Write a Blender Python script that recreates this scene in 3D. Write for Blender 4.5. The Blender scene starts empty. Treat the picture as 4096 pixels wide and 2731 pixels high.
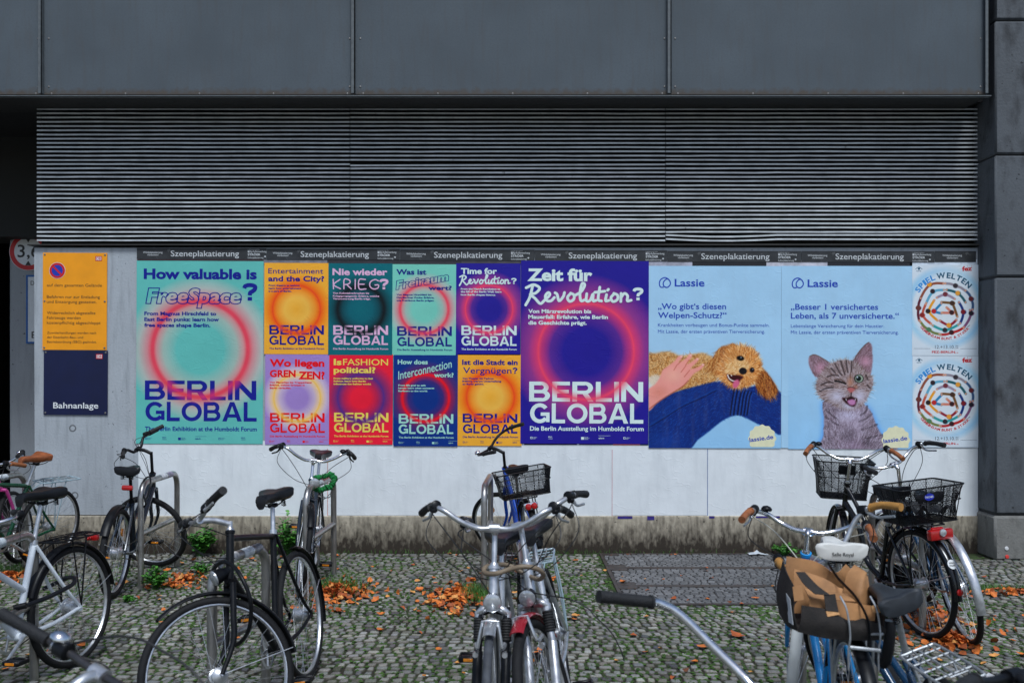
import bpy, bmesh, math, random
import numpy as np
from mathutils import Vector, Matrix
random.seed(7); np.random.seed(7)
S = bpy.context.scene
COL = S.collection
PI = math.pi
rad = math.radians

# ------------------------------------------------------------------ camera, sky, sun, exposure
CAMD = 9.304                      # metres from the lens to the poster wall (wall face is y = 0)
cd = bpy.data.cameras.new('camera'); cam = bpy.data.objects.new('camera', cd); COL.objects.link(cam)
cam.location = (0, -CAMD, 1.72); cam.rotation_euler = (rad(90), 0, 0)
cd.lens = 35; cd.sensor_width = 36; cd.shift_y = 0.026; cd.clip_start = 0.05; cd.clip_end = 1000
cd.dof.use_dof = True; cd.dof.focus_distance = 8.9; cd.dof.aperture_fstop = 4.5
S.camera = cam
SUN_EL, SUN_AZ = 60, 12           # overcast: a very wide, weak sun behind the photographer
w = bpy.data.worlds.new('World'); S.world = w; w.use_nodes = True
nt = w.node_tree; bg = nt.nodes['Background']
sky = nt.nodes.new('ShaderNodeTexSky'); sky.sky_type = 'NISHITA'; sky.sun_disc = False
sky.sun_elevation = rad(SUN_EL); sky.sun_rotation = rad(180 - SUN_AZ); sky.air_density = 1.0; sky.dust_density = 2.0; sky.ozone_density = 2.0
nt.links.new(sky.outputs[0], bg.inputs[0]); bg.inputs[1].default_value = 0.068
sd = bpy.data.lights.new('sun', 'SUN'); sun = bpy.data.objects.new('sun', sd); COL.objects.link(sun)
sd.energy = 1.5; sd.angle = rad(17); sd.color = (0.86, 0.94, 1.0)
sdir = Vector((math.sin(rad(SUN_AZ)) * math.cos(rad(SUN_EL)), -math.cos(rad(SUN_AZ)) * math.cos(rad(SUN_EL)), math.sin(rad(SUN_EL))))
sun.rotation_euler = sdir.to_track_quat('Z', 'Y').to_euler(); sun.location = (2, -12, 14)
S.view_settings.view_transform = 'Standard'; S.view_settings.look = 'None'
S.view_settings.exposure = 0.80; S.view_settings.gamma = 1.0
try: S.view_settings.use_curve_mapping = False
except Exception: pass

# ------------------------------------------------------------------ helpers
def lin(c):
    return tuple((x / 255 / 12.92 if x / 255 <= 0.04045 else ((x / 255 + 0.055) / 1.055) ** 2.4) for x in c)

MATS = {}
def mat(name, col, rough=0.5, metal=0.0, var=0.12, scale=25, bump=0.0, bscale=120, spec=0.5, coat=0.0, spot=None, spots=0.0, stretch=None):
    """Principled with a noise-driven variation of colour and roughness, optional spots and bump."""
    if name in MATS: return MATS[name]
    m = bpy.data.materials.new(name); m.use_nodes = True; MATS[name] = m
    n = m.node_tree.nodes; l = m.node_tree.links; b = n['Principled BSDF']
    tc = n.new('ShaderNodeTexCoord'); vec = tc.outputs['Object']
    if stretch:
        mp = n.new('ShaderNodeMapping'); mp.inputs['Scale'].default_value = stretch; l.new(vec, mp.inputs[0]); vec = mp.outputs[0]
    no = n.new('ShaderNodeTexNoise'); no.inputs['Scale'].default_value = scale; no.inputs['Detail'].default_value = 5; l.new(vec, no.inputs['Vector'])
    cr = n.new('ShaderNodeValToRGB'); l.new(no.outputs['Fac'], cr.inputs[0])
    cr.color_ramp.elements[0].position = 0.3; cr.color_ramp.elements[1].position = 0.7
    cr.color_ramp.elements[0].color = (*[c * (1 - var) for c in col], 1); cr.color_ramp.elements[1].color = (*[min(1, c * (1 + var)) for c in col], 1)
    out = cr.outputs[0]
    if spot:
        n2 = n.new('ShaderNodeTexNoise'); n2.inputs['Scale'].default_value = scale * 2.3; n2.inputs['Detail'].default_value = 6; l.new(vec, n2.inputs['Vector'])
        r2 = n.new('ShaderNodeValToRGB'); l.new(n2.outputs['Fac'], r2.inputs[0])
        r2.color_ramp.elements[0].position = 1 - spots; r2.color_ramp.elements[1].position = min(1, 1.04 - spots)
        mx = n.new('ShaderNodeMix'); mx.data_type = 'RGBA'; l.new(r2.outputs[0], mx.inputs[0]); l.new(out, mx.inputs[6]); mx.inputs[7].default_value = (*spot, 1)
        out = mx.outputs[2]
    l.new(out, b.inputs['Base Color'])
    mr = n.new('ShaderNodeMapRange'); l.new(no.outputs['Fac'], mr.inputs[0]); mr.inputs[3].default_value = max(0.03, rough - 0.12); mr.inputs[4].default_value = min(1, rough + 0.12)
    l.new(mr.outputs[0], b.inputs['Roughness'])
    b.inputs['Metallic'].default_value = metal; b.inputs['Specular IOR Level'].default_value = spec; b.inputs['Coat Weight'].default_value = coat
    if bump:
        n3 = n.new('ShaderNodeTexNoise'); n3.inputs['Scale'].default_value = bscale; n3.inputs['Detail'].default_value = 4; l.new(vec, n3.inputs['Vector'])
        bp = n.new('ShaderNodeBump'); bp.inputs['Strength'].default_value = bump; bp.inputs['Distance'].default_value = 0.01; l.new(n3.outputs['Fac'], bp.inputs['Height'])
        l.new(bp.outputs[0], b.inputs['Normal'])
    return m

def smoothpath(pts, k=5, closed=False):
    P = [Vector(p) for p in pts]
    if len(P) < 3: return P
    n = len(P); out = []
    rng = range(n if closed else n - 1)
    for i in rng:
        if closed: p0, p1, p2, p3 = P[i - 1], P[i], P[(i + 1) % n], P[(i + 2) % n]
        else:
            p1, p2 = P[i], P[i + 1]
            p0 = P[i - 1] if i > 0 else p1 * 2 - p2
            p3 = P[i + 2] if i + 2 < n else p2 * 2 - p1
        for j in range(k):
            t = j / k
            out.append(0.5 * ((2 * p1) + (p2 - p0) * t + (2 * p0 - 5 * p1 + 4 * p2 - p3) * t * t + (3 * p1 - p0 - 3 * p2 + p3) * t ** 3))
    if not closed: out.append(P[-1])
    return out

_boxcache = {}
class MB:
    def __init__(s): s.v = []; s.f = []
    def add(s, vs, fs):
        o = len(s.v); s.v += [tuple(v) for v in vs]; s.f += [tuple(i + o for i in f) for f in fs]; return s
    def tube(s, pts, r, n=8, closed=False, caps=True, smooth=0, flat=None):
        if smooth: pts = smoothpath(pts, smooth, closed)
        P = [Vector(p) for p in pts]; m = len(P)
        if m < 2: return s
        rs = r if isinstance(r, (list, tuple)) else [r, r]
        T = []
        for i in range(m):
            if closed: t = P[(i + 1) % m] - P[i - 1]
            else: t = P[min(i + 1, m - 1)] - P[max(i - 1, 0)]
            T.append(t.normalized() if t.length > 1e-9 else Vector((1, 0, 0)))
        up = Vector((0, 0, 1)) if abs(T[0].z) < 0.9 else Vector((0, 1, 0))
        u = (up - T[0] * up.dot(T[0])).normalized()
        vs = []
        for i in range(m):
            u = (u - T[i] * u.dot(T[i]))
            u = u.normalized() if u.length > 1e-6 else T[i].orthogonal().normalized()
            b = T[i].cross(u)
            q = i / (m - 1) * (len(rs) - 1); a = min(int(q), len(rs) - 2); rr = rs[a] + (rs[a + 1] - rs[a]) * (q - a)
            for k in range(n):
                an = 2 * PI * (k + 0.5) / n
                vs.append(P[i] + u * (rr * math.cos(an) * (flat[0] if flat else 1)) + b * (rr * math.sin(an) * (flat[1] if flat else 1)))
        fs = []
        for i in range(m if closed else m - 1):
            j = (i + 1) % m
            for k in range(n):
                k2 = (k + 1) % n
                fs.append((i * n + k, i * n + k2, j * n + k2, j * n + k))
        if caps and not closed:
            fs.append(tuple(range(n - 1, -1, -1))); fs.append(tuple((m - 1) * n + k for k in range(n)))
        return s.add(vs, fs)
    def lathe(s, prof, o=(0, 0, 0), ax=(0, 0, 1), n=16):
        ax = Vector(ax).normalized(); u = ax.orthogonal().normalized(); b = ax.cross(u); o = Vector(o); vs = []; m = len(prof)
        for r, h in prof:
            for k in range(n):
                a = 2 * PI * k / n; vs.append(o + ax * h + u * (max(r, 1e-5) * math.cos(a)) + b * (max(r, 1e-5) * math.sin(a)))
        fs = [(i * n + k, i * n + (k + 1) % n, (i + 1) * n + (k + 1) % n, (i + 1) * n + k) for i in range(m - 1) for k in range(n)]
        fs.append(tuple(range(n - 1, -1, -1))); fs.append(tuple((m - 1) * n + k for k in range(n)))
        return s.add(vs, fs)
    def ring(s, o, ax, sect, n=48, a0=0, a1=2 * PI, u=None):
        """sweep a closed section [(radius, axial)] round an axis"""
        ax = Vector(ax).normalized(); o = Vector(o)
        u = Vector(u).normalized() if u else ax.orthogonal().normalized(); b = ax.cross(u)
        full = abs(a1 - a0 - 2 * PI) < 1e-6; m = n if full else n + 1; q = len(sect); vs = []
        for i in range(m):
            a = a0 + (a1 - a0) * i / n
            for r, h in sect: vs.append(o + u * (r * math.cos(a)) + b * (r * math.sin(a)) + ax * h)
        fs = []
        for i in range(n):
            j = (i + 1) % m
            for k in range(q): fs.append((i * q + k, i * q + (k + 1) % q, j * q + (k + 1) % q, j * q + k))
        if not full: fs.append(tuple(range(q))); fs.append(tuple((m - 1) * q + k for k in range(q - 1, -1, -1)))
        return s.add(vs, fs)
    def box(s, c, size, bev=0.0, M=None, seg=1):
        key = (round(size[0], 5), round(size[1], 5), round(size[2], 5), round(bev, 5), seg)
        if key not in _boxcache:
            bm = bmesh.new(); bmesh.ops.create_cube(bm, size=1)
            for v in bm.verts: v.co = Vector((v.co.x * size[0], v.co.y * size[1], v.co.z * size[2]))
            if bev: bmesh.ops.bevel(bm, geom=bm.edges[:], offset=bev, segments=seg, affect='EDGES', profile=0.5)
            bm.verts.index_update()
            _boxcache[key] = ([v.co.copy() for v in bm.verts], [tuple(v.index for v in f.verts) for f in bm.faces]); bm.free()
        vs, fs = _boxcache[key]; c = Vector(c)
        return s.add([(M @ v if M else v) + c for v in vs], fs)
    def xf(s, M): s.v = [tuple(M @ Vector(v)) for v in s.v]; return s
    def build(s, name, m, parent=None, smooth=True, label=None):
        me = bpy.data.meshes.new(name); me.from_pydata(s.v, [], s.f); me.validate(); me.update()
        if m: me.materials.append(m)
        if smooth: soft(me)
        o = bpy.data.objects.new(name, me); COL.objects.link(o)
        if parent: o.parent = parent
        if label: o['label'] = label
        return o

def soft(me, ang=40):
    me.polygons.foreach_set('use_smooth', [True] * len(me.polygons))
    try: me.set_sharp_from_angle(angle=rad(ang))
    except Exception: pass

def tag(o, label=None, cat=None, group=None, kind=None):
    if label: o['label'] = label
    if cat: o['category'] = cat
    if group: o['group'] = group
    if kind: o['kind'] = kind
    return o
def empty(name, loc=(0, 0, 0), rot=(0, 0, 0), label=None, cat=None, group=None):
    o = bpy.data.objects.new(name, None); COL.objects.link(o); o.location = loc; o.rotation_euler = rot; o.empty_display_size = 0.1
    return tag(o, label, cat, group)
def Y(d): return d - CAMD          # distance from the lens -> world y
def copy_tree(o, parent=None):
    c = o.copy(); COL.objects.link(c)
    if parent: c.parent = parent
    for ch in [x for x in o.children]: copy_tree(ch, c)
    return c

# ------------------------------------------------------------------ lettering
_tc = {}
def glyphs(body, off=0.0, shear=0.0, outline=0.0, space=1.0):
    key = (body, off, shear, outline, space)
    if key in _tc: return _tc[key]
    c = bpy.data.curves.new('t', 'FONT'); c.body = body; c.size = 1; c.offset = off; c.shear = shear; c.resolution_u = 3; c.space_character = space
    c.fill_mode = 'FRONT'
    if outline: c.fill_mode = 'NONE'; c.bevel_depth = outline; c.bevel_resolution = 0
    o = bpy.data.objects.new('t', c); COL.objects.link(o)
    dg = bpy.context.evaluated_depsgraph_get(); ev = o.evaluated_get(dg); me = ev.to_mesh()
    v = np.zeros(len(me.vertices) * 3); me.vertices.foreach_get('co', v); v = v.reshape(-1, 3).copy()
    f = [tuple(p.vertices) for p in me.polygons]
    ev.to_mesh_clear(); bpy.data.objects.remove(o); bpy.data.curves.remove(c)
    _tc[key] = (v, f); return v, f
def put_text(mb, body, x0, x1, base, cap, off=0.0, shear=0.0, outline=0.0, rot=0.0, y=0.0, space=1.0, H=None):
    """text fitted to x0..x1 with its baseline at z=base; local x right, z up, facing -y"""
    v, f = glyphs(body, off, shear, outline, space)
    if len(v) == 0: return
    h = glyphs('H', off, 0, outline)[0]; hb = h[:, 1].min(); hc = h[:, 1].max() - hb
    mn, mx = v[:, 0].min(), v[:, 0].max()
    X = (v[:, 0] - mn) / max(mx - mn, 1e-6) * (x1 - x0); Z = (v[:, 1] - hb) / hc * cap
    c, s_ = math.cos(rot), math.sin(rot)
    D = v[:, 2] / hc * cap * 0.3 if outline else v[:, 2] * 0
    mb.add([(x0 + a * c - b * s_, y - d, base + a * s_ + b * c) for a, b, d in zip(X, Z, D)], f)
def ribbon(mb, pts, wd, y=0.0, k=5):
    P = smoothpath([(p[0], 0, p[1]) for p in pts], k)
    vs = []
    for i, p in enumerate(P):
        t = P[min(i + 1, len(P) - 1)] - P[max(i - 1, 0)]
        t = t.normalized() if t.length > 1e-9 else Vector((1, 0, 0))
        nn = Vector((-t.z, 0, t.x)) * wd / 2
        yy = y - 0.0005 * i / len(P)
        vs += [(p.x + nn.x, yy, p.z + nn.z), (p.x - nn.x, yy, p.z - nn.z)]
    mb.add(vs, [(2 * i, 2 * i + 1, 2 * i + 3, 2 * i + 2) for i in range(len(P) - 1)])
    for e, yy in ((P[0], y - 0.0006), (P[-1], y - 0.0007)): disc(mb, e.x, e.z, wd / 2, yy, 10)
def disc(mb, cx, cz, r, y=0.0, n=24, r2=None):
    mb.add([(cx + r * math.cos(2 * PI * k / n), y, cz + (r2 or r) * math.sin(2 * PI * k / n)) for k in range(n)], [tuple(range(n))])
def annulus(mb, cx, cz, r0, r1, y=0.0, n=40):
    vs = []
    for k in range(n):
        a = 2 * PI * k / n; vs += [(cx + r0 * math.cos(a), y, cz + r0 * math.sin(a)), (cx + r1 * math.cos(a), y, cz + r1 * math.sin(a))]
    mb.add(vs, [(2 * k, 2 * k + 1, (2 * k + 3) % (2 * n), (2 * k + 2) % (2 * n)) for k in range(n)])
def rect(mb, x0, z0, x1, z1, y=0.0): mb.add([(x0, y, z0), (x1, y, z0), (x1, y, z1), (x0, y, z1)], [(0, 1, 2, 3)])
REV = [[(0.62, 1.0), (0.42, 0.3), (0.12, -0.2)], [(0.15, 0.92), (0.7, 1.12), (1.15, 0.9), (0.85, 0.58), (0.45, 0.5), (0.8, 0.25), (1.2, -0.1), (1.5, 0.1), (1.9, 0.45), (1.8, 0.62), (1.58, 0.4), (1.68, 0.1), (2.0, 0.08), (2.25, 0.3)],
       [(2.3, 0.6), (2.45, 0.5), (2.6, 0.08), (2.9, 0.35), (3.0, 0.62)], [(3.45, 0.56), (3.22, 0.3), (3.38, 0.05), (3.68, 0.18), (3.7, 0.46), (3.45, 0.58)],
       [(3.75, 0.42), (4.25, 0.7), (4.5, 1.12), (4.3, 1.2), (4.15, 0.6), (4.22, 0.1), (4.5, 0.15)], [(4.65, 0.55), (4.62, 0.1), (4.9, 0.12), (5.12, 0.55), (5.12, 0.1), (5.35, 0.12)],
       [(5.62, 0.98), (5.5, 0.2), (5.75, 0.08)], [(5.25, 0.64), (6.0, 0.72)], [(6.12, 0.5), (6.05, 0.1), (6.3, 0.12)], [(6.2, 0.78), (6.26, 0.84)],
       [(6.7, 0.56), (6.45, 0.3), (6.6, 0.05), (6.92, 0.18), (6.94, 0.46), (6.66, 0.58)], [(7.2, 0.58), (7.18, 0.05)], [(7.18, 0.3), (7.45, 0.58), (7.68, 0.42), (7.66, 0.1), (7.95, 0.14)]]
def put_strokes(mb, strokes, x0, x1, base, cap, wd, y):
    mn = min(p[0] for s_ in strokes for p in s_); mx = max(p[0] for s_ in strokes for p in s_); k = (x1 - x0) / (mx - mn)
    for q, s_ in enumerate(strokes): ribbon(mb, [(x0 + (p[0] - mn) * k, base + p[1] * cap) for p in s_], wd, y - q * 0.0002)
def grot(mb, word, x0, x1, z0, z1, y):
    """wide bold grotesque capitals drawn from bars and rings"""
    T, U = 0.215, 0.185
    def arc(cx, cy, ro, ri, a0, a1, sx=1.0, n=18):
        vs = []
        for q in range(n + 1):
            a = rad(a0 + (a1 - a0) * q / n)
            vs += [(cx + ri[0] * math.cos(a), cy + ri[1] * math.sin(a)), (cx + ro[0] * math.cos(a), cy + ro[1] * math.sin(a))]
        return ('s', vs)
    R = lambda a, b, c, d: ('p', [(a, b), (c, b), (c, d), (a, d)])
    L = {'B': (0.93, [R(0, 0, T, 1), R(T, 0, .56, U), R(T, .415, .55, .585), R(T, 1 - U, .53, 1), arc(.53, .7075, (.34, .2925), (.125, .1225), -90, 90), arc(.56, .2925, (.37, .2925), (.155, .1225), -90, 90)]),
         'E': (0.80, [R(0, 0, T, 1), R(T, 0, .80, U), R(T, .41, .74, .59), R(T, 1 - U, .79, 1)]),
         'R': (0.95, [R(0, 0, T, 1), R(T, .38, .56, .55), R(T, 1 - U, .56, 1), arc(.56, .69, (.36, .31), (.145, .14), -90, 90), ('p', [(.46, .38), (.70, .0), (.95, .0), (.70, .40)])]),
         'L': (0.72, [R(0, 0, T, 1), R(T, 0, .72, U)]), 'I': (T, [R(0, 0, T, 1)]),
         'N': (0.98, [R(0, 0, T, 1), R(.98 - T, 0, .98, 1), ('p', [(T - .0, 1), (T, .64), (.98 - T, 0), (.98 - T, .36)])]),
         'G': (1.08, [arc(.53, .5, (.53, .5), (.30, .31), 38, 322), R(.58, .37, 1.06, .54), R(.87, .06, 1.06, .37)]),
         'O': (1.12, [arc(.56, .5, (.56, .5), (.335, .31), 0, 360, n=36)]),
         'A': (1.08, [('p', [(0, 0), (.24, 0), (.62, 1), (.42, 1)]), ('p', [(.84, 0), (1.08, 0), (.66, 1), (.46, 1)]), R(.28, .2, .80, .37)])}
    gap = 0.10; tot = sum(L[c][0] for c in word) + gap * (len(word) - 1); kx = (x1 - x0) / tot; kz = z1 - z0; x = x0; q = 0
    for ch in word:
        wd, ps = L[ch]
        for kind, vs in ps:
            q += 1; P = [(x + a * kx, y - 0.00012 * (q % 6), z0 + b * kz) for a, b in vs]
            if kind == 'p': mb.add(P, [tuple(range(len(P)))])
            else: mb.add(P, [(2 * i, 2 * i + 1, 2 * i + 3, 2 * i + 2) for i in range(len(P) // 2 - 1)])
        x += (wd + gap) * kx
def qmark(mb, x0, x1, z0, z1, y):
    W, H = x1 - x0, z1 - z0; wd = .25 * H
    P = smoothpath([(x0 + a * W, 0, z0 + b * H) for a, b in ((.08, .70), (.16, .83), (.48, .885), (.82, .82), (.84, .66), (.66, .53), (.50, .45), (.48, .30))], 6); vs = []
    for i, p in enumerate(P):
        t = (P[min(i + 1, len(P) - 1)] - P[max(i - 1, 0)]).normalized(); n_ = Vector((-t.z, 0, t.x)) * wd * .46; yy = y - .0004 * i / len(P); vs += [(p.x + n_.x, yy, p.z + n_.z), (p.x - n_.x, yy, p.z - n_.z)]
    mb.add(vs, [(2 * i, 2 * i + 1, 2 * i + 3, 2 * i + 2) for i in range(len(P) - 1)]); c = x0 + .48 * W; rect(mb, c - wd * .5, z0, c + wd * .5, z0 + .21 * H, y)
KRIEG = [[(0, 1), (0.03, 0)], [(0.6, 1), (0.05, 0.45), (0.65, 0)], [(0.95, 0), (0.98, 1), (1.4, 0.95), (1.5, 0.7), (1.3, 0.5), (0.98, 0.45)], [(1.2, 0.45), (1.6, 0)], [(1.95, 1), (1.95, 0)],
         [(2.85, 1), (2.3, 0.98), (2.3, 0.02), (2.9, 0.0)], [(2.32, 0.5), (2.75, 0.5)], [(4.0, 0.85), (3.7, 1.0), (3.3, 0.75), (3.25, 0.3), (3.55, 0.0), (3.95, 0.1), (4.0, 0.42), (3.7, 0.42)]]

# ------------------------------------------------------------------ print painter: a picture printed on a poster, held as vertex colours
class Canvas:
    def __init__(s, x0, y0, x1, y1, step, bgc):
        s.x0, s.y0, s.x1, s.y1 = x0, y0, x1, y1
        s.w = int(round((x1 - x0) / step)) + 1; s.h = int(round((y1 - y0) / step)) + 1
        s.X, s.Y = np.meshgrid(np.linspace(x0, x1, s.w), np.linspace(y0, y1, s.h)); s.step = step
        s.c = np.zeros((s.h, s.w, 3)); s.c[:] = np.array(bgc, float)
    def blend(s, a, col): s.c += a[..., None] * (np.array(col, float) - s.c)
    def inside(s, pts, k=6):
        P = smoothpath([(p[0], p[1], 0) for p in pts], k, True) if k > 1 else [Vector((p[0], p[1], 0)) for p in pts]
        ins = np.zeros(s.X.shape, bool); n = len(P)
        for i in range(n):
            a, b = P[i - 1], P[i]
            if a.y == b.y: continue
            c = ((a.y > s.Y) != (b.y > s.Y)) & (s.X < (b.x - a.x) * (s.Y - a.y) / (b.y - a.y) + a.x); ins ^= c
        return ins
    def blur(s, m, r):
        m = m.astype(float); n = max(1, int(r / s.step))
        for ax in (0, 1):
            for _ in range(2):
                c = np.cumsum(np.pad(m, [(n + 1, n) if q == ax else (0, 0) for q in (0, 1)], mode='edge'), axis=ax)
                m = (np.take(c, np.arange(2 * n + 1, c.shape[ax]), ax) - np.take(c, np.arange(0, c.shape[ax] - 2 * n - 1), ax)) / (2 * n + 1)
        return m
    def poly(s, pts, col, soft=0, a=1.0, k=6):
        m = s.inside(pts, k); mm = s.blur(m, soft) if soft else m.astype(float); s.blend(mm * a, col); return m
    def spot(s, x, y, rx, ry, col, hard=0.3, a=1.0, rot=0):
        dx, dy = s.X - x, s.Y - y; c, q = math.cos(rot), math.sin(rot)
        d = np.sqrt(((dx * c + dy * q) / rx) ** 2 + ((-dx * q + dy * c) / ry) ** 2); s.blend(np.clip((1 - d) / max(1 - hard, 1e-3) if hard < 1 else (d < 1), 0, 1) * a, col)
    def line(s, pts, wd, col, a=1.0, k=5):
        P = smoothpath([(p[0], p[1], 0) for p in pts], k) if k > 1 else [Vector((p[0], p[1], 0)) for p in pts]
        D = np.full(s.X.shape, 1e9)
        for i in range(len(P) - 1):
            ax, ay, bx, by = P[i].x, P[i].y, P[i + 1].x, P[i + 1].y; dx, dy = bx - ax, by - ay; L = dx * dx + dy * dy + 1e-9
            t = np.clip(((s.X - ax) * dx + (s.Y - ay) * dy) / L, 0, 1); D = np.minimum(D, np.hypot(s.X - ax - t * dx, s.Y - ay - t * dy))
        s.blend(np.clip((wd / 2 + s.step * 0.5 - D) / s.step, 0, 1) * a, col)
    def fur(s, mask, n, length, cols, ang, jit=0.5, a=0.6):
        ys, xs = np.nonzero(mask)
        if len(ys) == 0: return
        for _ in range(n):
            i = np.random.randint(len(ys)); px, py = float(xs[i]), float(ys[i]); wx, wy = s.X[ys[i], xs[i]], s.Y[ys[i], xs[i]]
            an = (ang(wx, wy) if callable(ang) else ang) + np.random.uniform(-jit, jit); col = np.array(cols[np.random.randint(len(cols))]); L = max(2, int(length / s.step * np.random.uniform(0.5, 1.2)))
            for q in range(L):
                ix, iy = int(px), int(py)
                if not (0 <= ix < s.w and 0 <= iy < s.h): break
                s.c[iy, ix] += a * (1 - q / L * 0.7) * (col - s.c[iy, ix]); px += math.cos(an); py += math.sin(an); an += np.random.uniform(-0.12, 0.12)
    def build(s, name, m, parent, k, ox, oy, y):
        """k metres per canvas unit, (ox,oy) the poster's top-left in canvas units"""
        V = np.stack([(s.X - ox) * k, np.full(s.X.shape, y), -(s.Y - oy) * k], -1).reshape(-1, 3)
        ii = (np.arange(s.h - 1)[:, None] * s.w + np.arange(s.w - 1)[None, :]).ravel()
        F = np.stack([ii + s.w, ii + s.w + 1, ii + 1, ii], 1)
        me = bpy.data.meshes.new(name); me.from_pydata(V.tolist(), [], F.tolist())
        at = me.color_attributes.new('print', 'FLOAT_COLOR', 'POINT')
        c = np.clip(s.c / 255, 0, 1); c = np.where(c <= 0.04045, c / 12.92, ((c + 0.055) / 1.055) ** 2.4)
        at.data.foreach_set('color', np.concatenate([c.reshape(-1, 3), np.ones((s.w * s.h, 1))], 1).ravel().astype(np.float32))
        me.materials.append(m); o = bpy.data.objects.new(name, me); COL.objects.link(o); o.parent = parent; return o
# ------------------------------------------------------------------ materials
def concrete(name, col, dark, streak=(6, 6, 0.8), amount=0.5, pits=True, bump=0.25):
    if name in MATS: return MATS[name]
    m = bpy.data.materials.new(name); m.use_nodes = True; MATS[name] = m
    n = m.node_tree.nodes; l = m.node_tree.links; b = n['Principled BSDF']; b.inputs['Roughness'].default_value = 0.8
    tc = n.new('ShaderNodeTexCoord')
    def noise(scale, st=None, det=6):
        q = n.new('ShaderNodeTexNoise'); q.inputs['Scale'].default_value = scale; q.inputs['Detail'].default_value = det
        mp = n.new('ShaderNodeMapping'); mp.inputs['Scale'].default_value = st or (1, 1, 1); l.new(tc.outputs['Object'], mp.inputs[0]); l.new(mp.outputs[0], q.inputs['Vector']); return q.outputs['Fac']
    def ramp(f, p0, p1, c0=(0, 0, 0, 1), c1=(1, 1, 1, 1)):
        r = n.new('ShaderNodeValToRGB'); l.new(f, r.inputs[0]); e = r.color_ramp.elements; e[0].position, e[1].position = p0, p1; e[0].color, e[1].color = c0, c1; return r.outputs[0]
    def mix(f, a, c, k=1.0):
        x = n.new('ShaderNodeMix'); x.data_type = 'RGBA'
        if k != 1.0:
            mm = n.new('ShaderNodeMath'); mm.operation = 'MULTIPLY'; l.new(f, mm.inputs[0]); mm.inputs[1].default_value = k; f = mm.outputs[0]
        l.new(f, x.inputs[0]); l.new(a, x.inputs[6])
        if isinstance(c, tuple): x.inputs[7].default_value = (*c, 1)
        else: l.new(c, x.inputs[7])
        return x.outputs[2]
    o = ramp(noise(1.7), 0.3, 0.7, (*[c * 0.86 for c in col], 1), (*[c * 1.1 for c in col], 1))
    o = mix(ramp(noise(3.5, streak), 0.5, 0.72), o, dark, amount)
    o = mix(ramp(noise(60, None, 2), 0.45, 0.75), o, tuple(c * 0.75 for c in col), 0.35)
    if pits: o = mix(ramp(noise(27, (1, 1, 1), 2.5), 0.70, 0.72), o, tuple(c * 0.12 for c in col), 0.85)
    l.new(o, b.inputs['Base Color'])
    bp = n.new('ShaderNodeBump'); bp.inputs['Strength'].default_value = bump; bp.inputs['Distance'].default_value = 0.01; l.new(noise(45), bp.inputs['Height']); l.new(bp.outputs[0], b.inputs['Normal'])
    return m
def graded(name, col, dirt, z0, z1, scale=4, st=(5, 5, 0.7), rr=(0.78, 1.25), **k):
    """concrete whose grime stain thickens between heights z0 (full) and z1 (none)"""
    m = concrete(name, col, dirt, **k); n = m.node_tree.nodes; l = m.node_tree.links; b = n['Principled BSDF']
    src = b.inputs['Base Color'].links[0].from_socket
    tc = n.new('ShaderNodeTexCoord'); sp = n.new('ShaderNodeSeparateXYZ'); l.new(tc.outputs['Object'], sp.inputs[0])
    mr = n.new('ShaderNodeMapRange'); l.new(sp.outputs[2], mr.inputs[0]); mr.inputs[1].default_value = z0; mr.inputs[2].default_value = z1; mr.inputs[3].default_value = 1; mr.inputs[4].default_value = 0
    mp = n.new('ShaderNodeMapping'); mp.inputs['Scale'].default_value = st; l.new(tc.outputs['Object'], mp.inputs[0])
    no = n.new('ShaderNodeTexNoise'); no.inputs['Scale'].default_value = scale; no.inputs['Detail'].default_value = 8; l.new(mp.outputs[0], no.inputs['Vector'])
    ad = n.new('ShaderNodeMath'); ad.operation = 'ADD'; l.new(mr.outputs[0], ad.inputs[0]); l.new(no.outputs['Fac'], ad.inputs[1])
    r = n.new('ShaderNodeMapRange'); l.new(ad.outputs[0], r.inputs[0]); r.inputs[1].default_value = rr[0]; r.inputs[2].default_value = rr[1]
    x = n.new('ShaderNodeMix'); x.data_type = 'RGBA'; l.new(r.outputs[0], x.inputs[0]); l.new(src, x.inputs[6]); x.inputs[7].default_value = (*dirt, 1); l.new(x.outputs[2], b.inputs['Base Color'])
    return m
M_wall = concrete('cast_concrete', (0.40, 0.43, 0.46), (0.24, 0.26, 0.28), amount=0.6)
M_plinth = graded('stained_plinth', (0.44, 0.385, 0.295), (0.030, 0.021, 0.013), -0.05, 0.42, scale=6, st=(5, 5, 2.2), rr=(0.66, 1.26), amount=0.75)
M_stone = concrete('dark_pillar_stone', (0.088, 0.097, 0.108), (0.022, 0.023, 0.026), (2.2, 2.2, 1.0), 0.9, bump=0.35)
M_backpillar = concrete('back_pillar_concrete', (0.36, 0.38, 0.40), (0.2, 0.21, 0.22), amount=0.3)
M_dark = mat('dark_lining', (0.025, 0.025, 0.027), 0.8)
M_fascia = graded('grey_fascia_paint', (0.085, 0.10, 0.112), (0.10, 0.085, 0.07), 4.14, 4.24, scale=6, st=(4, 1, 4), amount=0.0, pits=False, bump=0.05)
M_rib = mat('grey_rib_paint', (0.10, 0.112, 0.118), 0.5, var=0.2)
M_alu = mat('weathered_aluminium', (0.54, 0.565, 0.58), 0.5, 0.2, var=0.2, scale=9, spot=(0.2, 0.2, 0.2), spots=0.30)
M_steel = mat('brushed_stainless', (0.40, 0.385, 0.37), 0.36, 0.9, var=0.25, scale=30, stretch=(1, 1, 0.3))
M_screw = mat('screw_steel', (0.20, 0.19, 0.18), 0.5, 0.6)

def wx(u): return (u * 1.7415 - 2048) / 428
def wz(v): return 1.72 + (1472 - v * 1.7415) / 428

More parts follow.
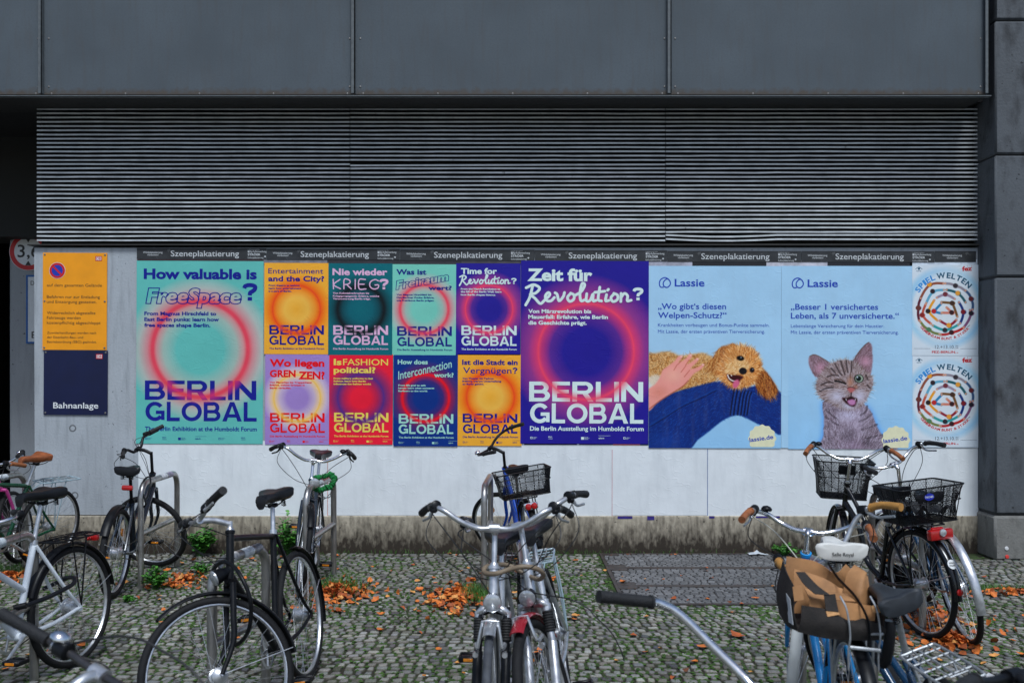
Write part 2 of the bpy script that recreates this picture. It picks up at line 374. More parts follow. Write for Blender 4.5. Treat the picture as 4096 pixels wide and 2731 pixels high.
# ------------------------------------------------------------------ ground: bed sheet, setts, far ground
def stones():
    """every sett a real bevelled stone; rows wander like hand-laid mosaic paving"""
    rng = np.random.default_rng(3)
    cx, cy, hw, hd = [], [], [], []
    y = -7.2; r = 0
    while y < 0.0:
        rowd = rng.uniform(0.058, 0.077)
        x = -7.6 + rng.uniform(0, 0.08)
        while x < 7.6:
            wd = rng.uniform(0.048, 0.086)
            cx.append(x + wd / 2); cy.append(y + rowd / 2 + rng.normal(0, 0.004)); hw.append(wd / 2 - 0.0078); hd.append(rowd / 2 - 0.0082 - rng.uniform(0, 0.003)); x += wd
        y += rowd; r += 1
    cx, cy, hw, hd = map(np.array, (cx, cy, hw, hd)); N = len(cx)
    def warp(x, y):
        return (x + 0.09 * np.sin(1.5 * y + 0.45 * x) + 0.02 * np.sin(4.1 * y + x), y + 0.07 * np.sin(1.15 * x + 0.6) + 0.022 * np.sin(2.7 * x + 1.2 * y) - 0.06 * x)
    ang = np.array([-0.62, 0.62, 0.95, 2.19, 2.52, 3.76, 4.1, 5.33])   # eight corners of a chipped rectangle
    px = np.sign(np.cos(ang)) * np.where(np.abs(np.cos(ang)) > 0.7, 1.0, 0.72); pz = np.sign(np.sin(ang)) * np.where(np.abs(np.sin(ang)) > 0.7, 1.0, 0.74)
    jx = rng.normal(0, 0.10, (N, 8)); jz = rng.normal(0, 0.10, (N, 8)); zt = rng.normal(0, 0.0022, N)
    tilt = rng.normal(0, 0.03, (N, 2))
    X = cx[:, None] + (px[None] + jx) * hw[:, None]; Yv = cy[:, None] + (pz[None] + jz) * hd[:, None]
    Xi = cx[:, None] + (px[None] + jx) * (hw[:, None] - 0.006); Yi = cy[:, None] + (pz[None] + jz) * (hd[:, None] - 0.006)
    dz = tilt[:, :1] * (X - cx[:, None]) + tilt[:, 1:] * (Yv - cy[:, None])
    wxy, wyy = warp(X, Yv); wxi, wyi = warp(Xi, Yi)
    keep = (wyy.max(1) < -0.02) & ~((wxy.max(1) > 0.80) & (wxy.min(1) < 2.62) & (wyy.max(1) > -2.06))
    top = np.stack([wxi, wyi, zt[:, None] + dz], -1); mid = np.stack([wxy, wyy, zt[:, None] + dz - 0.005], -1); low = np.stack([wxy, wyy, np.full_like(wxy, -0.03)], -1)
    V = np.concatenate([top, mid, low], 1)[keep]; N = len(V)
    a = np.arange(8); b = (a + 1) % 8
    q = np.concatenate([np.stack([8 + a, 8 + b, b, a], 1), np.stack([16 + a, 16 + b, 8 + b, 8 + a], 1)], 0)
    base = (np.arange(N) * 24)[:, None]
    loops = np.concatenate([(a[None] + base), (q.ravel()[None] + base)], 1).ravel()
    sizes = np.tile(np.array([8] + [4] * 16), N); starts = np.concatenate([[0], np.cumsum(sizes)[:-1]])
    me = bpy.data.meshes.new('sett_paving'); me.vertices.add(N * 24); me.vertices.foreach_set('co', V.ravel())
    me.loops.add(len(loops)); me.loops.foreach_set('vertex_index', loops.astype(np.int32))
    me.polygons.add(len(sizes)); me.polygons.foreach_set('loop_start', starts.astype(np.int32)); me.polygons.foreach_set('loop_total', sizes.astype(np.int32)); me.update(calc_edges=True)
    g = np.clip(rng.normal(0.215, 0.065, N), 0.08, 0.40); tint = rng.normal(0, 0.010, (N, 2))
    c = np.stack([g + tint[:, 0], g + tint[:, 0] * 0.3 - 0.003, g * 0.89 + tint[:, 1], np.ones(N)], 1)
    at = me.color_attributes.new('stone', 'FLOAT_COLOR', 'POINT'); at.data.foreach_set('color', (np.repeat(c[:, None], 24, 1) * np.concatenate([np.tile([[1.0, 1, 1, 1]], (8, 1)), np.tile([[.5, .46, .4, 1]], (8, 1)), np.tile([[.07, .055, .035, 1]], (8, 1))])[None]).ravel().astype(np.float32))
    return me
def stone_mat(name, mul=1.0, mossy=True):
    m = bpy.data.materials.new(name); m.use_nodes = True; n = m.node_tree.nodes; l = m.node_tree.links; b = n['Principled BSDF']
    at = n.new('ShaderNodeAttribute'); at.attribute_name = 'stone'
    ge = n.new('ShaderNodeNewGeometry')
    no = n.new('ShaderNodeTexNoise'); no.inputs['Scale'].default_value = 230; no.inputs['Detail'].default_value = 3; l.new(ge.outputs['Position'], no.inputs['Vector'])
    mr = n.new('ShaderNodeMapRange'); l.new(no.outputs['Fac'], mr.inputs[0]); mr.inputs[1].default_value = 0.35; mr.inputs[2].default_value = 0.65; mr.inputs[3].default_value = 0.62 * mul; mr.inputs[4].default_value = 1.3 * mul
    n2 = n.new('ShaderNodeTexNoise'); n2.inputs['Scale'].default_value = 1.1; n2.inputs['Detail'].default_value = 5; l.new(ge.outputs['Position'], n2.inputs['Vector'])
    m2 = n.new('ShaderNodeMapRange'); l.new(n2.outputs['Fac'], m2.inputs[0]); m2.inputs[1].default_value = 0.35; m2.inputs[2].default_value = 0.65; m2.inputs[3].default_value = 0.72; m2.inputs[4].default_value = 1.08
    mu = n.new('ShaderNodeMath'); mu.operation = 'MULTIPLY'; l.new(mr.outputs[0], mu.inputs[0]); l.new(m2.outputs[0], mu.inputs[1])
    vm = n.new('ShaderNodeVectorMath'); vm.operation = 'SCALE'; l.new(at.outputs['Color'], vm.inputs[0]); l.new(mu.outputs[0], vm.inputs['Scale'])
    l.new(vm.outputs[0], b.inputs['Base Color']); b.inputs['Roughness'].default_value = 0.6; b.inputs['Specular IOR Level'].default_value = 0.35
    bp = n.new('ShaderNodeBump'); bp.inputs['Strength'].default_value = 0.5; bp.inputs['Distance'].default_value = 0.003; l.new(no.outputs['Fac'], bp.inputs['Height']); l.new(bp.outputs[0], b.inputs['Normal'])
    return m
me = stones(); me.materials.append(stone_mat('granite_setts'))
tag((lambda o: (COL.objects.link(o), o)[1])(bpy.data.objects.new('sett_paving', me)), kind='structure')
# bed of soil and moss between the stones
def bed_mat():
    m = bpy.data.materials.new('soil_and_moss'); m.use_nodes = True; n = m.node_tree.nodes; l = m.node_tree.links; b = n['Principled BSDF']; b.inputs['Roughness'].default_value = 0.95
    ge = n.new('ShaderNodeNewGeometry')
    def noise(s, d=5):
        q = n.new('ShaderNodeTexNoise'); q.inputs['Scale'].default_value = s; q.inputs['Detail'].default_value = d; l.new(ge.outputs['Position'], q.inputs['Vector']); return q.outputs['Fac']
    a = n.new('ShaderNodeValToRGB'); l.new(noise(1.6), a.inputs[0]); a.color_ramp.elements[0].position = 0.34; a.color_ramp.elements[1].position = 0.56
    c = n.new('ShaderNodeValToRGB'); l.new(noise(14), c.inputs[0]); c.color_ramp.elements[0].position = 0.4; c.color_ramp.elements[1].position = 0.6
    mu = n.new('ShaderNodeMath'); mu.operation = 'MULTIPLY'; l.new(a.outputs[0], mu.inputs[0]); l.new(c.outputs[0], mu.inputs[1])
    x = n.new('ShaderNodeMix'); x.data_type = 'RGBA'; l.new(mu.outputs[0], x.inputs[0]); x.inputs[6].default_value = (0.018, 0.015, 0.008, 1); x.inputs[7].default_value = (0.035, 0.075, 0.012, 1)
    l.new(x.outputs[2], b.inputs['Base Color']); return m
M_bed = bed_mat()
gm = MB(); gm.add([(-7.8, -7.4, -0.010), (7.8, -7.4, -0.010), (7.8, 0.05, -0.010), (-7.8, 0.05, -0.010)], [(0, 1, 2, 3)])
tag(gm.build('joint_soil', M_bed, smooth=False), kind='structure')
gm = MB(); R_ = 150
gm.add([(-R_, -R_, -0.016), (R_, -R_, -0.016), (R_, R_, -0.016), (-R_, R_, -0.016)], [(0, 1, 2, 3)])
tag(gm.build('ground', mat('far_ground', (0.17, 0.165, 0.155), 0.85, scale=3, var=0.35), smooth=False), kind='structure')

# steel-framed cellar covers filled with small dark setts
M_rust = mat('rusty_dark_steel', (0.055, 0.046, 0.042), 0.6, 0.3, var=0.4, scale=14, spot=(0.10, 0.045, 0.022), spots=0.40)
M_hs = stone_mat('wet_dark_setts', 0.5, False)
def hatch(x0, y0, x1, y1, label):
    rng = np.random.default_rng(int(abs(y0) * 100)); e = 0.03
    root = empty('cellar_hatch', ((x0 + x1) / 2, (y0 + y1) / 2, 0), (0, 0, 0), label, 'hatch', 'cellar hatch covers')
    ox, oy = (x0 + x1) / 2, (y0 + y1) / 2
    f = MB()
    for (a, b, c, d) in ((x0, y0, x1, y0 + e), (x0, y1 - e, x1, y1), (x0, y0 + e, x0 + e, y1 - e), (x1 - e, y0 + e, x1, y1 - e)):
        f.box(((a + c) / 2 - ox, (b + d) / 2 - oy, -0.004), (c - a, d - b, 0.016), 0.002)
    f.box((x0 + 0.10 - ox, y0 + 0.07 - oy, 0.002), (0.15, 0.09, 0.008), 0.002); f.box((x0 + 0.10 - ox, y1 - 0.07 - oy, 0.002), (0.15, 0.08, 0.008), 0.002)
    f.build('frame', M_rust, root)
    b = MB(); b.add([(x0 + e - ox, y0 + e - oy, -0.006), (x1 - e - ox, y0 + e - oy, -0.006), (x1 - e - ox, y1 - e - oy, -0.006), (x0 + e - ox, y1 - e - oy, -0.006)], [(0, 1, 2, 3)]); b.build('bedding', mat('black_grout', (0.012, 0.011, 0.010), 0.9), root)
    s = MB(); cols = []; y = y0 + e + 0.004
    sl = 0.35
    while y < y1 - e - 0.03:
        rd = rng.uniform(0.048, 0.062); x = x0 + e - 0.02 - rng.uniform(0, .03)
        while x < x1 - e - 0.012:
            wd = rng.uniform(0.045, 0.075); a0, a1 = max(x + 0.003, x0 + e + .003), min(x + wd - 0.003, x1 - e - .003)
            if a1 - a0 > 0.015:
                z = rng.normal(0, 0.0015); g = 0.0025; yb = min(y + rd, y1 - e - .003)
                sk = [rng.normal(0, 0.003) for _ in range(4)]
                lo = [(a0 - ox, y + g - oy + sk[0], -0.008), (a1 - ox, y + g - oy + sk[1], -0.008), (a1 - ox + sk[2], yb - g - oy, -0.008), (a0 - ox + sk[3], yb - g - oy, -0.008)]
                hi = [(p[0] + (0.005 if i in (0, 3) else -0.005), p[1] + (0.005 if i < 2 else -0.005), z) for i, p in enumerate(lo)]
                s.add(lo + hi, [(4, 5, 6, 7), (0, 1, 5, 4), (1, 2, 6, 5), (2, 3, 7, 6), (3, 0, 4, 7)])
                cols += [np.clip(rng.normal(0.27, 0.05), 0.14, 0.4)] * 8
            x += wd
        y += rd
    o = s.build('sett_infill', M_hs, root, smooth=False)
    at = o.data.color_attributes.new('stone', 'FLOAT_COLOR', 'POINT'); c = np.array(cols)
    at.data.foreach_set('color', np.stack([c, c, c * 1.02, np.ones(len(c))], 1).ravel().astype(np.float32))
for (y0, y1, la) in ((-2.05, -1.435, 'steel framed cellar cover filled with small dark setts, nearest the camera'), (-1.43, -0.725, 'middle one of three dark cellar covers set in the paving'), (-0.72, -0.05, 'cellar cover with dark setts lying right against the stained plinth')):
    hatch(0.81, y0, 2.6, y1, la)

# ------------------------------------------------------------------ wall, plinth, pillar, passage
WL, WR = wx(78), 4.40
WT = 1.72 + (1472 - 990) / 428; PT = 1.72 + (1472 - 2060) / 428
wall = tag(MB().box(((WL + WR) / 2, 0.125, (PT + WT) / 2), (WR - WL, 0.25, WT - PT), 0.006).build('poster_wall', M_wall), 'pale grey cast concrete wall carrying the signs and posters', 'wall')
pl = MB().box(((WL - 0.02 + WR) / 2, 0.115, PT / 2 - 0.0215), (WR - WL + 0.02, 0.27, PT - 0.005 + 0.04), 0.008)
pl.build('plinth', M_plinth, wall, label='rough stained plinth under the white paper')
for (u, v, r) in ((288, 580, .02),):
    pass
for (u, v) in ((167, 983), (172, 1137)):
    MB().lathe([(0.0, 0.0008), (0.020, 0.0008), (0.024, 0.002), (0.030, 0.003), (0.034, 0.002), (0.036, -0.002)], (wx(u), 0.001, wz(v)), (0, -1, 0), 20).build('tie_hole', mat('tie_hole_grey', (0.15, 0.16, 0.17), 0.9), wall)
MB().box(((WL + 4.37) / 2 - 0.02, 0.06, WT + 0.022), (4.37 - WL + 0.05, 0.2, 0.012), 0.003).build('top_flashing', mat('dark_flashing', (0.05, 0.048, 0.045), 0.6, 0.3), wall)

pil = empty('stone_pillar', (4.9, 0, 0), label='dark grey stone clad pillar standing at the right end of the wall', cat='pillar')
PX0, PX1, PY0 = 4.352, 6.2, -0.34
zs = [0.40, 2.54, 3.64, 4.85, 6.2, 7.2]
for i in range(len(zs) - 1):
    z0, z1 = zs[i] + 0.007, zs[i + 1] - 0.007
    MB().box(((PX0 + PX1) / 2 - 4.9, (PY0 + 0.45) / 2, (z0 + z1) / 2), (PX1 - PX0, 0.45 - PY0, z1 - z0), 0.016).build('stone_block', M_stone, pil)
MB().box(((PX0 + PX1) / 2 - 4.9, (PY0 + 0.45) / 2 + 0.012, 3.6), (PX1 - PX0 - 0.03, 0.45 - PY0 - 0.03, 7.1), 0).build('core', M_dark, pil)
MB().box((PX0 + 0.9 - 4.9 + 0.02, (PY0 + 0.45) / 2, 0.19), (1.86, 0.45 - PY0 + 0.02, 0.40), 0.02).build('base_block', concrete('pillar_base_stone', (0.20, 0.195, 0.18), (0.07, 0.065, 0.055), (4, 4, 1.5), 0.7, bump=0.4), pil, label='paler pitted base block')
for (u, v, c) in ((2310, 1258, (0.7, 0.7, 0.7)), (2311, 1277, (0.7, 0.05, 0.04))):
    MB().lathe([(0.018, 0), (0.016, 0.006), (0.006, 0.007)], ((u * 1.7415 - 2048) / 444 - 4.9, PY0 - 0.011, 1.72 + (1472 - v * 1.7415) / 444), (0, -1, 0), 14).build('survey_mark', mat('mark_%d' % int(c[1] * 100), c, 0.5), pil)

LZ0, LZ1 = 2.90, 4.137
lou = empty('louvre_grille', (0, 0.06, LZ0), label='long aluminium louvre grille of horizontal slats above the posters', cat='louvre')
edges = [wx(83), wx(803.5), wx(1529), wx(2250)]
for i in range(3):
    m_ = MB(); x0, x1 = edges[i] + 0.004, edges[i + 1] - 0.004; rng = random.Random(i)
    for k in range(32):
        z = 0.006 + k * (LZ1 - LZ0) / 31.3; n = 14; jz = [rng.gauss(0, 0.0008) for _ in range(n + 1)]; tilt = rng.gauss(0, 0.0008)
        if i == 1 and k == 18: jz = [-0.012 + 0.009 * q / n for q in range(n + 1)]
        if i == 2 and k in (0, 1): jz = [0.01 - 0.016 * math.sin(PI * min(1, q / 5)) for q in range(n + 1)]
        vs = []
        for q in range(n + 1):
            x = x0 + (x1 - x0) * q / n; zz = z + jz[q] + tilt * (q / n - .5) * 2
            vs += [(x, -0.055, zz), (x, -0.055, zz + 0.0150), (x, -0.052, zz + 0.0160), (x, -0.012, zz + 0.020), (x, -0.012, zz + 0.017), (x, -0.050, zz + 0.002)]
        fs = [(q * 6 + a, (q + 1) * 6 + a, (q + 1) * 6 + (a + 1) % 6, q * 6 + (a + 1) % 6) for q in range(n) for a in range(6)] + [tuple(range(6)), tuple(n * 6 + a for a in range(5, -1, -1))]
        m_.add(vs, fs)
    m_.build('louvre_panel', M_alu, lou, smooth=False)
MB().box(((edges[0] + edges[3]) / 2, 0.03, (LZ1 - LZ0) / 2 + 0.02), (edges[3] - edges[0] - 0.02, 0.012, LZ1 - LZ0 + 0.1), 0).build('gap_shade_sheet', mat('gap_shade_black', (0.006, 0.006, 0.006), 0.9), lou)  # black sheet added behind the slats, its colour standing in for shade in the gaps

fz0 = 4.141; FY = -0.41
fas = empty('metal_fascia', (0, FY, fz0), label='grey painted sheet metal fascia overhanging the louvres, with vertical ribs', cat='fascia')
ribs = [(wx(0) * 0.953 - 3, None)]
def fx(u): return (u * 1.7415 - 2048) / 447.7
rx = [fx(-620), fx(100.5), fx(816), fx(1539), fx(2265)]
def fascia_panel(x0, x1):
    p = MB().box(((x0 + x1) / 2, 0.015, 1.5), (x1 - x0 - 0.004, 0.03, 2.96), 0.003)
    # gentle oil-canning of the sheet
    o = p.build('fascia_panel', None, fas); o.data.materials.append(M_fascia2); return o
M_fascia2 = graded('grey_fascia_sheet', (0.076, 0.094, 0.110), (0.07, 0.058, 0.047), 0.0, 0.11, scale=5, st=(3.5, 1, 3.5), amount=0.22, pits=False, bump=0.06)
for i in range(4):
    o = fascia_panel(rx[i], rx[i + 1]); a, b = rx[i], rx[i + 1]
    for q in range(5):
        MB().lathe([(0.008, 0), (0.008, 0.003), (0.004, 0.005)], (a + 0.07 + (b - a - 0.14) * q / 4, 0.0, 0.028), (0, -1, 0), 10).build('screw', M_screw, o)
    for xx in (a + 0.045, b - 0.05):
        for zz in (0.09, 0.52): MB().lathe([(0.008, 0), (0.008, 0.003), (0.004, 0.005)], (xx, 0.0, zz), (0, -1, 0), 10).build('screw', M_screw, o)
for x in rx:
    MB().box((x, -0.024, 1.5), (0.012, 0.05, 2.96), 0.002).box((x - 0.012, -0.046, 1.5), (0.036, 0.006, 2.96), 0.002).build('rib', M_rib, fas)
MB().box(((rx[0] + rx[-1]) / 2 + 0.005, -0.028, -0.006), (rx[-1] - rx[0] + 0.03, 0.062, 0.010), 0.002).build('bottom_rail', M_rib, fas)
MB().box(((rx[0] + rx[-1]) / 2, 0.30, 0.012), (rx[-1] - rx[0], 0.52, 0.02), 0).build('soffit', mat('dark_soffit', (0.03, 0.03, 0.03), 0.7), fas)

pas = empty('passage', (-7, 4, 0), label='dark vehicle passage opening at the left of the wall', cat='passage')
def pbox(name, x0, y0, z0, x1, y1, z1, m_): MB().box(((x0 + x1) / 2 + 7, (y0 + y1) / 2 - 4, (z0 + z1) / 2), (x1 - x0, y1 - y0, z1 - z0)).build(name, m_, pas)
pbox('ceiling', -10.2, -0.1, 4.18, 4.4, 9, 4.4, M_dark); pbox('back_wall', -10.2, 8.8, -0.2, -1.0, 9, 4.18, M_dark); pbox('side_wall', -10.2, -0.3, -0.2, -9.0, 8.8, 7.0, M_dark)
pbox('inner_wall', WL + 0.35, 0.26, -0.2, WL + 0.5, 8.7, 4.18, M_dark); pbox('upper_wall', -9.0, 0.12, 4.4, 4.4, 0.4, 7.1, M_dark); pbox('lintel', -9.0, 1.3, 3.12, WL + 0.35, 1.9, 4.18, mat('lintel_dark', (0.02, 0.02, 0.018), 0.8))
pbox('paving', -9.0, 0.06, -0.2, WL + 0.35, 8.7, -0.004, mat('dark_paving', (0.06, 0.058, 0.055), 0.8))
k_ = (1.55 + CAMD) / 3982
bp0, bp1 = (22 * 1.7415 - 2048) * k_, -4.05
bpil = tag(MB().box(((bp0 + bp1) / 2, 1.75, 1.5), (bp1 - bp0, 0.4, 3.24), 0.01).build('concrete_pillar', M_backpillar), 'pale concrete pillar inside the dark passage behind the wall edge', 'pillar')
# ------------------------------------------------------------------ paper and print materials
def paper_mat(name, col, rings=None, crease=0.2, rough=0.5, attr=None, dirt=0.0):
    """printed paper; rings = (cx, cz, R, [(pos, colour)...]) is the airbrushed circle of the print (pos in units of R, colour or None for the sheet's own)"""
    m = bpy.data.materials.new(name); m.use_nodes = True; n = m.node_tree.nodes; l = m.node_tree.links; b = n['Principled BSDF']; b.inputs['Roughness'].default_value = rough; b.inputs['Specular IOR Level'].default_value = 0.22
    tc = n.new('ShaderNodeTexCoord'); o = tc.outputs['Object']
    rgb = n.new('ShaderNodeRGB'); rgb.outputs[0].default_value = (*col, 1); out = rgb.outputs[0]
    if attr: at_ = n.new('ShaderNodeAttribute'); at_.attribute_name = attr; out = at_.outputs['Color']
    if rings:
        cx, cz, R, stops = rings
        vs = n.new('ShaderNodeVectorMath'); vs.operation = 'SUBTRACT'; l.new(o, vs.inputs[0]); vs.inputs[1].default_value = (cx, 0, cz)
        vm = n.new('ShaderNodeVectorMath'); vm.operation = 'MULTIPLY'; l.new(vs.outputs[0], vm.inputs[0]); vm.inputs[1].default_value = (1 / R, 0, 1 / R)
        ln = n.new('ShaderNodeVectorMath'); ln.operation = 'LENGTH'; l.new(vm.outputs[0], ln.inputs[0])
        mr = n.new('ShaderNodeMapRange'); l.new(ln.outputs['Value'], mr.inputs[0]); mr.inputs[2].default_value = 2.0
        cr = n.new('ShaderNodeValToRGB'); l.new(mr.outputs[0], cr.inputs[0]); e = cr.color_ramp.elements
        while len(e) < len(stops): e.new(0.5)
        for q, (p, c) in enumerate(stops): e[q].position = p / 2; e[q].color = (*(c or col), 1)
        out = cr.outputs[0]
    if dirt:
        mpd = n.new('ShaderNodeMapping'); mpd.inputs['Scale'].default_value = (5, 1, .9); l.new(o, mpd.inputs[0]); nd = n.new('ShaderNodeTexNoise'); nd.inputs['Scale'].default_value = 2.5; nd.inputs['Detail'].default_value = 8; l.new(mpd.outputs[0], nd.inputs['Vector'])
        rdd = n.new('ShaderNodeMapRange'); l.new(nd.outputs['Fac'], rdd.inputs[0]); rdd.inputs[1].default_value = .5; rdd.inputs[2].default_value = .8; rdd.inputs[4].default_value = dirt; mxd = n.new('ShaderNodeMix'); mxd.data_type = 'RGBA'; l.new(rdd.outputs[0], mxd.inputs[0]); l.new(out, mxd.inputs[6]); mxd.inputs[7].default_value = (.30, .33, .36, 1); out = mxd.outputs[2]
    no = n.new('ShaderNodeTexNoise'); no.inputs['Scale'].default_value = 3; no.inputs['Detail'].default_value = 6; l.new(o, no.inputs['Vector'])
    mr2 = n.new('ShaderNodeMapRange'); l.new(no.outputs['Fac'], mr2.inputs[0]); mr2.inputs[3].default_value = 0.84; mr2.inputs[4].default_value = 1.1
    sc = n.new('ShaderNodeVectorMath'); sc.operation = 'SCALE'; l.new(out, sc.inputs[0]); l.new(mr2.outputs[0], sc.inputs['Scale']); l.new(sc.outputs[0], b.inputs['Base Color'])
    if crease:
        def bumpy(scale, st, d):
            mp = n.new('ShaderNodeMapping'); mp.inputs['Scale'].default_value = st; mp.inputs['Rotation'].default_value = (0, 0.5, 0); l.new(o, mp.inputs[0])
            q = n.new('ShaderNodeTexNoise'); q.inputs['Scale'].default_value = scale; q.inputs['Detail'].default_value = d; l.new(mp.outputs[0], q.inputs['Vector']); return q.outputs['Fac']
        ad = n.new('ShaderNodeMath'); ad.operation = 'ADD'; l.new(bumpy(2.2, (1, 1, 1.6), 7), ad.inputs[0]); l.new(bumpy(5, (1.6, 1, 1), 6), ad.inputs[1])
        q = bumpy(1.7, (1, 1, 2.2), 3); sb_ = n.new('ShaderNodeMath'); sb_.operation = 'SUBTRACT'; l.new(q, sb_.inputs[0]); sb_.inputs[1].default_value = 0.5
        ab = n.new('ShaderNodeMath'); ab.operation = 'ABSOLUTE'; l.new(sb_.outputs[0], ab.inputs[0]); rd_ = n.new('ShaderNodeMapRange'); l.new(ab.outputs[0], rd_.inputs[0]); rd_.inputs[2].default_value = 0.006; rd_.inputs[3].default_value = 0.22; rd_.inputs[4].default_value = 0
        a2 = n.new('ShaderNodeMath'); a2.operation = 'ADD'; l.new(ad.outputs[0], a2.inputs[0]); l.new(rd_.outputs[0], a2.inputs[1]); ad = a2
        bp = n.new('ShaderNodeBump'); bp.inputs['Strength'].default_value = crease; bp.inputs['Distance'].default_value = 0.02; l.new(ad.outputs[0], bp.inputs['Height']); l.new(bp.outputs[0], b.inputs['Normal'])
    return m
M_print = paper_mat('picture_print', (.5, .5, .5), None, 0.2, attr='print', dirt=.08)
def mixc(a, b, t): return tuple(x + (y - x) * t for x, y in zip(a, b))

def sheet(name, u0, v0, u1, v1, depth, m, label, cat, group=None, roll=0.0, thick=0.0016, holes=None):
    """a thing pasted or screwed to the wall: Empty at its top-left corner, local x right, z up, printed face at y=0"""
    W, H = (u1 - u0) * 1.7415 / 428, (v1 - v0) * 1.7415 / 428
    root = empty(name, (wx(u0), -depth, wz(v0)), (0, rad(roll), 0), label, cat, group)
    MB().box((W / 2, thick / 2 + 0.0002, -H / 2), (W, thick, H)).build('sheet', m, root, smooth=False)
    return root, W, H
DY = -0.0008

def flat_mat(name, col, rings=None): return paper_mat(name, col, rings, 0.15)
NAVY = lin((18, 24, 138)); 
def berlin(name, label, u0, v0, u1, v1, depth, bgc, ink, ringstops, inkring, cen, head, subs, ber, glo, tagl, org, sc, logos=None, roll=0.25, headink=None):
    """org, sc: poster's top-left and scale in the measuring picture; everything else in that picture's pixels"""
    W = (u1 - u0) * 1.7415 / 428; k = W / sc; ox, oy = org
    fx_ = lambda x: (x - ox) * k; fz_ = lambda y: -(y - oy) * k
    ring = (fx_(cen[0]), fz_(cen[1]), cen[2] * k, [(p, lin(c) if c else None) for p, c in ringstops])
    root, W, H = sheet(name, u0, v0, u1, v1, depth, paper_mat(label[:12], lin(bgc), ring), label, 'poster', 'exhibition posters', roll)
    inkl = lin(ink); rc = lin(inkring)
    mi = flat_mat(label[:10] + ' ink', inkl, (ring[0], ring[1], ring[2], [(0.0, None), (0.86, None), (0.97, mixc(inkl, rc, 0.75)), (1.0, mixc(inkl, rc, 0.95)), (1.03, mixc(inkl, rc, 0.75)), (1.16, None)]))
    mh = flat_mat(label[:10] + ' head', lin(headink or ink))
    hb = MB()
    for h in head:
        t, x0, x1, base, cap, st = h[:6]; kw = h[6] if len(h) > 6 else {}
        if st == 'rev': put_strokes(hb, REV, fx_(x0), fx_(x1), fz_(base), cap * k, kw.get('w', 9) * k, DY)
        elif st == 'krieg': put_strokes(hb, KRIEG, fx_(x0), fx_(x1), fz_(base), cap * k, 9 * k, DY)
        elif t == '?': qmark(hb, fx_(x0), fx_(x1), fz_(base), fz_(base) + cap * k, DY)
        else:
            o_ = {'b': 0.034, 'bb': 0.04, 't': 0.006, 'm': 0.006, 'o': 0.055}[st]
            put_text(hb, t, fx_(x0), fx_(x1), fz_(base), cap * k, o_, y=DY, outline=0.022 if st == 'o' else 0, shear=kw.get('shear', 0), rot=rad(kw.get('rot', 0)))
    hb.build('headline', mh, root, smooth=False)
    sb = MB()
    for t, x0, x1, base, cap in subs: put_text(sb, t, fx_(x0), fx_(x1), fz_(base), cap * k, 0.036, y=DY)
    sb.build('small_print', mh, root, smooth=False)
    tb = MB()
    for t, (x0, x1, y0, y1) in (('BERLIN', ber), ('GLOBAL', glo)): grot(tb, t, fx_(x0), fx_(x1), fz_(y1), fz_(y0), DY)
    tb.build('title', mi, root, smooth=False)
    lb = MB(); t, x0, x1, base, cap = tagl; put_text(lb, t, fx_(x0), fx_(x1), fz_(base), cap * k, 0.024, y=DY); lb.build('tagline', mh, root, smooth=False)
    if logos:
        y_, xs, q = logos; g = MB()
        for i, x in enumerate(xs):
            if i % 4 == 0:
                for a, b_, c, d in ((0, 0, 16, 3), (0, 13, 16, 16), (0, 3, 3, 13), (13, 3, 16, 13)): rect(g, fx_(x + a * q), fz_(y_ + d * q), fx_(x + c * q), fz_(y_ + b_ * q), DY)
                put_text(g, 'HUMBOLDT', fx_(x + 20 * q), fx_(x + 52 * q), fz_(y_ + 8 * q), 6 * q * k, y=DY); put_text(g, 'FORUM', fx_(x + 20 * q), fx_(x + 40 * q), fz_(y_ + 17 * q), 6 * q * k, y=DY)
            elif i % 4 == 1:
                put_text(g, 'BERLIN', fx_(x), fx_(x + 30 * q), fz_(y_ + 4 * q), 8 * q * k, 0.02, y=DY); rect(g, fx_(x), fz_(y_ + 17 * q), fx_(x + 34 * q), fz_(y_ + 15.5 * q), DY); rect(g, fx_(x), fz_(y_ + 11 * q), fx_(x + 34 * q), fz_(y_ + 10 * q), DY)
            elif i % 4 == 2:
                put_text(g, 'tipBerlin', fx_(x), fx_(x + 44 * q), fz_(y_ + 14 * q), 11 * q * k, 0.02, y=DY); rect(g, fx_(x), fz_(y_ - 9 * q), fx_(x + 90 * q), fz_(y_ - 10.5 * q), DY)
            else:
                rect(g, fx_(x), fz_(y_ + 20 * q), fx_(x + 22 * q), fz_(y_), DY); put_text(g, 'KULTUR', fx_(x + 26 * q), fx_(x + 54 * q), fz_(y_ + 5 * q), 5.5 * q * k, y=DY); put_text(g, 'PROJEKTE', fx_(x + 26 * q), fx_(x + 62 * q), fz_(y_ + 12.5 * q), 5.5 * q * k, y=DY); put_text(g, 'BERLIN', fx_(x + 26 * q), fx_(x + 52 * q), fz_(y_ + 20 * q), 5.5 * q * k, y=DY)
        g.build('logo_row', mh, root, smooth=False)
    return root

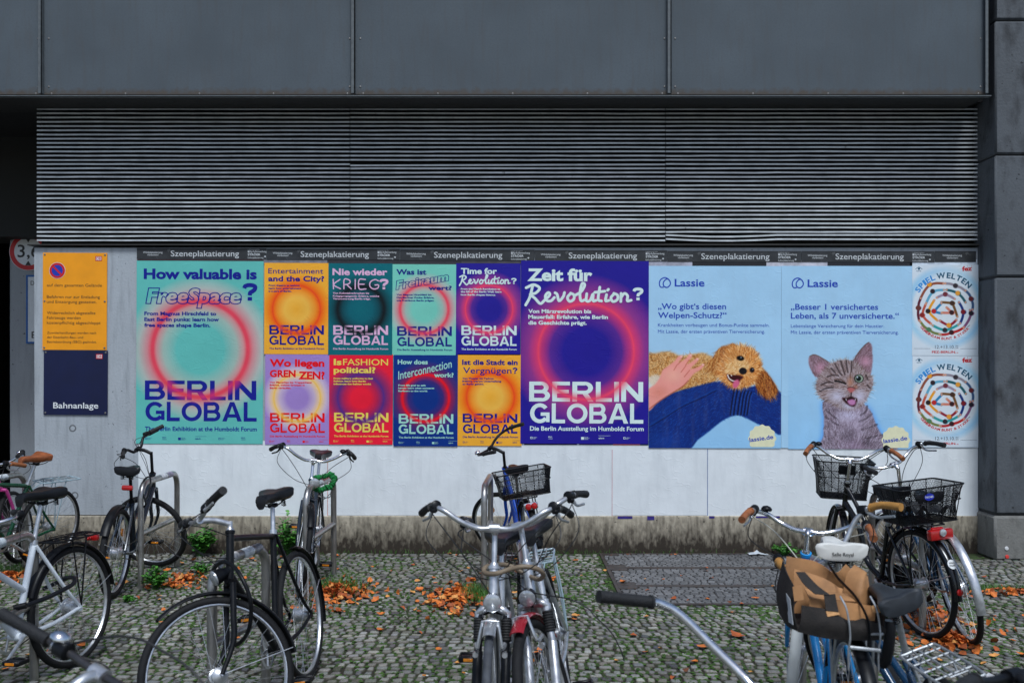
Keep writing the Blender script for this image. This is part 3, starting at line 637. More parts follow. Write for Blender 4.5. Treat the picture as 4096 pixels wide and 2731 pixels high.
def mint_ring(c): return [(0.0, None), (0.5, None), (0.78, (165, 190, 178)), (0.92, (214, 150, 150)), (0.985, c), (1.03, c), (1.12, (215, 140, 145)), (1.3, (180, 190, 182)), (1.55, None)]
def blue_ring(): return [(0.0, None), (0.48, None), (0.75, (90, 40, 145)), (0.94, (205, 55, 120)), (1.0, (250, 70, 105)), (1.04, (225, 60, 115)), (1.22, (150, 55, 140)), (1.62, None)]
def sun_ring(): return [(0.0, None), (0.5, (252, 190, 75)), (0.8, (252, 150, 40)), (0.94, (255, 110, 15)), (1.0, (250, 75, 25)), (1.05, (255, 100, 15)), (1.22, (253, 140, 25)), (1.5, None)]
berlin('exhibition_poster', 'large mint poster with outlined bubble lettering and a red ring, beside the orange sign', 315, 599, 606, 1018, 0.010, (100, 192, 182), (20, 30, 142), mint_ring((236, 72, 92)), (225, 50, 110), (1572, 990, 375),
    [('How valuable is', 1122, 2018, 435, 83, 'bb'), ('FreeSpace', 1135, 1900, 632, 130, 'o', {'shear': 0.15}), ('?', 1910, 2022, 603, 140, 'bb')],
    [('From Magnus Hirschfeld to', 1128, 1698, 722, 30), ('East Berlin punks: learn how', 1128, 1720, 768, 30), ('free spaces shape Berlin.', 1128, 1652, 814, 30)],
    (1135, 2018, 1237, 1390), (1140, 2022, 1405, 1558), ('The Berlin Exhibition at the Humboldt Forum', 1137, 2024, 1636, 34), (1066, 290), 1005, (1688, [1140, 1275, 1535, 1400, 1720, 1900], 1.0))
A = 490
LG = [150, 285, 530, 405]
berlin('exhibition_poster', 'small golden yellow poster headed by thin lettering, next to the teal one', 608, 604, 755, 813, 0.012, (252, 178, 52), (28, 22, 130), sun_ring(), (240, 80, 40), (357, 490, 182),
    [('Entertainment', 140, 560, 218, 40, 't'), ('and the City?', 140, 568, 278, 42, 'b')], [('From theatre to techno:', 143, 382, 315, 13), ('learn how entertainment', 143, 392, 337, 13), ('is a part of Berlin.', 143, 320, 359, 13)],
    (150, 568, 612, 683), (150, 568, 692, 762), ('The Berlin Exhibition at the Humboldt Forum', 150, 571, 797, 14), (110, 137), A)
berlin('exhibition_poster', 'small dark teal poster with a black ring and pale pink lettering', 755, 605, 902, 815, 0.013, (0, 106, 116), (232, 184, 216), [(0.0, None), (0.5, (0, 98, 110)), (0.78, (4, 72, 82)), (0.93, (8, 36, 42)), (1.0, (6, 18, 22)), (1.05, (8, 34, 40)), (1.2, (4, 72, 80)), (1.5, None)], (10, 26, 32), (848, 490, 178),
    [('Nie wieder', 630, 1050, 229, 52, 'b'), ('KRIEG', 636, 982, 333, 72, 'krieg'), ('?', 992, 1058, 335, 80, 'b')], [('Von Kolonialverbrechen bis', 634, 912, 372, 13), ('Kriegspropaganda: Erfahre, welche', 634, 988, 394, 13), ('Verantwortung Berlin trägt.', 634, 922, 415, 13)],
    (638, 1057, 612, 683), (638, 1057, 690, 760), ('Die Berlin Ausstellung im Humboldt Forum', 638, 1059, 797, 14), (599, 138), A)
berlin('exhibition_poster', 'small mint poster with outlined bubble lettering, between the teal and violet ones', 901, 607, 1048, 817, 0.010, (122, 208, 188), (24, 34, 130), mint_ring((240, 78, 98)), (225, 60, 110), (1335, 490, 183),
    [('Was ist', 1120, 1350, 226, 42, 'b'), ('Freiraum', 1115, 1535, 345, 72, 'o', {'shear': 0.2, 'rot': 10}), ('wert?', 1365, 1545, 343, 34, 'b')], [('Von Magnus Hirschfeld bis', 1122, 1390, 385, 13), ('Ost-Berliner Punks: Erfahre,', 1122, 1411, 407, 13), ('wie Freiräume Berlin prägen.', 1122, 1412, 429, 13)],
    (1128, 1547, 620, 692), (1130, 1547, 702, 772), ('Die Berlin Ausstellung im Humboldt Forum', 1130, 1551, 806, 14), (1088, 146), A)
berlin('exhibition_poster', 'small violet poster with brushed script, above a golden yellow one', 1048, 605, 1196, 815, 0.012, (36, 26, 148), (216, 236, 232), blue_ring(), (250, 75, 110), (1827, 490, 180),
    [('Time for', 1612, 1886, 224, 45, 'b'), ('', 1602, 1985, 300, 58, 'rev', {'w': 11}), ('?', 1995, 2035, 298, 45, 'b')], [('From the March Revolution to', 1612, 1912, 344, 13), ('the fall of the Berlin Wall: learn', 1612, 1921, 365, 13), ('how Berlin shapes history.', 1612, 1877, 388, 13)],
    (1618, 2037, 615, 687), (1618, 2037, 695, 768), ('The Berlin Exhibition at the Humboldt Forum', 1618, 2039, 801, 14), (1576, 143), A)
berlin('exhibition_poster', 'small lilac poster with red lettering and a thin yellow ring', 610, 812, 757, 1020, 0.010, (166, 134, 202), (240, 8, 22), [(0.0, None), (0.45, None), (0.75, (205, 180, 205)), (0.95, (246, 205, 150)), (1.0, (252, 196, 84)), (1.05, (248, 205, 140)), (1.25, (212, 188, 206)), (1.5, None)], (252, 190, 70), (362, 1170, 178),
    [('Wo liegen', 150, 570, 930, 58, 'bb'), ('GREN', 152, 350, 1010, 55, 'bb'), ('ZEN?', 372, 572, 1026, 60, 'bb')], [('Von Mauerbau bis Treppenhaus:', 152, 475, 1056, 13), ('Erfahre, welche Grenzen in', 152, 420, 1077, 13), ('Berlin verlaufen.', 152, 316, 1099, 13)],
    (155, 573, 1283, 1353), (155, 575, 1362, 1433), ('Die Berlin Ausstellung im Humboldt Forum', 155, 577, 1468, 14), (117, 831), A, (1494, LG, 0.8))
berlin('exhibition_poster', 'small bright red poster with a violet ring and yellow lettering', 757, 813, 903, 1020, 0.012, (246, 26, 56), (244, 216, 92), [(0.0, None), (0.42, None), (0.72, (190, 30, 80)), (0.93, (120, 40, 115)), (1.0, (88, 42, 132)), (1.05, (112, 42, 118)), (1.25, (165, 38, 95)), (1.6, None)], (100, 45, 135), (850, 1170, 178),
    [('Is', 640, 700, 918, 48, 'b'), ('FASHION', 712, 1058, 918, 48, 't'), ('political?', 640, 962, 978, 46, 'b')], [('From military uniforms to fast', 640, 943, 1026, 13), ('fashion: learn how Berlin', 640, 888, 1047, 13), ('influences the fashion world.', 640, 930, 1069, 13)],
    (645, 1063, 1283, 1353), (645, 1063, 1362, 1433), ('The Berlin Exhibition at the Humboldt Forum', 644, 1063, 1470, 14), (606, 833), A, (1496, [x + 490 for x in LG], 0.8))
berlin('exhibition_poster', 'small dark blue poster with a bright red ring and pale green lettering', 905, 815, 1052, 1024, 0.014, (0, 48, 132), (168, 222, 206), [(0.0, None), (0.5, None), (0.76, (60, 38, 115)), (0.92, (170, 28, 70)), (0.98, (240, 16, 40)), (1.03, (240, 16, 40)), (1.1, (150, 30, 80)), (1.3, (80, 42, 110)), (1.6, None)], (240, 24, 44), (1345, 1170, 178),
    [('How does', 1130, 1360, 912, 36, 'b'), ('Interconnection', 1135, 1560, 1030, 62, 't', {'shear': 0.3, 'rot': 13}), ('work?', 1408, 1558, 1010, 34, 'b')], [('From life goal to safe', 1135, 1345, 1079, 13), ('haven: learn what connects', 1135, 1410, 1100, 13), ('Berliners to the world.', 1135, 1360, 1122, 13)],
    (1140, 1557, 1291, 1363), (1140, 1557, 1370, 1443), ('The Berlin Exhibition at the Humboldt Forum', 1140, 1560, 1477, 14), (1100, 841), A, (1504, [x + 990 for x in LG], 0.8))
berlin('exhibition_poster', 'small golden yellow poster behind a black handlebar grip', 1052, 813, 1199, 1023, 0.012, (252, 178, 52), (28, 22, 130), sun_ring(), (240, 80, 40), (1840, 1165, 182),
    [('Ist die Stadt ein', 1622, 2047, 918, 40, 'b'), ('Vergnügen', 1630, 2000, 983, 46, 't'), ('?', 2010, 2045, 983, 46, 'b')], [('Von Theater bis Techno:', 1625, 1865, 1028, 13), ('Erfahre, warum Unterhaltung', 1625, 1922, 1049, 13), ('zu Berlin gehört.', 1625, 1790, 1071, 13)],
    (1628, 2047, 1290, 1358), (1630, 2047, 1370, 1440), ('Die Berlin Ausstellung im Humboldt Forum', 1630, 2052, 1475, 14), (1590, 836), A, (1502, [x + 1480 for x in LG], 0.8))
berlin('exhibition_poster', 'large violet blue poster with white brushed script and a glowing pink ring', 1197, 599, 1490, 1018, 0.014, (34, 24, 146), (222, 240, 236), blue_ring(), (250, 75, 110), (562, 810, 366),
    [('Zeit für', 110, 608, 272, 96, 'bb'), ('', 98, 905, 432, 118, 'rev', {'w': 21}), ('?', 920, 998, 415, 97, 'bb')], [('Von Märzrevolution bis', 118, 600, 517, 30), ('Mauerfall: Erfahre, wie Berlin', 118, 728, 560, 30), ('die Geschichte prägt.', 118, 566, 605, 30)],
    (128, 1000, 1040, 1192), (135, 1002, 1205, 1358), ('Die Berlin Ausstellung im Humboldt Forum', 135, 1006, 1415, 34), (62, 116), 978, (1462, [138, 275, 660, 527, 850], 1.0))

# ------------------------------------------------------------------ white sheets, black strip, remnants
M_white = paper_mat('white_paper', lin((230, 234, 236)), None, 0.24, dirt=0.2)
us = [318, 537, 753, 970, 1188, 1406, 1625, 1845, 2063, 2246]
side = ['leftmost, behind the black bicycle at the left rack', 'second from the left, left of the green wrapped rack', 'behind the handlebar with the round headlight', 'between the green wrapped rack and the blue bicycle', 'behind the rear wire basket of the blue bicycle', 'in the middle of the bare stretch, below the violet poster', 'below the puppy poster, above the cellar covers', 'below the kitten poster, behind the front basket', 'rightmost, next to the dark pillar']
for i in range(9):
    sheet('paper_sheet', us[i] - (1.2 if i else 0), 1012, us[i + 1], 1184 + (2.5 if i > 5 else 0) + 1.2 * math.sin(i * 2.1), 0.0035 + 0.0007 * (i % 2), M_white, 'blank white paper sheet, ' + side[i], 'paper sheet', 'blank white paper sheets')
rm = MB()
for q in (1440, 1482, 1640, 1700): 
    pass
M_strip = mat('black_strip_paper', (0.022, 0.024, 0.027), 0.6, var=0.5, scale=8, spot=(0.08, 0.082, 0.085), spots=0.36)
M_lt = mat('strip_lettering', (0.55, 0.57, 0.58), 0.6)
ss = [315, 613, 919, 1228, 1532, 1840, 2146, 2241]
spl = ['above the large mint poster', 'above the yellow and teal posters', 'above the small mint and violet posters', 'above the large violet poster', 'above the puppy poster', 'above the kitten poster', 'cut short at the right end of the row']
for i in range(7):
    top = 570 + 7 * min(1, (ss[i] - 315) / 1300); u0, u1 = ss[i], ss[i + 1]
    root, W, H = sheet('banner_strip', u0 + 0.3, top, u1 - 0.3, top + 25, 0.010 + 0.001 * (i % 2), M_strip, 'black paper strip with white lettering ' + spl[i], 'strip', 'black strips along the top of the wall', 0.12)
    b = MB(); k = W / (u1 - u0) if i < 6 else 1.7415 / 428; off = 14 if i == 0 else 14 if i != 6 else 17
    X = lambda x: x * k; Z = lambda y: -y * k
    b2_, b3_ = MB(), MB()
    put_text(b, 'Wildplakatierung', X(off), X(off + 45), Z(12), 4.3 * k, 0.01, y=DY); put_text(b, 'verboten!', X(off + 10), X(off + 36), Z(17.5), 4.3 * k, 0.01, y=DY)
    if i < 6:
        put_text(b2_, 'Szeneplakatierung', X(off + 64), X(off + 221), Z(19), 13.4 * k, 0.006, y=DY)
        q = off + 241; rect(b3_, X(q), Z(10), X(q + 4), Z(5.5), DY); put_text(b3_, 'Ilg-Außenwerbung', X(q + 5), X(q + 43), Z(9.5), 4.4 * k, 0.01, y=DY); put_text(b3_, 'STRÖER', X(q), X(q + 29), Z(17), 5 * k, 0.03, y=DY); put_text(b3_, 'kulturplakatierung', X(q), X(q + 36), Z(23.5), 4 * k, 0.005, shear=0.1, y=DY)
        put_text(b3_, 'Im Auftrag des Landes Berlin', X(q), X(q + 27), Z(4), 1.8 * k, y=DY); disc(b3_, X(q + 40), Z(19), 2.0 * k, DY, 8)
    b.build('warning_lettering', M_lt, root, smooth=False)
    if b2_.v: b2_.build('lettering', M_lt, root, smooth=False); b3_.build('logo', M_lt, root, smooth=False)
rng = random.Random(5)
rem = [(752.4, 1030, 753.5, 1184, (196, 120, 110), 'hairline reddish seam of old paper behind the headlight bicycle'), (1405.5, 1032, 1406.4, 1186, (190, 112, 122), 'hairline reddish seam in the white paper left of the cellar covers'), (1624.5, 1030, 1625.6, 1187, (60, 88, 150), 'hairline blue seam in the white paper above the cellar covers'), (316, 596, 606, 606, (60, 40, 44), 'dark torn poster edge showing above the large mint poster'), (606, 597, 752, 607, (120, 118, 124), 'grey torn poster edge above the golden yellow poster'), (752, 597, 1060, 608, (46, 44, 50), 'blackish torn poster edge above the teal and mint posters'), (1060, 598, 1200, 608, (66, 62, 70), 'dark grey torn poster edge above the small violet poster'), (1215, 593, 1330, 601, (200, 205, 215), 'pale torn poster edge above the large violet poster, left half'), (1330, 594, 1446, 602, (220, 160, 145), 'pinkish torn poster edge above the large violet poster'), (1490, 598, 1590, 612, (165, 165, 178), 'mottled grey torn poster edge above the puppy poster'), (1590, 598, 1760, 612, (28, 28, 34), 'black torn poster edge above the puppy poster'), (1760, 597, 1900, 612, (190, 188, 198), 'light grey torn poster edge between puppy and kitten posters'), (1900, 599, 2095, 612, (34, 34, 42), 'dark torn poster edge above the kitten poster'), (2090, 596, 2244, 610, (205, 214, 226), 'pale paper edge above the upper festival poster'),
       (1204, 1012, 1325, 1021, (40, 22, 20), 'dark brown poster remnant below the large violet poster'), (1330, 1012, 1408, 1021, (62, 30, 26), 'brownish poster remnant below the large violet poster'), (1408, 1012, 1470, 1022, (236, 110, 82), 'coral poster remnant below the large violet poster'), (1470, 1012, 1490, 1022, (24, 52, 48), 'dark green poster remnant below the large violet poster'), (903, 800, 908, 1020, (60, 150, 165), 'narrow teal sliver of an older poster between red and blue posters')]
for (u0, v0, u1, v1, c, la) in rem:
    u1 = min(u1, 2244)
    sheet('poster_remnant', u0, v0, u1, v1, 0.0065, mat('remnant_%d_%d' % (u0, v0), lin(c), 0.7, var=0.35, scale=14), la, 'paper scrap', 'torn poster remnants', 0.1)
for i, (u0, u1, h) in enumerate(((1418, 1452, 6), (1486, 1502, 9), (1628, 1640, 5), (1735, 1790, 4))):
    sheet('poster_remnant', u0, 1184, u1, 1184 + h, 0.0226, mat('remnant_violet', lin((52, 40, 120)), 0.8, var=0.4, scale=20), ['violet paint smear under the white paper, left of the cellar covers', 'small violet paint smear under the white paper above the cellar covers', 'tiny violet smear under the puppy poster sheet', 'long thin violet smear behind the chrome handlebar'][i], 'paper scrap', 'violet smears under the white paper', 0)

# ------------------------------------------------------------------ the two pet insurance posters
ICE = (172, 213, 241); INK = lin((8, 62, 178)); M_ink = mat('lassie_ink', INK, 0.6, var=0.03); M_badge = mat('badge_cream', lin((232, 228, 190)), 0.6, var=0.05)
def pet(name, label, u0, v0, u1, v1, depth, org, sc, lg, texts, badge, btext):
    root, W, H = sheet(name, u0, v0, u1, v1, depth, paper_mat(name + label[:8], lin(ICE), None, 0.2, dirt=.08), label, 'poster', 'pet insurance posters', 0.1)
    k = W / sc; fx_ = lambda x: (x - org[0]) * k; fz_ = lambda y: -(y - org[1]) * k
    for nm, sl in (('brand_lettering', texts[:1]), ('headline', texts[1:3]), ('small_print', texts[3:])):
        b = MB()
        for t, x0, x1, base, cap, o_ in sl: put_text(b, t, fx_(x0), fx_(x1), fz_(base), cap * k, o_, y=DY)
        b.build(nm, M_ink, root, smooth=False)
    g = MB(); cx, cy = lg
    ribbon(g, [(fx_(cx - 12), fz_(cy + 36)), (fx_(cx - 32), fz_(cy + 34)), (fx_(cx - 42), fz_(cy + 10)), (fx_(cx - 32), fz_(cy - 22)), (fx_(cx + 2), fz_(cy - 38)), (fx_(cx + 34), fz_(cy - 18)), (fx_(cx + 42), fz_(cy + 12)), (fx_(cx + 20), fz_(cy + 36)), (fx_(cx - 6), fz_(cy + 28)), (fx_(cx - 12), fz_(cy + 2)), (fx_(cx + 4), fz_(cy - 22)), (fx_(cx + 22), fz_(cy - 30))], 8.5 * k, DY)
    g.build('emblem', M_ink, root, smooth=False)
    bx, by, br = badge; c = MB(); n = 96; vs = []; zmin = -H + 0.002
    for q in range(n):
        a = 2 * PI * q / n; r = br * (1 + 0.045 * math.cos(12 * a)); vs.append((min(fx_(bx + r * math.cos(a)), W), DY * 2.2, max(fz_(by + r * math.sin(a)), zmin)))
    c.add(vs, [tuple(range(n - 1, -1, -1))]); bo = c.build('badge', M_badge, root, smooth=False)
    t = MB(); put_text(t, 'lassie.de', fx_(btext[0]), fx_(btext[1]), fz_(btext[2]), 32 * k, 0.02, rot=rad(8), y=DY * 3.2); t.build('badge_lettering', M_ink, bo, smooth=False)
    return root, W, H, k
P1, W1, H1, k1 = pet('pet_poster', 'large pale blue poster of a curly puppy lying on a knee in jeans', 1490, 611, 1794, 1026, 0.012, (1043, 155), 1012, (1165, 282),
    [('Lassie', 1240, 1468, 312, 58, 0.02), ('„Wo gibt‘s diesen', 1113, 1633, 485, 45, 0.015), ('Welpen-Schutz?“', 1113, 1637, 553, 45, 0.015), ('Krankheiten vorbeugen und Bonus-Punkte sammeln.', 1113, 1965, 618, 25, 0), ('Mit Lassie, der ersten präventiven Tierversicherung.', 1113, 1930, 667, 25, 0)], (1910, 1470, 103), (1815, 1998, 1497))
P2, W2, H2, k2 = pet('pet_poster', 'large pale blue poster of a winking tabby kitten', 1794.5, 611, 2096, 1028, 0.011, (47, 157), 1000, (170, 287),
    [('Lassie', 245, 475, 318, 58, 0.02), ('„Besser 1 versichertes', 118, 782, 490, 45, 0.015), ('Leben, als 7 unversicherte.“', 118, 940, 558, 45, 0.015), ('Lebenslange Versicherung für dein Haustier.', 118, 828, 625, 25, 0), ('Mit Lassie, der ersten präventiven Tierversicherung.', 118, 938, 673, 25, 0)], (918, 1480, 105), (825, 1008, 1503))
def punch(c, k):
    w_ = np.clip(np.abs(c.c - c.bg).max(-1) / 40, 0, 1)[..., None]; c.c = np.clip(c.c + w_ * ((c.c - 128) * (k - 1) - 2), 0, 255)
# puppy
c = Canvas(1044, 730, 2054, 1544, 3.6, ICE)
c.Y0 = 730; 
lum = np.clip((c.Y - 900) / 600, 0, 1)[..., None]; c.c += lum * 0.35 * (np.array((120, 190, 245)) - c.c)
c.bg = c.c.copy()
body = [(1040, 840), (1090, 822), (1160, 812), (1230, 818), (1290, 845), (1380, 830), (1450, 820), (1520, 850), (1560, 900), (1570, 1010), (1500, 1075), (1400, 1080), (1300, 1110), (1220, 1130), (1100, 1090), (1040, 1010)]
c.spot(1280, 960, 330, 170, (224, 238, 248), 0.4, 0.6)
m = c.poly(body, (202, 142, 80), 14)
c.fur(m, 3400, 34, [(240, 206, 150), (224, 178, 116), (205, 148, 84), (160, 100, 48), (236, 200, 150), (120, 72, 34)], lambda x, y: math.sin(x * 0.02) * 1.6 + y * 0.01, 1.2, 0.75)
c.poly([(1040, 1010), (1110, 985), (1150, 1020), (1100, 1090), (1040, 1100)], (225, 215, 200), 10, 0.8)
jeans = [(1040, 1250), (1120, 1180), (1240, 1120), (1400, 1075), (1540, 1040), (1640, 1035), (1740, 1065), (1830, 1075), (1880, 1060), (1960, 1095), (2060, 1140), (2060, 1430), (1960, 1390), (1880, 1360), (1800, 1320), (1740, 1296), (1680, 1300), (1600, 1340), (1500, 1420), (1420, 1480), (1330, 1560), (1040, 1560)]
m = c.poly(jeans, (22, 54, 124), 4)
c.fur(m, 3000, 26, [(34, 78, 156), (52, 104, 184), (12, 34, 84), (20, 54, 124)], lambda x, y: -0.55 if x < 1600 else 0.55, 0.3, 0.5)
c.line([(1050, 1370), (1150, 1310), (1300, 1215), (1440, 1150), (1560, 1090)], 10, (26, 70, 140), 0.8); c.line([(1050, 1385), (1150, 1325), (1300, 1230), (1440, 1165), (1560, 1105)], 4, (6, 18, 50))
for q, x in enumerate((1690, 1716, 1745, 1770, 1795, 1818)): c.line([(x + 10, 1085 + q * 6), (x - 4, 1150), (x - 14, 1220), (x - 24, 1290)], 10, (4, 14, 44), 0.75); c.line([(x + 22, 1095 + q * 6), (x + 8, 1160), (x - 2, 1220), (x - 10, 1285)], 6, (44, 90, 160), 0.6)
c.spot(1180, 1500, 220, 110, (30, 72, 150), 0.1, 0.55); c.spot(1250, 1200, 260, 60, (32, 76, 150), 0.1, 0.35, -0.5)
c.line([(1860, 1070), (1940, 1120), (2055, 1175)], 8, (30, 70, 140), 0.7)
# hand
arm = [(1036, 1110), (1090, 1060), (1130, 1000), (1150, 950), (1190, 920), (1240, 880), (1270, 845), (1300, 838), (1295, 860), (1268, 890), (1300, 880), (1340, 845), (1352, 826), (1372, 832), (1366, 858), (1330, 905), (1380, 880), (1410, 856), (1424, 866), (1410, 890), (1360, 940), (1420, 925), (1456, 900), (1466, 912), (1440, 945), (1390, 975), (1360, 1010), (1330, 1050), (1270, 1095), (1180, 1150), (1110, 1200), (1036, 1262)]
m = c.poly(arm, (236, 158, 146), 3)
c.spot(1230, 990, 110, 80, (240, 176, 156), 0.1, 0.8); c.spot(1120, 1120, 90, 70, (214, 130, 108), 0.1, 0.5)
for p in ([(1262, 905), (1235, 950)], [(1325, 918), (1290, 965)], [(1356, 950), (1315, 1000)], [(1290, 880), (1268, 905)], [(1352, 870), (1325, 912)]): c.line(p, 7, (196, 104, 88), 0.7)
c.line([(1036, 1255), (1120, 1190), (1220, 1125), (1300, 1075), (1345, 1030)], 10, (170, 88, 66), 0.6)
for x, y in ((1292, 846), (1364, 836), (1416, 866), (1458, 908)): c.spot(x, y, 12, 9, (250, 200, 190), 0.3, 0.9)
# head
ear1 = [(1600, 770), (1640, 760), (1690, 745), (1720, 770), (1660, 800), (1620, 850), (1590, 920), (1560, 960), (1500, 900), (1530, 860), (1560, 810)]
ear2 = [(1900, 930), (1940, 960), (1985, 1020), (2020, 1080), (2018, 1120), (1980, 1150), (1930, 1140), (1880, 1100), (1855, 1040), (1870, 980)]
m = c.poly(ear1, (186, 116, 58), 8); c.fur(m, 700, 60, [(214, 150, 84), (160, 92, 42), (232, 180, 116), (130, 70, 30)], 1.9, 0.5, 0.8)
m = c.poly(ear2, (150, 84, 38), 8); c.fur(m, 700, 60, [(190, 116, 56), (120, 60, 24), (214, 150, 84), (96, 48, 20)], 1.3, 0.4, 0.8)
head = [(1590, 880), (1640, 800), (1700, 770), (1780, 768), (1850, 800), (1890, 860), (1905, 930), (1870, 1000), (1850, 1050), (1780, 1080), (1700, 1086), (1640, 1060), (1580, 1010), (1565, 950)]
m = c.poly(head, (220, 150, 84), 8)
c.fur(m, 1900, 40, [(240, 186, 118), (226, 152, 80), (186, 108, 50), (250, 214, 160), (160, 90, 44)], lambda x, y: math.atan2(y - 950, x - 1760), 0.5, 0.75)
c.spot(1740, 900, 120, 60, (240, 204, 150), 0.2, 0.6, 0.3); c.spot(1700, 830, 80, 45, (196, 132, 72), 0.1, 0.6)
c.poly([(1640, 980), (1670, 970), (1720, 985), (1765, 1000), (1740, 1030), (1720, 1060), (1680, 1045), (1650, 1020)], (70, 20, 24), 3)
c.line([(1645, 985), (1660, 1015), (1690, 1032), (1715, 1030)], 8, (240, 230, 220)); c.line([(1668, 975), (1676, 992)], 7, (245, 240, 230), 1)
c.poly([(1690, 1040), (1724, 1020), (1736, 1050), (1712, 1084), (1688, 1080)], (214, 106, 140), 3)
c.spot(1762, 955, 34, 30, (28, 18, 24), 0.75); c.spot(1752, 944, 12, 7, (110, 96, 110), 0.2, 0.8)
c.spot(1743, 858, 34, 22, (34, 18, 14), 0.7, 1, 0.15); c.spot(1742, 858, 20, 19, (8, 6, 12), 0.7); c.spot(1748, 852, 5, 5, (225, 235, 245), 0.4)
c.spot(1832, 948, 22, 24, (30, 20, 24), 0.65); c.spot(1838, 942, 5, 5, (150, 170, 200), 0.4)
c.fur(c.inside([(1640, 900), (1780, 890), (1800, 950), (1730, 985), (1640, 970)]), 420, 36, [(246, 216, 168), (226, 176, 112), (200, 140, 80)], lambda x, y: 2.6 + (y - 930) * 0.01, 0.5, 0.7)
c.spot(1762, 955, 32, 28, (28, 18, 24), 0.8)
punch(c, 1.14)
c.build('puppy_picture', M_print, P1, k1, 1043, 155, DY * 0.6)
# kitten
c = Canvas(100, 700, 1042, 1548, 3.6, ICE)
c.c += np.clip((c.Y - 900) / 600, 0, 1)[..., None] * 0.35 * (np.array((120, 190, 245)) - c.c)
c.bg = c.c.copy()
torso = [(360, 1210), (400, 1180), (640, 1200), (720, 1250), (760, 1340), (800, 1420), (860, 1490), (905, 1560), (380, 1560), (368, 1440), (372, 1320)]
halo = c.blur(c.inside(torso), 26); c.blend(halo * 0.9, (52, 120, 214))
m = c.poly(torso, (170, 156, 162), 7)
c.fur(m, 2600, 44, [(190, 172, 176), (140, 122, 126), (106, 90, 94), (214, 200, 206), (86, 72, 74)], lambda x, y: 1.57 + (x - 560) * 0.0022, 0.4, 0.65)
c.spot(600, 1330, 170, 170, (206, 190, 200), 0.15, 0.75); c.spot(560, 1290, 130, 60, (226, 220, 232), 0.1, 0.75)
for p in ([(385, 1250), (430, 1290), (470, 1320)], [(380, 1300), (430, 1340), (480, 1365)], [(650, 1290), (690, 1260), (700, 1220)], [(640, 1340), (700, 1310), (735, 1280)], [(660, 1400), (730, 1380), (775, 1360)], [(690, 1470), (760, 1450), (820, 1440)]): c.line(p, 15, (72, 62, 66), 0.5)
c.spot(560, 1450, 70, 90, (96, 84, 90), 0.1, 0.6); c.spot(600, 1520, 160, 70, (186, 160, 176), 0.1, 0.6); c.spot(700, 1500, 60, 46, (70, 56, 62), 0.1, 0.6)
m_t = c.inside(torso); c.fur(m_t, 900, 36, [(230, 218, 226), (170, 150, 158), (120, 104, 110)], lambda x, y: 1.57 + (x - 560) * 0.003, 0.5, 0.5)
e1 = [(262, 845), (300, 832), (360, 860), (430, 910), (420, 950), (370, 1000), (330, 1010), (290, 980), (264, 930), (252, 880)]
e2 = [(590, 890), (630, 820), (680, 760), (712, 738), (734, 760), (740, 830), (738, 920), (720, 990), (680, 960), (630, 920)]
for e, ctr in ((e1, (345, 935)), (e2, (688, 880))):
    m = c.poly(e, (170, 138, 140), 4); c.fur(m, 420, 34, [(206, 176, 184), (140, 104, 104), (118, 92, 90)], 1.0 if e is e1 else 2.1, 0.5, 0.6)
    c.spot(*ctr, 60, 58, (222, 168, 178), 0.1, 0.85, 0.6)
c.line(e1[:5], 9, (120, 94, 84), 0.8); c.line([(590, 890), (630, 820), (680, 760), (712, 738)], 9, (110, 86, 80), 0.8)
head = [(330, 1010), (370, 950), (430, 900), (500, 872), (570, 874), (630, 905), (690, 960), (738, 1000), (742, 1060), (720, 1120), (690, 1180), (640, 1230), (570, 1252), (500, 1240), (420, 1200), (350, 1160), (315, 1100), (312, 1050)]
m = c.poly(head, (184, 166, 160), 5)
c.fur(m, 2400, 36, [(206, 184, 172), (158, 130, 116), (120, 94, 82), (226, 208, 200), (96, 74, 64)], lambda x, y: math.atan2(y - 1090, x - 575), 0.4, 0.65)
for p in ([(500, 880), (512, 930), (530, 980)], [(540, 876), (545, 920), (552, 965)], [(580, 882), (580, 930), (578, 960)], [(455, 900), (480, 950), (505, 985)], [(395, 1000), (440, 985), (480, 990)], [(350, 1060), (400, 1040), (440, 1045)], [(340, 1110), (390, 1085), (440, 1080)], [(690, 985), (705, 1020)], [(700, 1060), (720, 1085)], [(425, 935), (455, 965)]): c.line(p, 13, (58, 47, 45), 0.6)
c.spot(470, 1150, 100, 70, (226, 222, 230), 0.1, 0.85); c.spot(640, 1150, 80, 70, (224, 220, 230), 0.1, 0.85); c.spot(560, 1218, 90, 44, (226, 226, 236), 0.1, 0.8)
c.spot(572, 1040, 34, 60, (206, 146, 112), 0.1, 0.8); c.spot(610, 1075, 26, 26, (196, 120, 86), 0.1, 0.6)
c.spot(637, 1012, 38, 35, (22, 22, 24), 0.9); c.spot(638, 1012, 33, 31, (176, 190, 160), 0.8); c.spot(634, 1012, 22, 23, (24, 42, 40), 0.75); c.spot(625, 1002, 7, 8, (240, 248, 255), 0.4)
c.line([(455, 1032), (480, 1034), (510, 1042), (535, 1052)], 13, (24, 16, 16)); c.line([(450, 1020), (490, 1018), (530, 1038)], 9, (110, 86, 76), 0.8)
c.poly([(548, 1085), (580, 1078), (610, 1088), (598, 1106), (578, 1124), (560, 1108)], (206, 120, 112), 3); c.line([(548, 1085), (580, 1077), (610, 1088)], 5, (60, 30, 28)); c.line([(578, 1120), (577, 1145)], 7, (50, 24, 26))
c.poly([(508, 1158), (545, 1160), (577, 1146), (600, 1158), (624, 1166), (616, 1200), (600, 1224), (565, 1218), (535, 1196)], (54, 18, 22), 3)
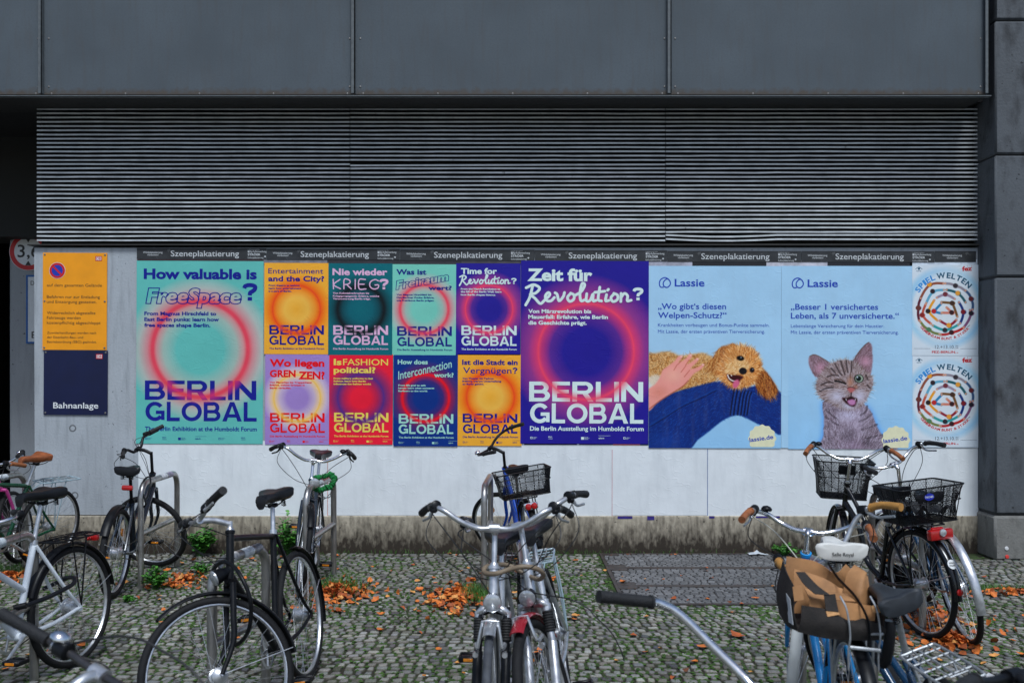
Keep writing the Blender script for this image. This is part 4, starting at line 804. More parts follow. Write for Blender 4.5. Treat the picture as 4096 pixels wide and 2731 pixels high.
c.poly([(548, 1182), (585, 1170), (612, 1180), (604, 1210), (570, 1212)], (216, 150, 186), 4); c.line([(538, 1166), (542, 1178)], 5, (240, 236, 230), 1, 1); c.line([(610, 1168), (608, 1178)], 5, (240, 236, 230), 1, 1)
for p in ([(520, 1110), (440, 1090), (340, 1100)], [(520, 1120), (430, 1130), (330, 1160)], [(630, 1105), (700, 1090), (770, 1105)], [(630, 1115), (700, 1130), (765, 1165)]): c.line(p, 3, (236, 236, 240), 0.6)
km = c.blur(c.inside(torso) | c.inside(head) | c.inside(e1) | c.inside(e2), 6)[..., None]; c.c = c.c * (1 + km * (np.array((.88, .88, .93)) - 1)); punch(c, 1.18)
c.build('kitten_picture', M_print, P2, k2, 47, 157, DY * 0.6)

# ------------------------------------------------------------------ the two festival posters
def fest(label, u0, v0, u1, v1, depth, cut):
    W = (u1 - u0) * 1.7415 / 428; root, W, H = sheet('festival_poster', u0, v0, u1, v1, depth, paper_mat('fest' + label[:9], lin((214, 226, 236)), None, 0.12), label, 'poster', 'festival posters', 0.15)
    return root, W, H
F1, FW, FH = fest('upper white poster with rings of people holding hands under arched lettering', 2094, 608, 2246, 817, 0.013, 0)
c = Canvas(1046, 153, 1552, 846, 3.4, (220, 230, 238))
d = np.hypot(c.X - 1300, (c.Y - 480) * 1.0)
band = np.clip(1 - np.abs(d - 285) / 45, 0, 1); g = np.clip((c.X - 1046) / 500, 0, 1)
for i, (p, q) in enumerate((((150, 205, 240), (250, 224, 150)), ((226, 200, 226), (150, 210, 240)))):
    ang_ = np.arctan2(c.Y - 480, c.X - 1300); wgt = (0.5 + 0.5 * np.sin(ang_ * 2 + i * 2.2)) * band * 0.8
    c.c += wgt[..., None] * (np.array(p if i == 0 else q) - c.c)
c.spot(1300, 480, 255, 255, (226, 234, 240), 0.9)
def dancer(x, y, ax, ay, bx, by, shirt, hair, skin=(222, 160, 130)):
    c.line([(ax, ay), ((ax + x) / 2 + (x - 1300) * 0.03, (ay + y) / 2 + (y - 490) * 0.03), (x, y)], 19, shirt); c.line([(x, y), ((bx + x) / 2 + (x - 1300) * 0.03, (by + y) / 2 + (y - 490) * 0.03), (bx, by)], 19, shirt)
    c.spot(x, y, 24, 20, shirt, 0.8); c.spot(x - 3, y - 2, 20, 20, hair, 0.85); c.spot(ax, ay, 9, 9, skin, 0.7); c.spot(bx, by, 9, 9, skin, 0.7)
for a_ in [(1180, 305, 1110, 410, 1285, 296, (150, 80, 60), (240, 160, 50)), (1380, 315, 1300, 296, 1450, 350, (150, 140, 150), (50, 40, 46)), (1500, 415, 1455, 350, 1510, 495, (60, 90, 130), (110, 40, 44)), (1500, 525, 1490, 500, 1445, 630, (130, 80, 120), (40, 34, 44)), (1350, 672, 1440, 635, 1265, 688, (190, 36, 36), (60, 30, 34)), (1175, 652, 1255, 685, 1110, 590, (120, 130, 70), (80, 130, 90)), (1095, 485, 1112, 410, 1100, 580, (96, 26, 46), (110, 50, 40)),
           (1205, 358, 1290, 346, 1155, 445, (100, 170, 200), (50, 34, 40)), (1398, 372, 1310, 345, 1455, 440, (20, 90, 100), (240, 160, 50)), (1440, 515, 1405, 440, 1415, 600, (20, 50, 120), (130, 30, 40)), (1300, 655, 1400, 612, 1205, 618, (40, 160, 160), (40, 34, 40)), (1125, 540, 1150, 455, 1190, 605, (200, 90, 70), (140, 40, 36)),
           (1302, 380, 1235, 405, 1372, 415, (160, 140, 160), (120, 50, 60)), (1355, 448, 1270, 440, 1392, 550, (120, 80, 40), (70, 44, 30)), (1330, 618, 1385, 575, 1260, 582, (150, 30, 50), (240, 160, 50)), (1170, 510, 1215, 425, 1240, 580, (240, 160, 40), (34, 26, 30)), (1215, 510, 1270, 450, 1270, 525, (40, 130, 180), (200, 40, 40)), (1352, 520, 1275, 520, 1310, 480, (220, 130, 110), (60, 30, 34))]: dancer(*a_)
kf = FW / 508
fo = c.build('dancers_picture', M_print, F1, kf, 1046, 152, DY * 0.6)
fx_ = lambda x: (x - 1046) * kf; fz_ = lambda y: -(y - 152) * kf
def arc_text(mb, t, cx, cy, r, a0, a1, cap, off, inward=False):
    n = len(t)
    ws = [max(0.35, (glyphs(ch, off)[0][:, 0].max() - glyphs(ch, off)[0][:, 0].min()) + 0.1) if ch != ' ' else 0.35 for ch in t]; tot = sum(ws); acc = 0
    for ch, w_ in zip(t, ws):
        p = (acc + w_ / 2) / tot; acc += w_
        if ch == ' ': continue
        a = rad(a0 + (a1 - a0) * p); x, y = cx + r * math.cos(a), cy - r * math.sin(a); rt = a - PI / 2 if not inward else a + PI / 2
        gw = abs(rad(a1 - a0)) * r * w_ / tot * 0.9
        x0 = x - math.cos(rt) * gw / 2; y0 = y + math.sin(rt) * gw / 2
        put_text(mb, ch, fx_(x0), fx_(x0) + gw * kf, fz_(y0), cap * kf, off, rot=rt, y=DY)
b1, b2, b3, b4 = MB(), MB(), MB(), MB()
arc_text(b1, 'SPIEL', 1300, 488, 232, 150, 108, 44, 0.035); arc_text(b2, 'WELTEN', 1300, 488, 232, 107, 40, 44, 0.035)
arc_text(b3, 'GEMEINSAM BUNT & STARK', 1300, 488, 240, 216, 321, 20, 0.03, True)
put_text(b4, '12.+13.10.', fx_(1222), fx_(1372), fz_(795), 26 * kf, 0.0, y=DY); put_text(b4, '20', fx_(1377), fx_(1400), fz_(780), 11 * kf, 0, y=DY); put_text(b4, '24', fx_(1377), fx_(1400), fz_(795), 11 * kf, 0, y=DY)
rect(b4, fx_(1060), fz_(796), fx_(1186), fz_(794), DY); rect(b4, fx_(1415), fz_(796), fx_(1540), fz_(794), DY)
b5, b6, b7, b8, b9 = MB(), MB(), MB(), MB(), MB()
put_text(b5, 'FEZ-BERLIN.', fx_(1198), fx_(1384), fz_(830), 18 * kf, 0.03, y=DY); put_text(b5, 'de', fx_(1388), fx_(1401), fz_(830), 9 * kf, 0.02, y=DY)
put_text(b6, 'fez', fx_(1428), fx_(1505), fz_(202), 36 * kf, 0.04, rot=0.05, y=DY)
for x in (1441, 1467, 1500): rect(b6, fx_(x), fz_(180), fx_(x + 1.6), fz_(154), DY)
put_text(b7, 'AB 3 JAHREN', fx_(1438), fx_(1510), fz_(665), 9 * kf, 0.01, rot=rad(42), y=DY)
put_text(b8, 'KATE', fx_(1079), fx_(1114), fz_(206), 9 * kf, 0.02, y=DY); ribbon(b8, [(fx_(1072), fz_(186)), (fx_(1096), fz_(169)), (fx_(1122), fz_(186))], 4 * kf, DY, 1); disc(b8, fx_(1097), fz_(184), 9 * kf, DY, 14)
b1.build('arched_lettering', mat('fest_blue', lin((38, 142, 214)), 0.6, var=.03), F1, smooth=False); _t = mat('fest_teal', lin((14, 84, 112)), 0.6, var=.03); b2.build('arched_lettering', _t, F1, smooth=False); b7.build('age_lettering', _t, F1, smooth=False); b8.build('house_logo', _t, F1, smooth=False)
_r = mat('fest_red', lin((198, 22, 34)), 0.6, var=.03); b3.build('slogan_lettering', _r, F1, smooth=False); b5.build('address_lettering', _r, F1, smooth=False); b6.build('venue_logo', _r, F1, smooth=False); b4.build('date_lettering', mat('fest_navy', lin((28, 38, 66)), 0.6, var=.03), F1, smooth=False)
F2 = copy_tree(F1); F2.location = (wx(2094.6), -0.012, wz(817.5)); F2['label'] = 'lower white poster with rings of people holding hands, just right of the kitten poster'

# ------------------------------------------------------------------ enamel signs
def sgn_x(x): return (x - 340)
def db(mb_w, mb_r, x0, z0, s_):
    for a, b, c_, d in ((0, 0, 1, 0.1), (0, 0.62, 1, 0.72), (0, 0.1, 0.1, 0.62), (0.9, 0.1, 1, 0.62)): rect(mb_r, x0 + a * s_, z0 + b * s_, x0 + c_ * s_, z0 + d * s_, DY * 1.6)
    rect(mb_w, x0 + 0.02 * s_, z0 + 0.02 * s_, x0 + 0.98 * s_, z0 + 0.7 * s_, DY * 0.8); put_text(mb_r, 'DB', x0 + 0.17 * s_, x0 + 0.83 * s_, z0 + 0.16 * s_, 0.4 * s_, 0.015, y=DY * 1.6)
M_red = mat('sign_red', lin((200, 18, 26)), 0.45, var=.04); M_sw = mat('sign_white', (0.75, 0.77, 0.78), 0.45, var=.04); M_bk = mat('sign_black', (0.018, 0.016, 0.014), 0.5, var=.1); M_blue = mat('sign_blue', lin((22, 52, 170)), 0.45, var=.04)
root, W, H = sheet('metal_sign', 100, 580.5, 247.5, 803, 0.012, mat('sign_orange', lin((248, 158, 4)), 0.4, var=0.07, scale=6), 'orange enamel no parking sign with black lettering screwed to the concrete', 'sign', 'railway signs', 0.35, 0.003)
k = W / 505; X = lambda x: (x - 341) * k; Z = lambda y: -(y - 217) * k
b = MB()
for t, x0, x1, base, cap in (('auf dem gesamten Gelände', 374, 806, 483, 22), ('Befahren nur zur Entladung', 374, 791, 574, 22), ('und Entsorgung gestattet.', 374, 765, 613, 22), ('Widerrechtlich abgestellte', 376, 756, 700, 22), ('Fahrzeuge werden', 376, 640, 738, 22), ('kostenpflichtig abgeschleppt', 376, 797, 777, 22), ('Zuwiderhandlungen werden nach', 378, 763, 854, 18), ('der Eisenbahn-Bau- und', 378, 661, 889, 18), ('Betriebsordnung (EBO) geahndet.', 378, 767, 925, 18)):
    if t[:6] in ('Befahr', 'Widerr', 'Zuwide'): b.build('lettering', M_bk, root, smooth=False); b = MB()
    put_text(b, t, X(x0), X(x1), Z(base), cap * k, 0.0, y=DY)
b.build('lettering', M_bk, root, smooth=False)
a_, r_, w_, u_ = MB(), MB(), MB(), MB()
disc(w_, X(455), Z(357), 64 * k, DY); annulus(r_, X(455), Z(357), 44 * k, 61 * k, DY * 2); disc(u_, X(455), Z(357), 46 * k, DY * 1.5)
q = 0.7071; c45 = 46 * k; hw_ = 7 * k
r_.add([(X(455) - c45 * q - hw_ * q, DY * 2.2, Z(357) + c45 * q - hw_ * q), (X(455) - c45 * q + hw_ * q, DY * 2.2, Z(357) + c45 * q + hw_ * q), (X(455) + c45 * q + hw_ * q, DY * 2.2, Z(357) - c45 * q + hw_ * q), (X(455) + c45 * q - hw_ * q, DY * 2.2, Z(357) - c45 * q - hw_ * q)], [(0, 1, 2, 3)])
lw, lr = MB(), MB(); db(lw, lr, X(753), Z(280), 52 * k)
lw.build('logo_ground', M_sw, root, smooth=False); lr.build('logo', M_red, root, smooth=False); w_.build('white_ground', M_sw, root, smooth=False); r_.build('no_parking_ring', M_red, root, smooth=False); u_.build('blue_disc', M_blue, root, smooth=False)
def screws(root, W, H, pts):
    for x, z in pts: MB().lathe([(0.009, -0.001), (0.009, 0.003), (0.004, 0.005)], (x, 0, z), (0, -1, 0), 10).build('screw', M_screw, root)
screws(root, W, H, [(0.018, -0.018), (W - 0.02, -0.018), (0.018, -H / 2), (W - 0.02, -H / 2), (0.018, -H + 0.02), (W - 0.02, -H + 0.02)])
root, W, H = sheet('metal_sign', 102, 804.5, 249, 952, 0.012, mat('sign_navy', lin((3, 16, 62)), 0.35, var=0.15, scale=5), 'dark navy enamel sign with one white word below the orange sign', 'sign', 'railway signs', 0.35, 0.003)
k = W / 505; X = lambda x: (x - 347) * k; Z = lambda y: -(y - 982) * k
w_, r_ = MB(), MB(); put_text(w_, 'Bahnanlage', X(424), X(779), Z(1437), 46 * k, 0.012, y=DY); db(w_, r_, X(759), Z(1046), 52 * k); w_.build('lettering', M_sw, root, smooth=False); r_.build('logo', M_red, root, smooth=False)
for (x, y) in ((552, 1193), (640, 1245), (530, 1118), (742, 1068)): pass
screws(root, W, H, [(0.018, -0.018), (W - 0.02, -0.018), (0.018, -H + 0.02), (W - 0.02, -H + 0.02)])
# signs on the back pillar (face at y = 1.55)
kb = (1.55 + CAMD) / 3982
bx_ = lambda u: (u * 1.7415 - 2048) * kb
bz_ = lambda v: 1.72 + (1472 - v * 1.7415) * kb
root = empty('height_sign', (bx_(67), 1.53, bz_(578.5)), label='round red and white height limit sign half hidden by the wall', cat='sign')
R = 43.5 * 1.7415 * kb
MB().lathe([(R, 0), (R, 0.004), (0.01, 0.0045)], (0, 0.004, 0), (0, -1, 0), 48).build('disc', M_sw, root); g = MB(); annulus(g, 0, 0, R * 0.74, R * 0.975, -0.002, 48); g.build('red_rim', M_red, root, smooth=False)
g = MB(); g2 = MB(); put_text(g, '3,6', -R * 0.56, R * 0.6, -R * 0.3, R * 0.66, 0.01, y=-0.002); g.build('lettering', M_bk, root, smooth=False); g = MB(); put_text(g, 'm', R * 0.62, R * 0.73, -R * 0.3, R * 0.2, 0.01, y=-0.002)
g2.add([(-R * 0.16, -0.002, R * 0.73), (R * 0.16, -0.002, R * 0.73), (0, -0.002, R * 0.48)], [(0, 1, 2)]); g2.build('arrow', M_bk, root, smooth=False); g2 = MB(); g2.add([(-R * 0.16, -0.002, -R * 0.73), (R * 0.16, -0.002, -R * 0.73), (0, -0.002, -R * 0.48)], [(2, 1, 0)]); g2.build('arrow', M_bk, root, smooth=False); g.build('lettering', M_bk, root, smooth=False)
root = empty('notice_board', (bx_(62), 1.53, bz_(632)), label='white notice board with blue border half hidden by the wall edge', cat='sign')
Wn, Hn = 90 * 1.7415 * kb, 157 * 1.7415 * kb
MB().box((Wn / 2, 0.003, -Hn / 2), (Wn, 0.004, Hn), 0.0015).build('board', M_sw, root); g = MB(); t = 0.02
for a, b_, c_, d in ((0, 0, Wn, -t), (0, -Hn, Wn, -Hn + t), (0, -t, t, -Hn + t), (Wn - t, -t, Wn, -Hn + t)): rect(g, a, min(b_, d), c_, max(b_, d), -0.001)
g.build('border', mat('border_blue', lin((20, 96, 170)), 0.5), root, smooth=False)
g = MB(); put_text(g, 'Durchfahrt', 0.05, 0.33, -0.11, 0.045, 0, y=-0.001); g.build('lettering', M_bk, root, smooth=False); g = MB(); put_text(g, 'Einfahrt', 0.06, 0.38, -Hn + 0.06, 0.07, 0.01, y=-0.001); g.build('lettering', M_bk, root, smooth=False)
# ------------------------------------------------------------------ bicycles
def G_(name, c, **k): return mat(name, c, **k)
M_tyre = mat('tyre_rubber', (0.010, 0.010, 0.011), 0.7, var=0.35, scale=40, bump=0.25, bscale=260, spec=0.25)
M_tyreg = mat('dusty_tyre_rubber', (0.05, 0.055, 0.065), 0.7, var=0.35, scale=30, bump=0.25, bscale=260)
M_rim = mat('rim_aluminium', (0.62, 0.63, 0.65), 0.34, 0.85, var=0.15, scale=30, spot=(0.25, 0.22, 0.2), spots=0.25)
M_spoke = mat('spoke_steel', (0.55, 0.56, 0.58), 0.35, 0.9)
M_chrome = mat('chrome', (0.80, 0.81, 0.83), 0.15, 1.0, var=0.12, scale=60, spot=(.22, .13, .08), spots=.24)
M_silver = mat('satin_aluminium', (0.60, 0.61, 0.63), 0.34, 0.8, var=0.18, scale=30, spot=(.2, .17, .14), spots=.26)
M_black = mat('gloss_black_paint', (0.005, 0.0055, 0.007), 0.22, var=0.3, scale=18, coat=0.2)
M_satin = mat('satin_black', (0.006, 0.0065, 0.008), 0.38, var=0.3, scale=30, spec=0.22)
M_rubber = mat('grip_rubber', (0.009, 0.009, 0.010), 0.65, var=0.3, scale=60, bump=0.3, bscale=200)
M_vinyl = mat('saddle_vinyl', (0.009, 0.0095, 0.012), 0.36, var=0.15, scale=22, bump=0.1, bscale=90, spec=.3)
M_brown = mat('brown_leather', (0.26, 0.075, 0.025), 0.42, var=0.3, scale=25, bump=0.15)
M_tan = mat('tan_leather_grip', (0.30, 0.10, 0.035), 0.5, var=0.3, scale=30, bump=0.2)
M_mustard = mat('mustard_grip', (0.42, 0.20, 0.045), 0.6, var=0.2, scale=40, bump=0.2)
M_red_p = mat('red_lens', (0.42, 0.008, 0.008), 0.2, var=0.15, coat=0.6)
M_amber = mat('amber_reflector', (0.75, 0.24, 0.01), 0.3, var=0.15, coat=0.5)
M_lens = mat('lamp_lens', (0.5, 0.52, 0.54), 0.12, 0.5, var=0.2, scale=80)
M_cable = mat('cable_black', (0.012, 0.012, 0.013), 0.5)
M_chain = mat('oily_chain_steel', (0.10, 0.095, 0.09), 0.45, 0.8, var=0.4, scale=80)

def saddle(kind='comfort', wd=0.095, ln=0.27, th=0.055):
    """loft of half-oval sections from nose to tail, +x forward, top near z=0"""
    prof = [(0.62, 0.018, -0.030), (0.60, 0.026, -0.012), (0.5, 0.030, 0.0), (0.3, 0.034, 0.0), (0.1, 0.045, -0.002), (-0.1, 0.068, 0.003), (-0.25, 0.088, 0.009), (-0.34, 0.095, 0.012), (-0.375, 0.085, 0.006), (-0.39, 0.05, -0.012)]
    if kind == 'racing': prof = [(a, b * 0.82 if a < 0 else b * 0.9, c) for a, b, c in prof]
    if kind == 'leather': prof = [(a, b * (0.9 if a > 0 else 0.98), c + (0.008 if a < -0.2 else 0)) for a, b, c in prof]
    m = MB(); vs = []; n = 16
    for i, (a, b, c) in enumerate(prof):
        b = b * wd / 0.095; t = th * (0.55 + 0.5 * min(1, max(0, 0.35 - a))) if 0 < i < len(prof) - 1 else th * 0.45
        for k in range(n):
            an = 2 * PI * k / n; z = math.sin(an); y = math.cos(an)
            zz = c + (-t * 0.0 + (abs(z) ** 0.6) * 0.018 if z >= 0 else -t * abs(z) ** 0.5)
            yy = b * math.copysign(abs(y) ** 0.75, y)
            zz -= 0.0 if abs(y) > 0.35 or kind == 'leather' or a > 0.35 else 0.007 * (1 - abs(y) / 0.35) * (z > 0)
            vs.append((a * ln / 1.0, yy, zz))
    fs = [(i * n + k, i * n + (k + 1) % n, (i + 1) * n + (k + 1) % n, (i + 1) * n + k) for i in range(len(prof) - 1) for k in range(n)]
    fs += [tuple(range(n - 1, -1, -1)), tuple((len(prof) - 1) * n + k for k in range(n))]
    m.add(vs, fs); return m

def wheel(parent, c, R, tw, M, m_tyre, m_rim, hub=0.02, hubm=None, spin=0.0, nsp=32, reflect=False, hubw=0.05, fat=0.02):
    """c wheel centre, M 3x3 that turns the wheel (identity: plane x-z, axle y)"""
    ax = M @ Vector((0, 1, 0)); c = Vector(c); rr = R - tw * 0.72
    w_ = MB(); w_.ring(c, ax, [(rr + 0.006, -0.011), (rr + 0.004, 0.0), (rr + 0.006, 0.011), (rr - 0.012, 0.0105), (rr - 0.017, 0.0), (rr - 0.012, -0.0105)], 56)
    ux = M @ Vector((1, 0, 0)); uz = M @ Vector((0, 0, 1))
    for k in range(nsp):
        a = 2 * PI * k / nsp + spin; s = 1 if k % 2 else -1; tg = (1 if (k // 2) % 2 else -1) * 0.9
        p0 = c + ax * (s * hubw * 0.55) + (ux * math.cos(a + tg) + uz * math.sin(a + tg)) * (hub + 0.008); p1 = c + ax * (s * 0.002) + (ux * math.cos(a) + uz * math.sin(a)) * (rr - 0.014)
        w_.tube([p0, p1], 0.00115, 4, caps=False)
    o = w_.build('wheel', m_rim, parent)
    t = MB(); n = 10; ro = R - tw * 0.5
    t.ring(c, ax, [(ro + tw * 0.5 * math.sin(2 * PI * q / n) * (1.0), tw * 0.5 * math.cos(2 * PI * q / n)) for q in range(n)], 64); t.build('tyre', m_tyre, o)
    h = MB(); w2 = hubw; h.lathe([(0.006, -w2 - 0.018), (0.006, -w2), (hub * 0.7, -w2 + 0.002), (hub + 0.009, -w2 * 0.62), (hub + 0.009, -w2 * 0.5), (hub, -w2 * 0.42), (hub, w2 * 0.42), (hub + 0.009, w2 * 0.5), (hub + 0.009, w2 * 0.62), (hub * 0.7, w2 - 0.002), (0.006, w2), (0.006, w2 + 0.018)], c, ax, 20); h.build('hub', hubm or M_silver, o)
    if reflect:
        f = MB(); a = spin + 0.6; f.lathe([(0.001, -0.006), (0.03, -0.005), (0.03, 0.005), (0.001, 0.006)], c + (ux * math.cos(a) + uz * math.sin(a)) * (rr * 0.62), ax, 16); f.build('reflector', M_amber, o)
    return o
def guard(parent, c, R, M, a0, a1, wd, m, label=None, thick=0.014):
    ax = M @ Vector((0, 1, 0)); u = M @ Vector((1, 0, 0)); g = MB(); sect = []
    for q in range(7): an = PI * q / 6; sect.append((R + thick * math.sin(an), -wd / 2 * math.cos(an)))
    for q in range(6, -1, -1): an = PI * q / 6; sect.append((R - 0.0025 + (thick - 0.001) * math.sin(an), -(wd / 2 - 0.002) * math.cos(an)))
    g.ring(c, -ax, sect, 26, rad(a0), rad(a1), u); return g.build('mudguard', m, parent, label=label)

BARS = {'flat': [(0, 0, 0), (0, .08, 0), (-.005, .16, .012), (-.03, .24, .016), (-.055, .31, .016)],
        'city': [(0, 0, 0), (.01, .06, 0), (.03, .13, .02), (.02, .20, .055), (-.06, .255, .07), (-.13, .275, .062), (-.21, .285, .045)],
        'wide': [(0, 0, 0), (.01, .07, 0), (.03, .14, .03), (.03, .21, .075), (-.02, .26, .085), (-.09, .30, .065), (-.15, .325, .04)],
        'riser': [(0, 0, 0), (.0, .06, 0), (.0, .12, .045), (-.01, .18, .06), (-.04, .25, .06), (-.08, .32, .058)],
        'sweep': [(0, 0, 0), (.01, .05, 0), (.02, .12, .01), (.0, .20, .03), (-.06, .25, .045), (-.12, .27, .05), (-.22, .28, .05)],
        'vee': [(0, 0, 0), (.01, .06, .0), (.01, .12, .03), (-.01, .19, .09), (-.06, .24, .12), (-.12, .27, .125), (-.2, .29, .11)]}
DEF = dict(R=0.345, tw=0.038, L=1.06, ha=70, rake=0.05, HL=0.15, frame='diamond', ST=0.52, seat=0.98, bar='city', up=0.10, fwd=0.06, rise=0.02, barm=None, gripm=None, saddlem=None, saddle='comfort', sw=0.095,
           fm=None, forkm=None, stemm=None, tyre=None, rim=None, mg_r=None, mg_f=None, rack=None, headlight=None, taillight=None, crank=0.6, guardm=None, basket_f=None, basket_r=None, lever=True, leverm=None, bell=None, spin=0.2, hub_r=0.03, hub_f=0.02, kick=False, tube=0.016,
           bar_r=0.0115, grip_r=0.0165, cables=True, cablem=None, reflect=False, gripl=0.12, rackz=0.06, mgl=(20, 172), fwdshift=0.0, mgf=(25, 150), shock=False, post=None, hidefront=False, rackl=0.36, tail_z=None)
def bike(name, label, rear, front, lean=0, steer=0, **kw):
    """rear, front: (x, distance from the lens) of the wheel contacts; lean degrees to the rider's left; steer degrees to the left"""
    s = dict(DEF); s.update(kw); g = lambda k: s[k]
    rx_, ry_ = rear[0], Y(rear[1]); fx2, fy2 = front[0], Y(front[1]); yaw = math.atan2(fy2 - ry_, fx2 - rx_)
    root = empty(name, (rx_, ry_, 0.002), (-rad(lean), 0, yaw), label, 'bicycle', 'bicycles parked at the racks')
    R, L = g('R'), g('L'); I3 = Matrix.Identity(3); fm = g('fm') or M_black; forkm = g('forkm') or fm; barm = g('barm') or M_chrome; stemm = g('stemm') or barm; tr = g('tube')
    ha = rad(g('ha')); a = Vector((-math.cos(ha), 0, math.sin(ha))); nf = Vector((math.sin(ha), 0, math.cos(ha))); axf = Vector((L, 0, R)); axr = Vector((0, 0, R)); A0 = axf - nf * g('rake')
    crown = A0 + a * (R + 0.055); hlow = crown + a * 0.012; htop = hlow + a * g('HL')
    St = Matrix.Rotation(rad(steer), 3, a); ST_ = lambda p: A0 + St @ (Vector(p) - A0)
    BB = Vector((0.44, 0, 0.285)); sdir = Vector((-math.cos(rad(72)), 0, math.sin(rad(72)))); lug = BB + sdir * g('ST')
    seat = BB + sdir * ((g('seat') - 0.05 - BB.z) / sdir.z)
    # frame
    f = MB(); f.tube([hlow, htop], tr * 1.15, 12); f.lathe([(tr * 1.45, -0.006), (tr * 1.45, 0.006)], htop, a, 14); f.lathe([(tr * 1.45, -0.006), (tr * 1.45, 0.006)], hlow, a, 14); f.tube([BB, lug], tr, 12); f.tube([BB + Vector((0, -.036, 0)), BB + Vector((0, .036, 0))], 0.022, 12)
    if g('frame') == 'diamond': f.tube([htop - a * .03, lug - sdir * 0.02], tr * 0.95, 12); f.tube([hlow + a * .035, BB], tr * 1.1, 12)
    elif g('frame') == 'step': f.tube([hlow + a * .05, hlow + a * .05 + Vector((-.16, 0, -.16)), BB + Vector((.16, 0, .10)), BB], tr * 1.25, 12, smooth=6); f.tube([htop - a * .03, htop - a * .03 + Vector((-.2, 0, -.22)), BB + sdir * 0.20 + Vector((.1, 0, .03)), BB + sdir * 0.17], tr * 0.9, 10, smooth=6)
    else: f.tube([htop - a * .03, BB + sdir * 0.24], tr * 0.95, 12); f.tube([hlow + a * .03, BB], tr * 1.1, 12)
    for y in (-1, 1):
        f.tube([lug - sdir * 0.015 + Vector((0, y * .014, 0)), Vector((0.11, y * .05, R + .13)), axr + Vector((0, y * .062, 0))], [tr * .62, tr * .5], 8, smooth=3); f.tube([BB + Vector((0, y * .02, 0)), Vector((0.2, y * .045, 0.30)), axr + Vector((0, y * .062, 0))], [tr * .75, tr * .55], 8, smooth=3)
        f.box(axr + Vector((0.005, y * .064, 0)), (0.035, 0.005, 0.045), 0.002)
    fo = f.build('frame', fm, root)
    # fork, stem, bar
    k = MB(); k.tube([crown + Vector((0, -.05, 0)), crown + a * 0.012, crown + Vector((0, .05, 0))], 0.017, 10, smooth=3)
    for y in (-1, 1):
        if g('shock'): k.tube([crown + Vector((0, y * .055, 0)) + a * 0.02, crown + Vector((0, y * .058, 0)) - a * 0.20], 0.0165, 12); k.tube([crown + Vector((0, y * .058, 0)) - a * 0.16, axf + Vector((-.005, y * .058, 0.02)), axf + Vector((0, y * .058, 0))], 0.021, 12)
        else: k.tube([crown + Vector((0, y * .048, 0)), crown + Vector((0, y * .056, 0)) - a * (R * 0.42), A0 + Vector((0, y * .056, 0)) + a * 0.14, axf + Vector((0, y * .056, 0))], [0.0155, 0.015, 0.010], 10, smooth=5)
    k.xf(Matrix.Translation(A0) @ St.to_4x4() @ Matrix.Translation(-A0)); ko = k.build('fork', forkm, root)
    if g('shock'):
        cm = MB(); cm.tube([crown + Vector((0, -.062, -.008)), crown + Vector((.008, -.04, .012)), crown + a * .02, crown + Vector((.008, .04, .012)), crown + Vector((0, .062, -.008))], .017, 10, smooth=4)
        for y in (-1, 1):
            cm.lathe([(.020, -.012), (.021, .012)], crown + Vector((0, y * .057, -.012)), a, 14)
        cm.xf(Matrix.Translation(A0) @ St.to_4x4() @ Matrix.Translation(-A0)); cm.build('fork_crown', M_silver, ko)
        for y in (-1, 1):
            cm = MB()
            for zz in range(8): cm.lathe([(.0205, -.006), (.024, 0), (.0205, .006)], crown + Vector((0, y * .057, 0)) - a * (.035 + zz * .011), a, 12)
            cm.xf(Matrix.Translation(A0) @ St.to_4x4() @ Matrix.Translation(-A0)); cm.build('fork_boot', M_rubber, ko)
        cm = MB()
        for y in (-1, 1): cm.tube([axf + Vector((.0, y * .055, R * .62)) + a * .06, axf + Vector((.045, y * .048, R * .80)) , axf + Vector((.03, y * .03, R + .03))], [.010, .008, .006], 8, smooth=3); cm.lathe([(.011, -.008), (.011, .014)], axf + Vector((.02, y * .058, R * .70)), (1, 0, 0), 12)
        cm.tube([axf + Vector((.035, -.035, R + .03)), axf + Vector((.04, 0, R + .036)), axf + Vector((.035, .035, R + .03))], .003, 6); cm.xf(Matrix.Translation(A0) @ St.to_4x4() @ Matrix.Translation(-A0)); cm.build('brake_arm', M_silver, ko)
    q = MB(); top = htop + a * g('up'); fdir = Vector((1, 0, 0)); C = top + fdir * g('fwd') + Vector((0, 0, g('rise')))
    q.tube([htop - a * .01, top], 0.0125, 10); q.lathe([(.019, -.002), (.021, .006), (.016, .02)], htop, a, 14); q.tube([top - a * 0.012, (top + C) / 2 + Vector((0, 0, .004)), C], 0.0145, 10, smooth=3); q.tube([C + Vector((0, -.022, 0)), C + Vector((0, .022, 0))], 0.019, 12)
    TM = Matrix.Translation(A0) @ St.to_4x4() @ Matrix.Translation(-A0)
    q.xf(TM); q.build('stem', stemm, root)
    bp = g('bar'); bp = BARS[bp] if isinstance(bp, str) else bp
    half = smoothpath([Vector(p) for p in bp], 6)
    Lh = [C + Vector((p.x, p.y, p.z)) for p in half]; Rh = [C + Vector((p.x, -p.y, p.z)) for p in half]
    b = MB(); b.tube(list(reversed(Rh)) + Lh[1:], g('bar_r'), 10); b.xf(TM); bo = b.build('handlebar', barm, root)
    gl = g('gripl')
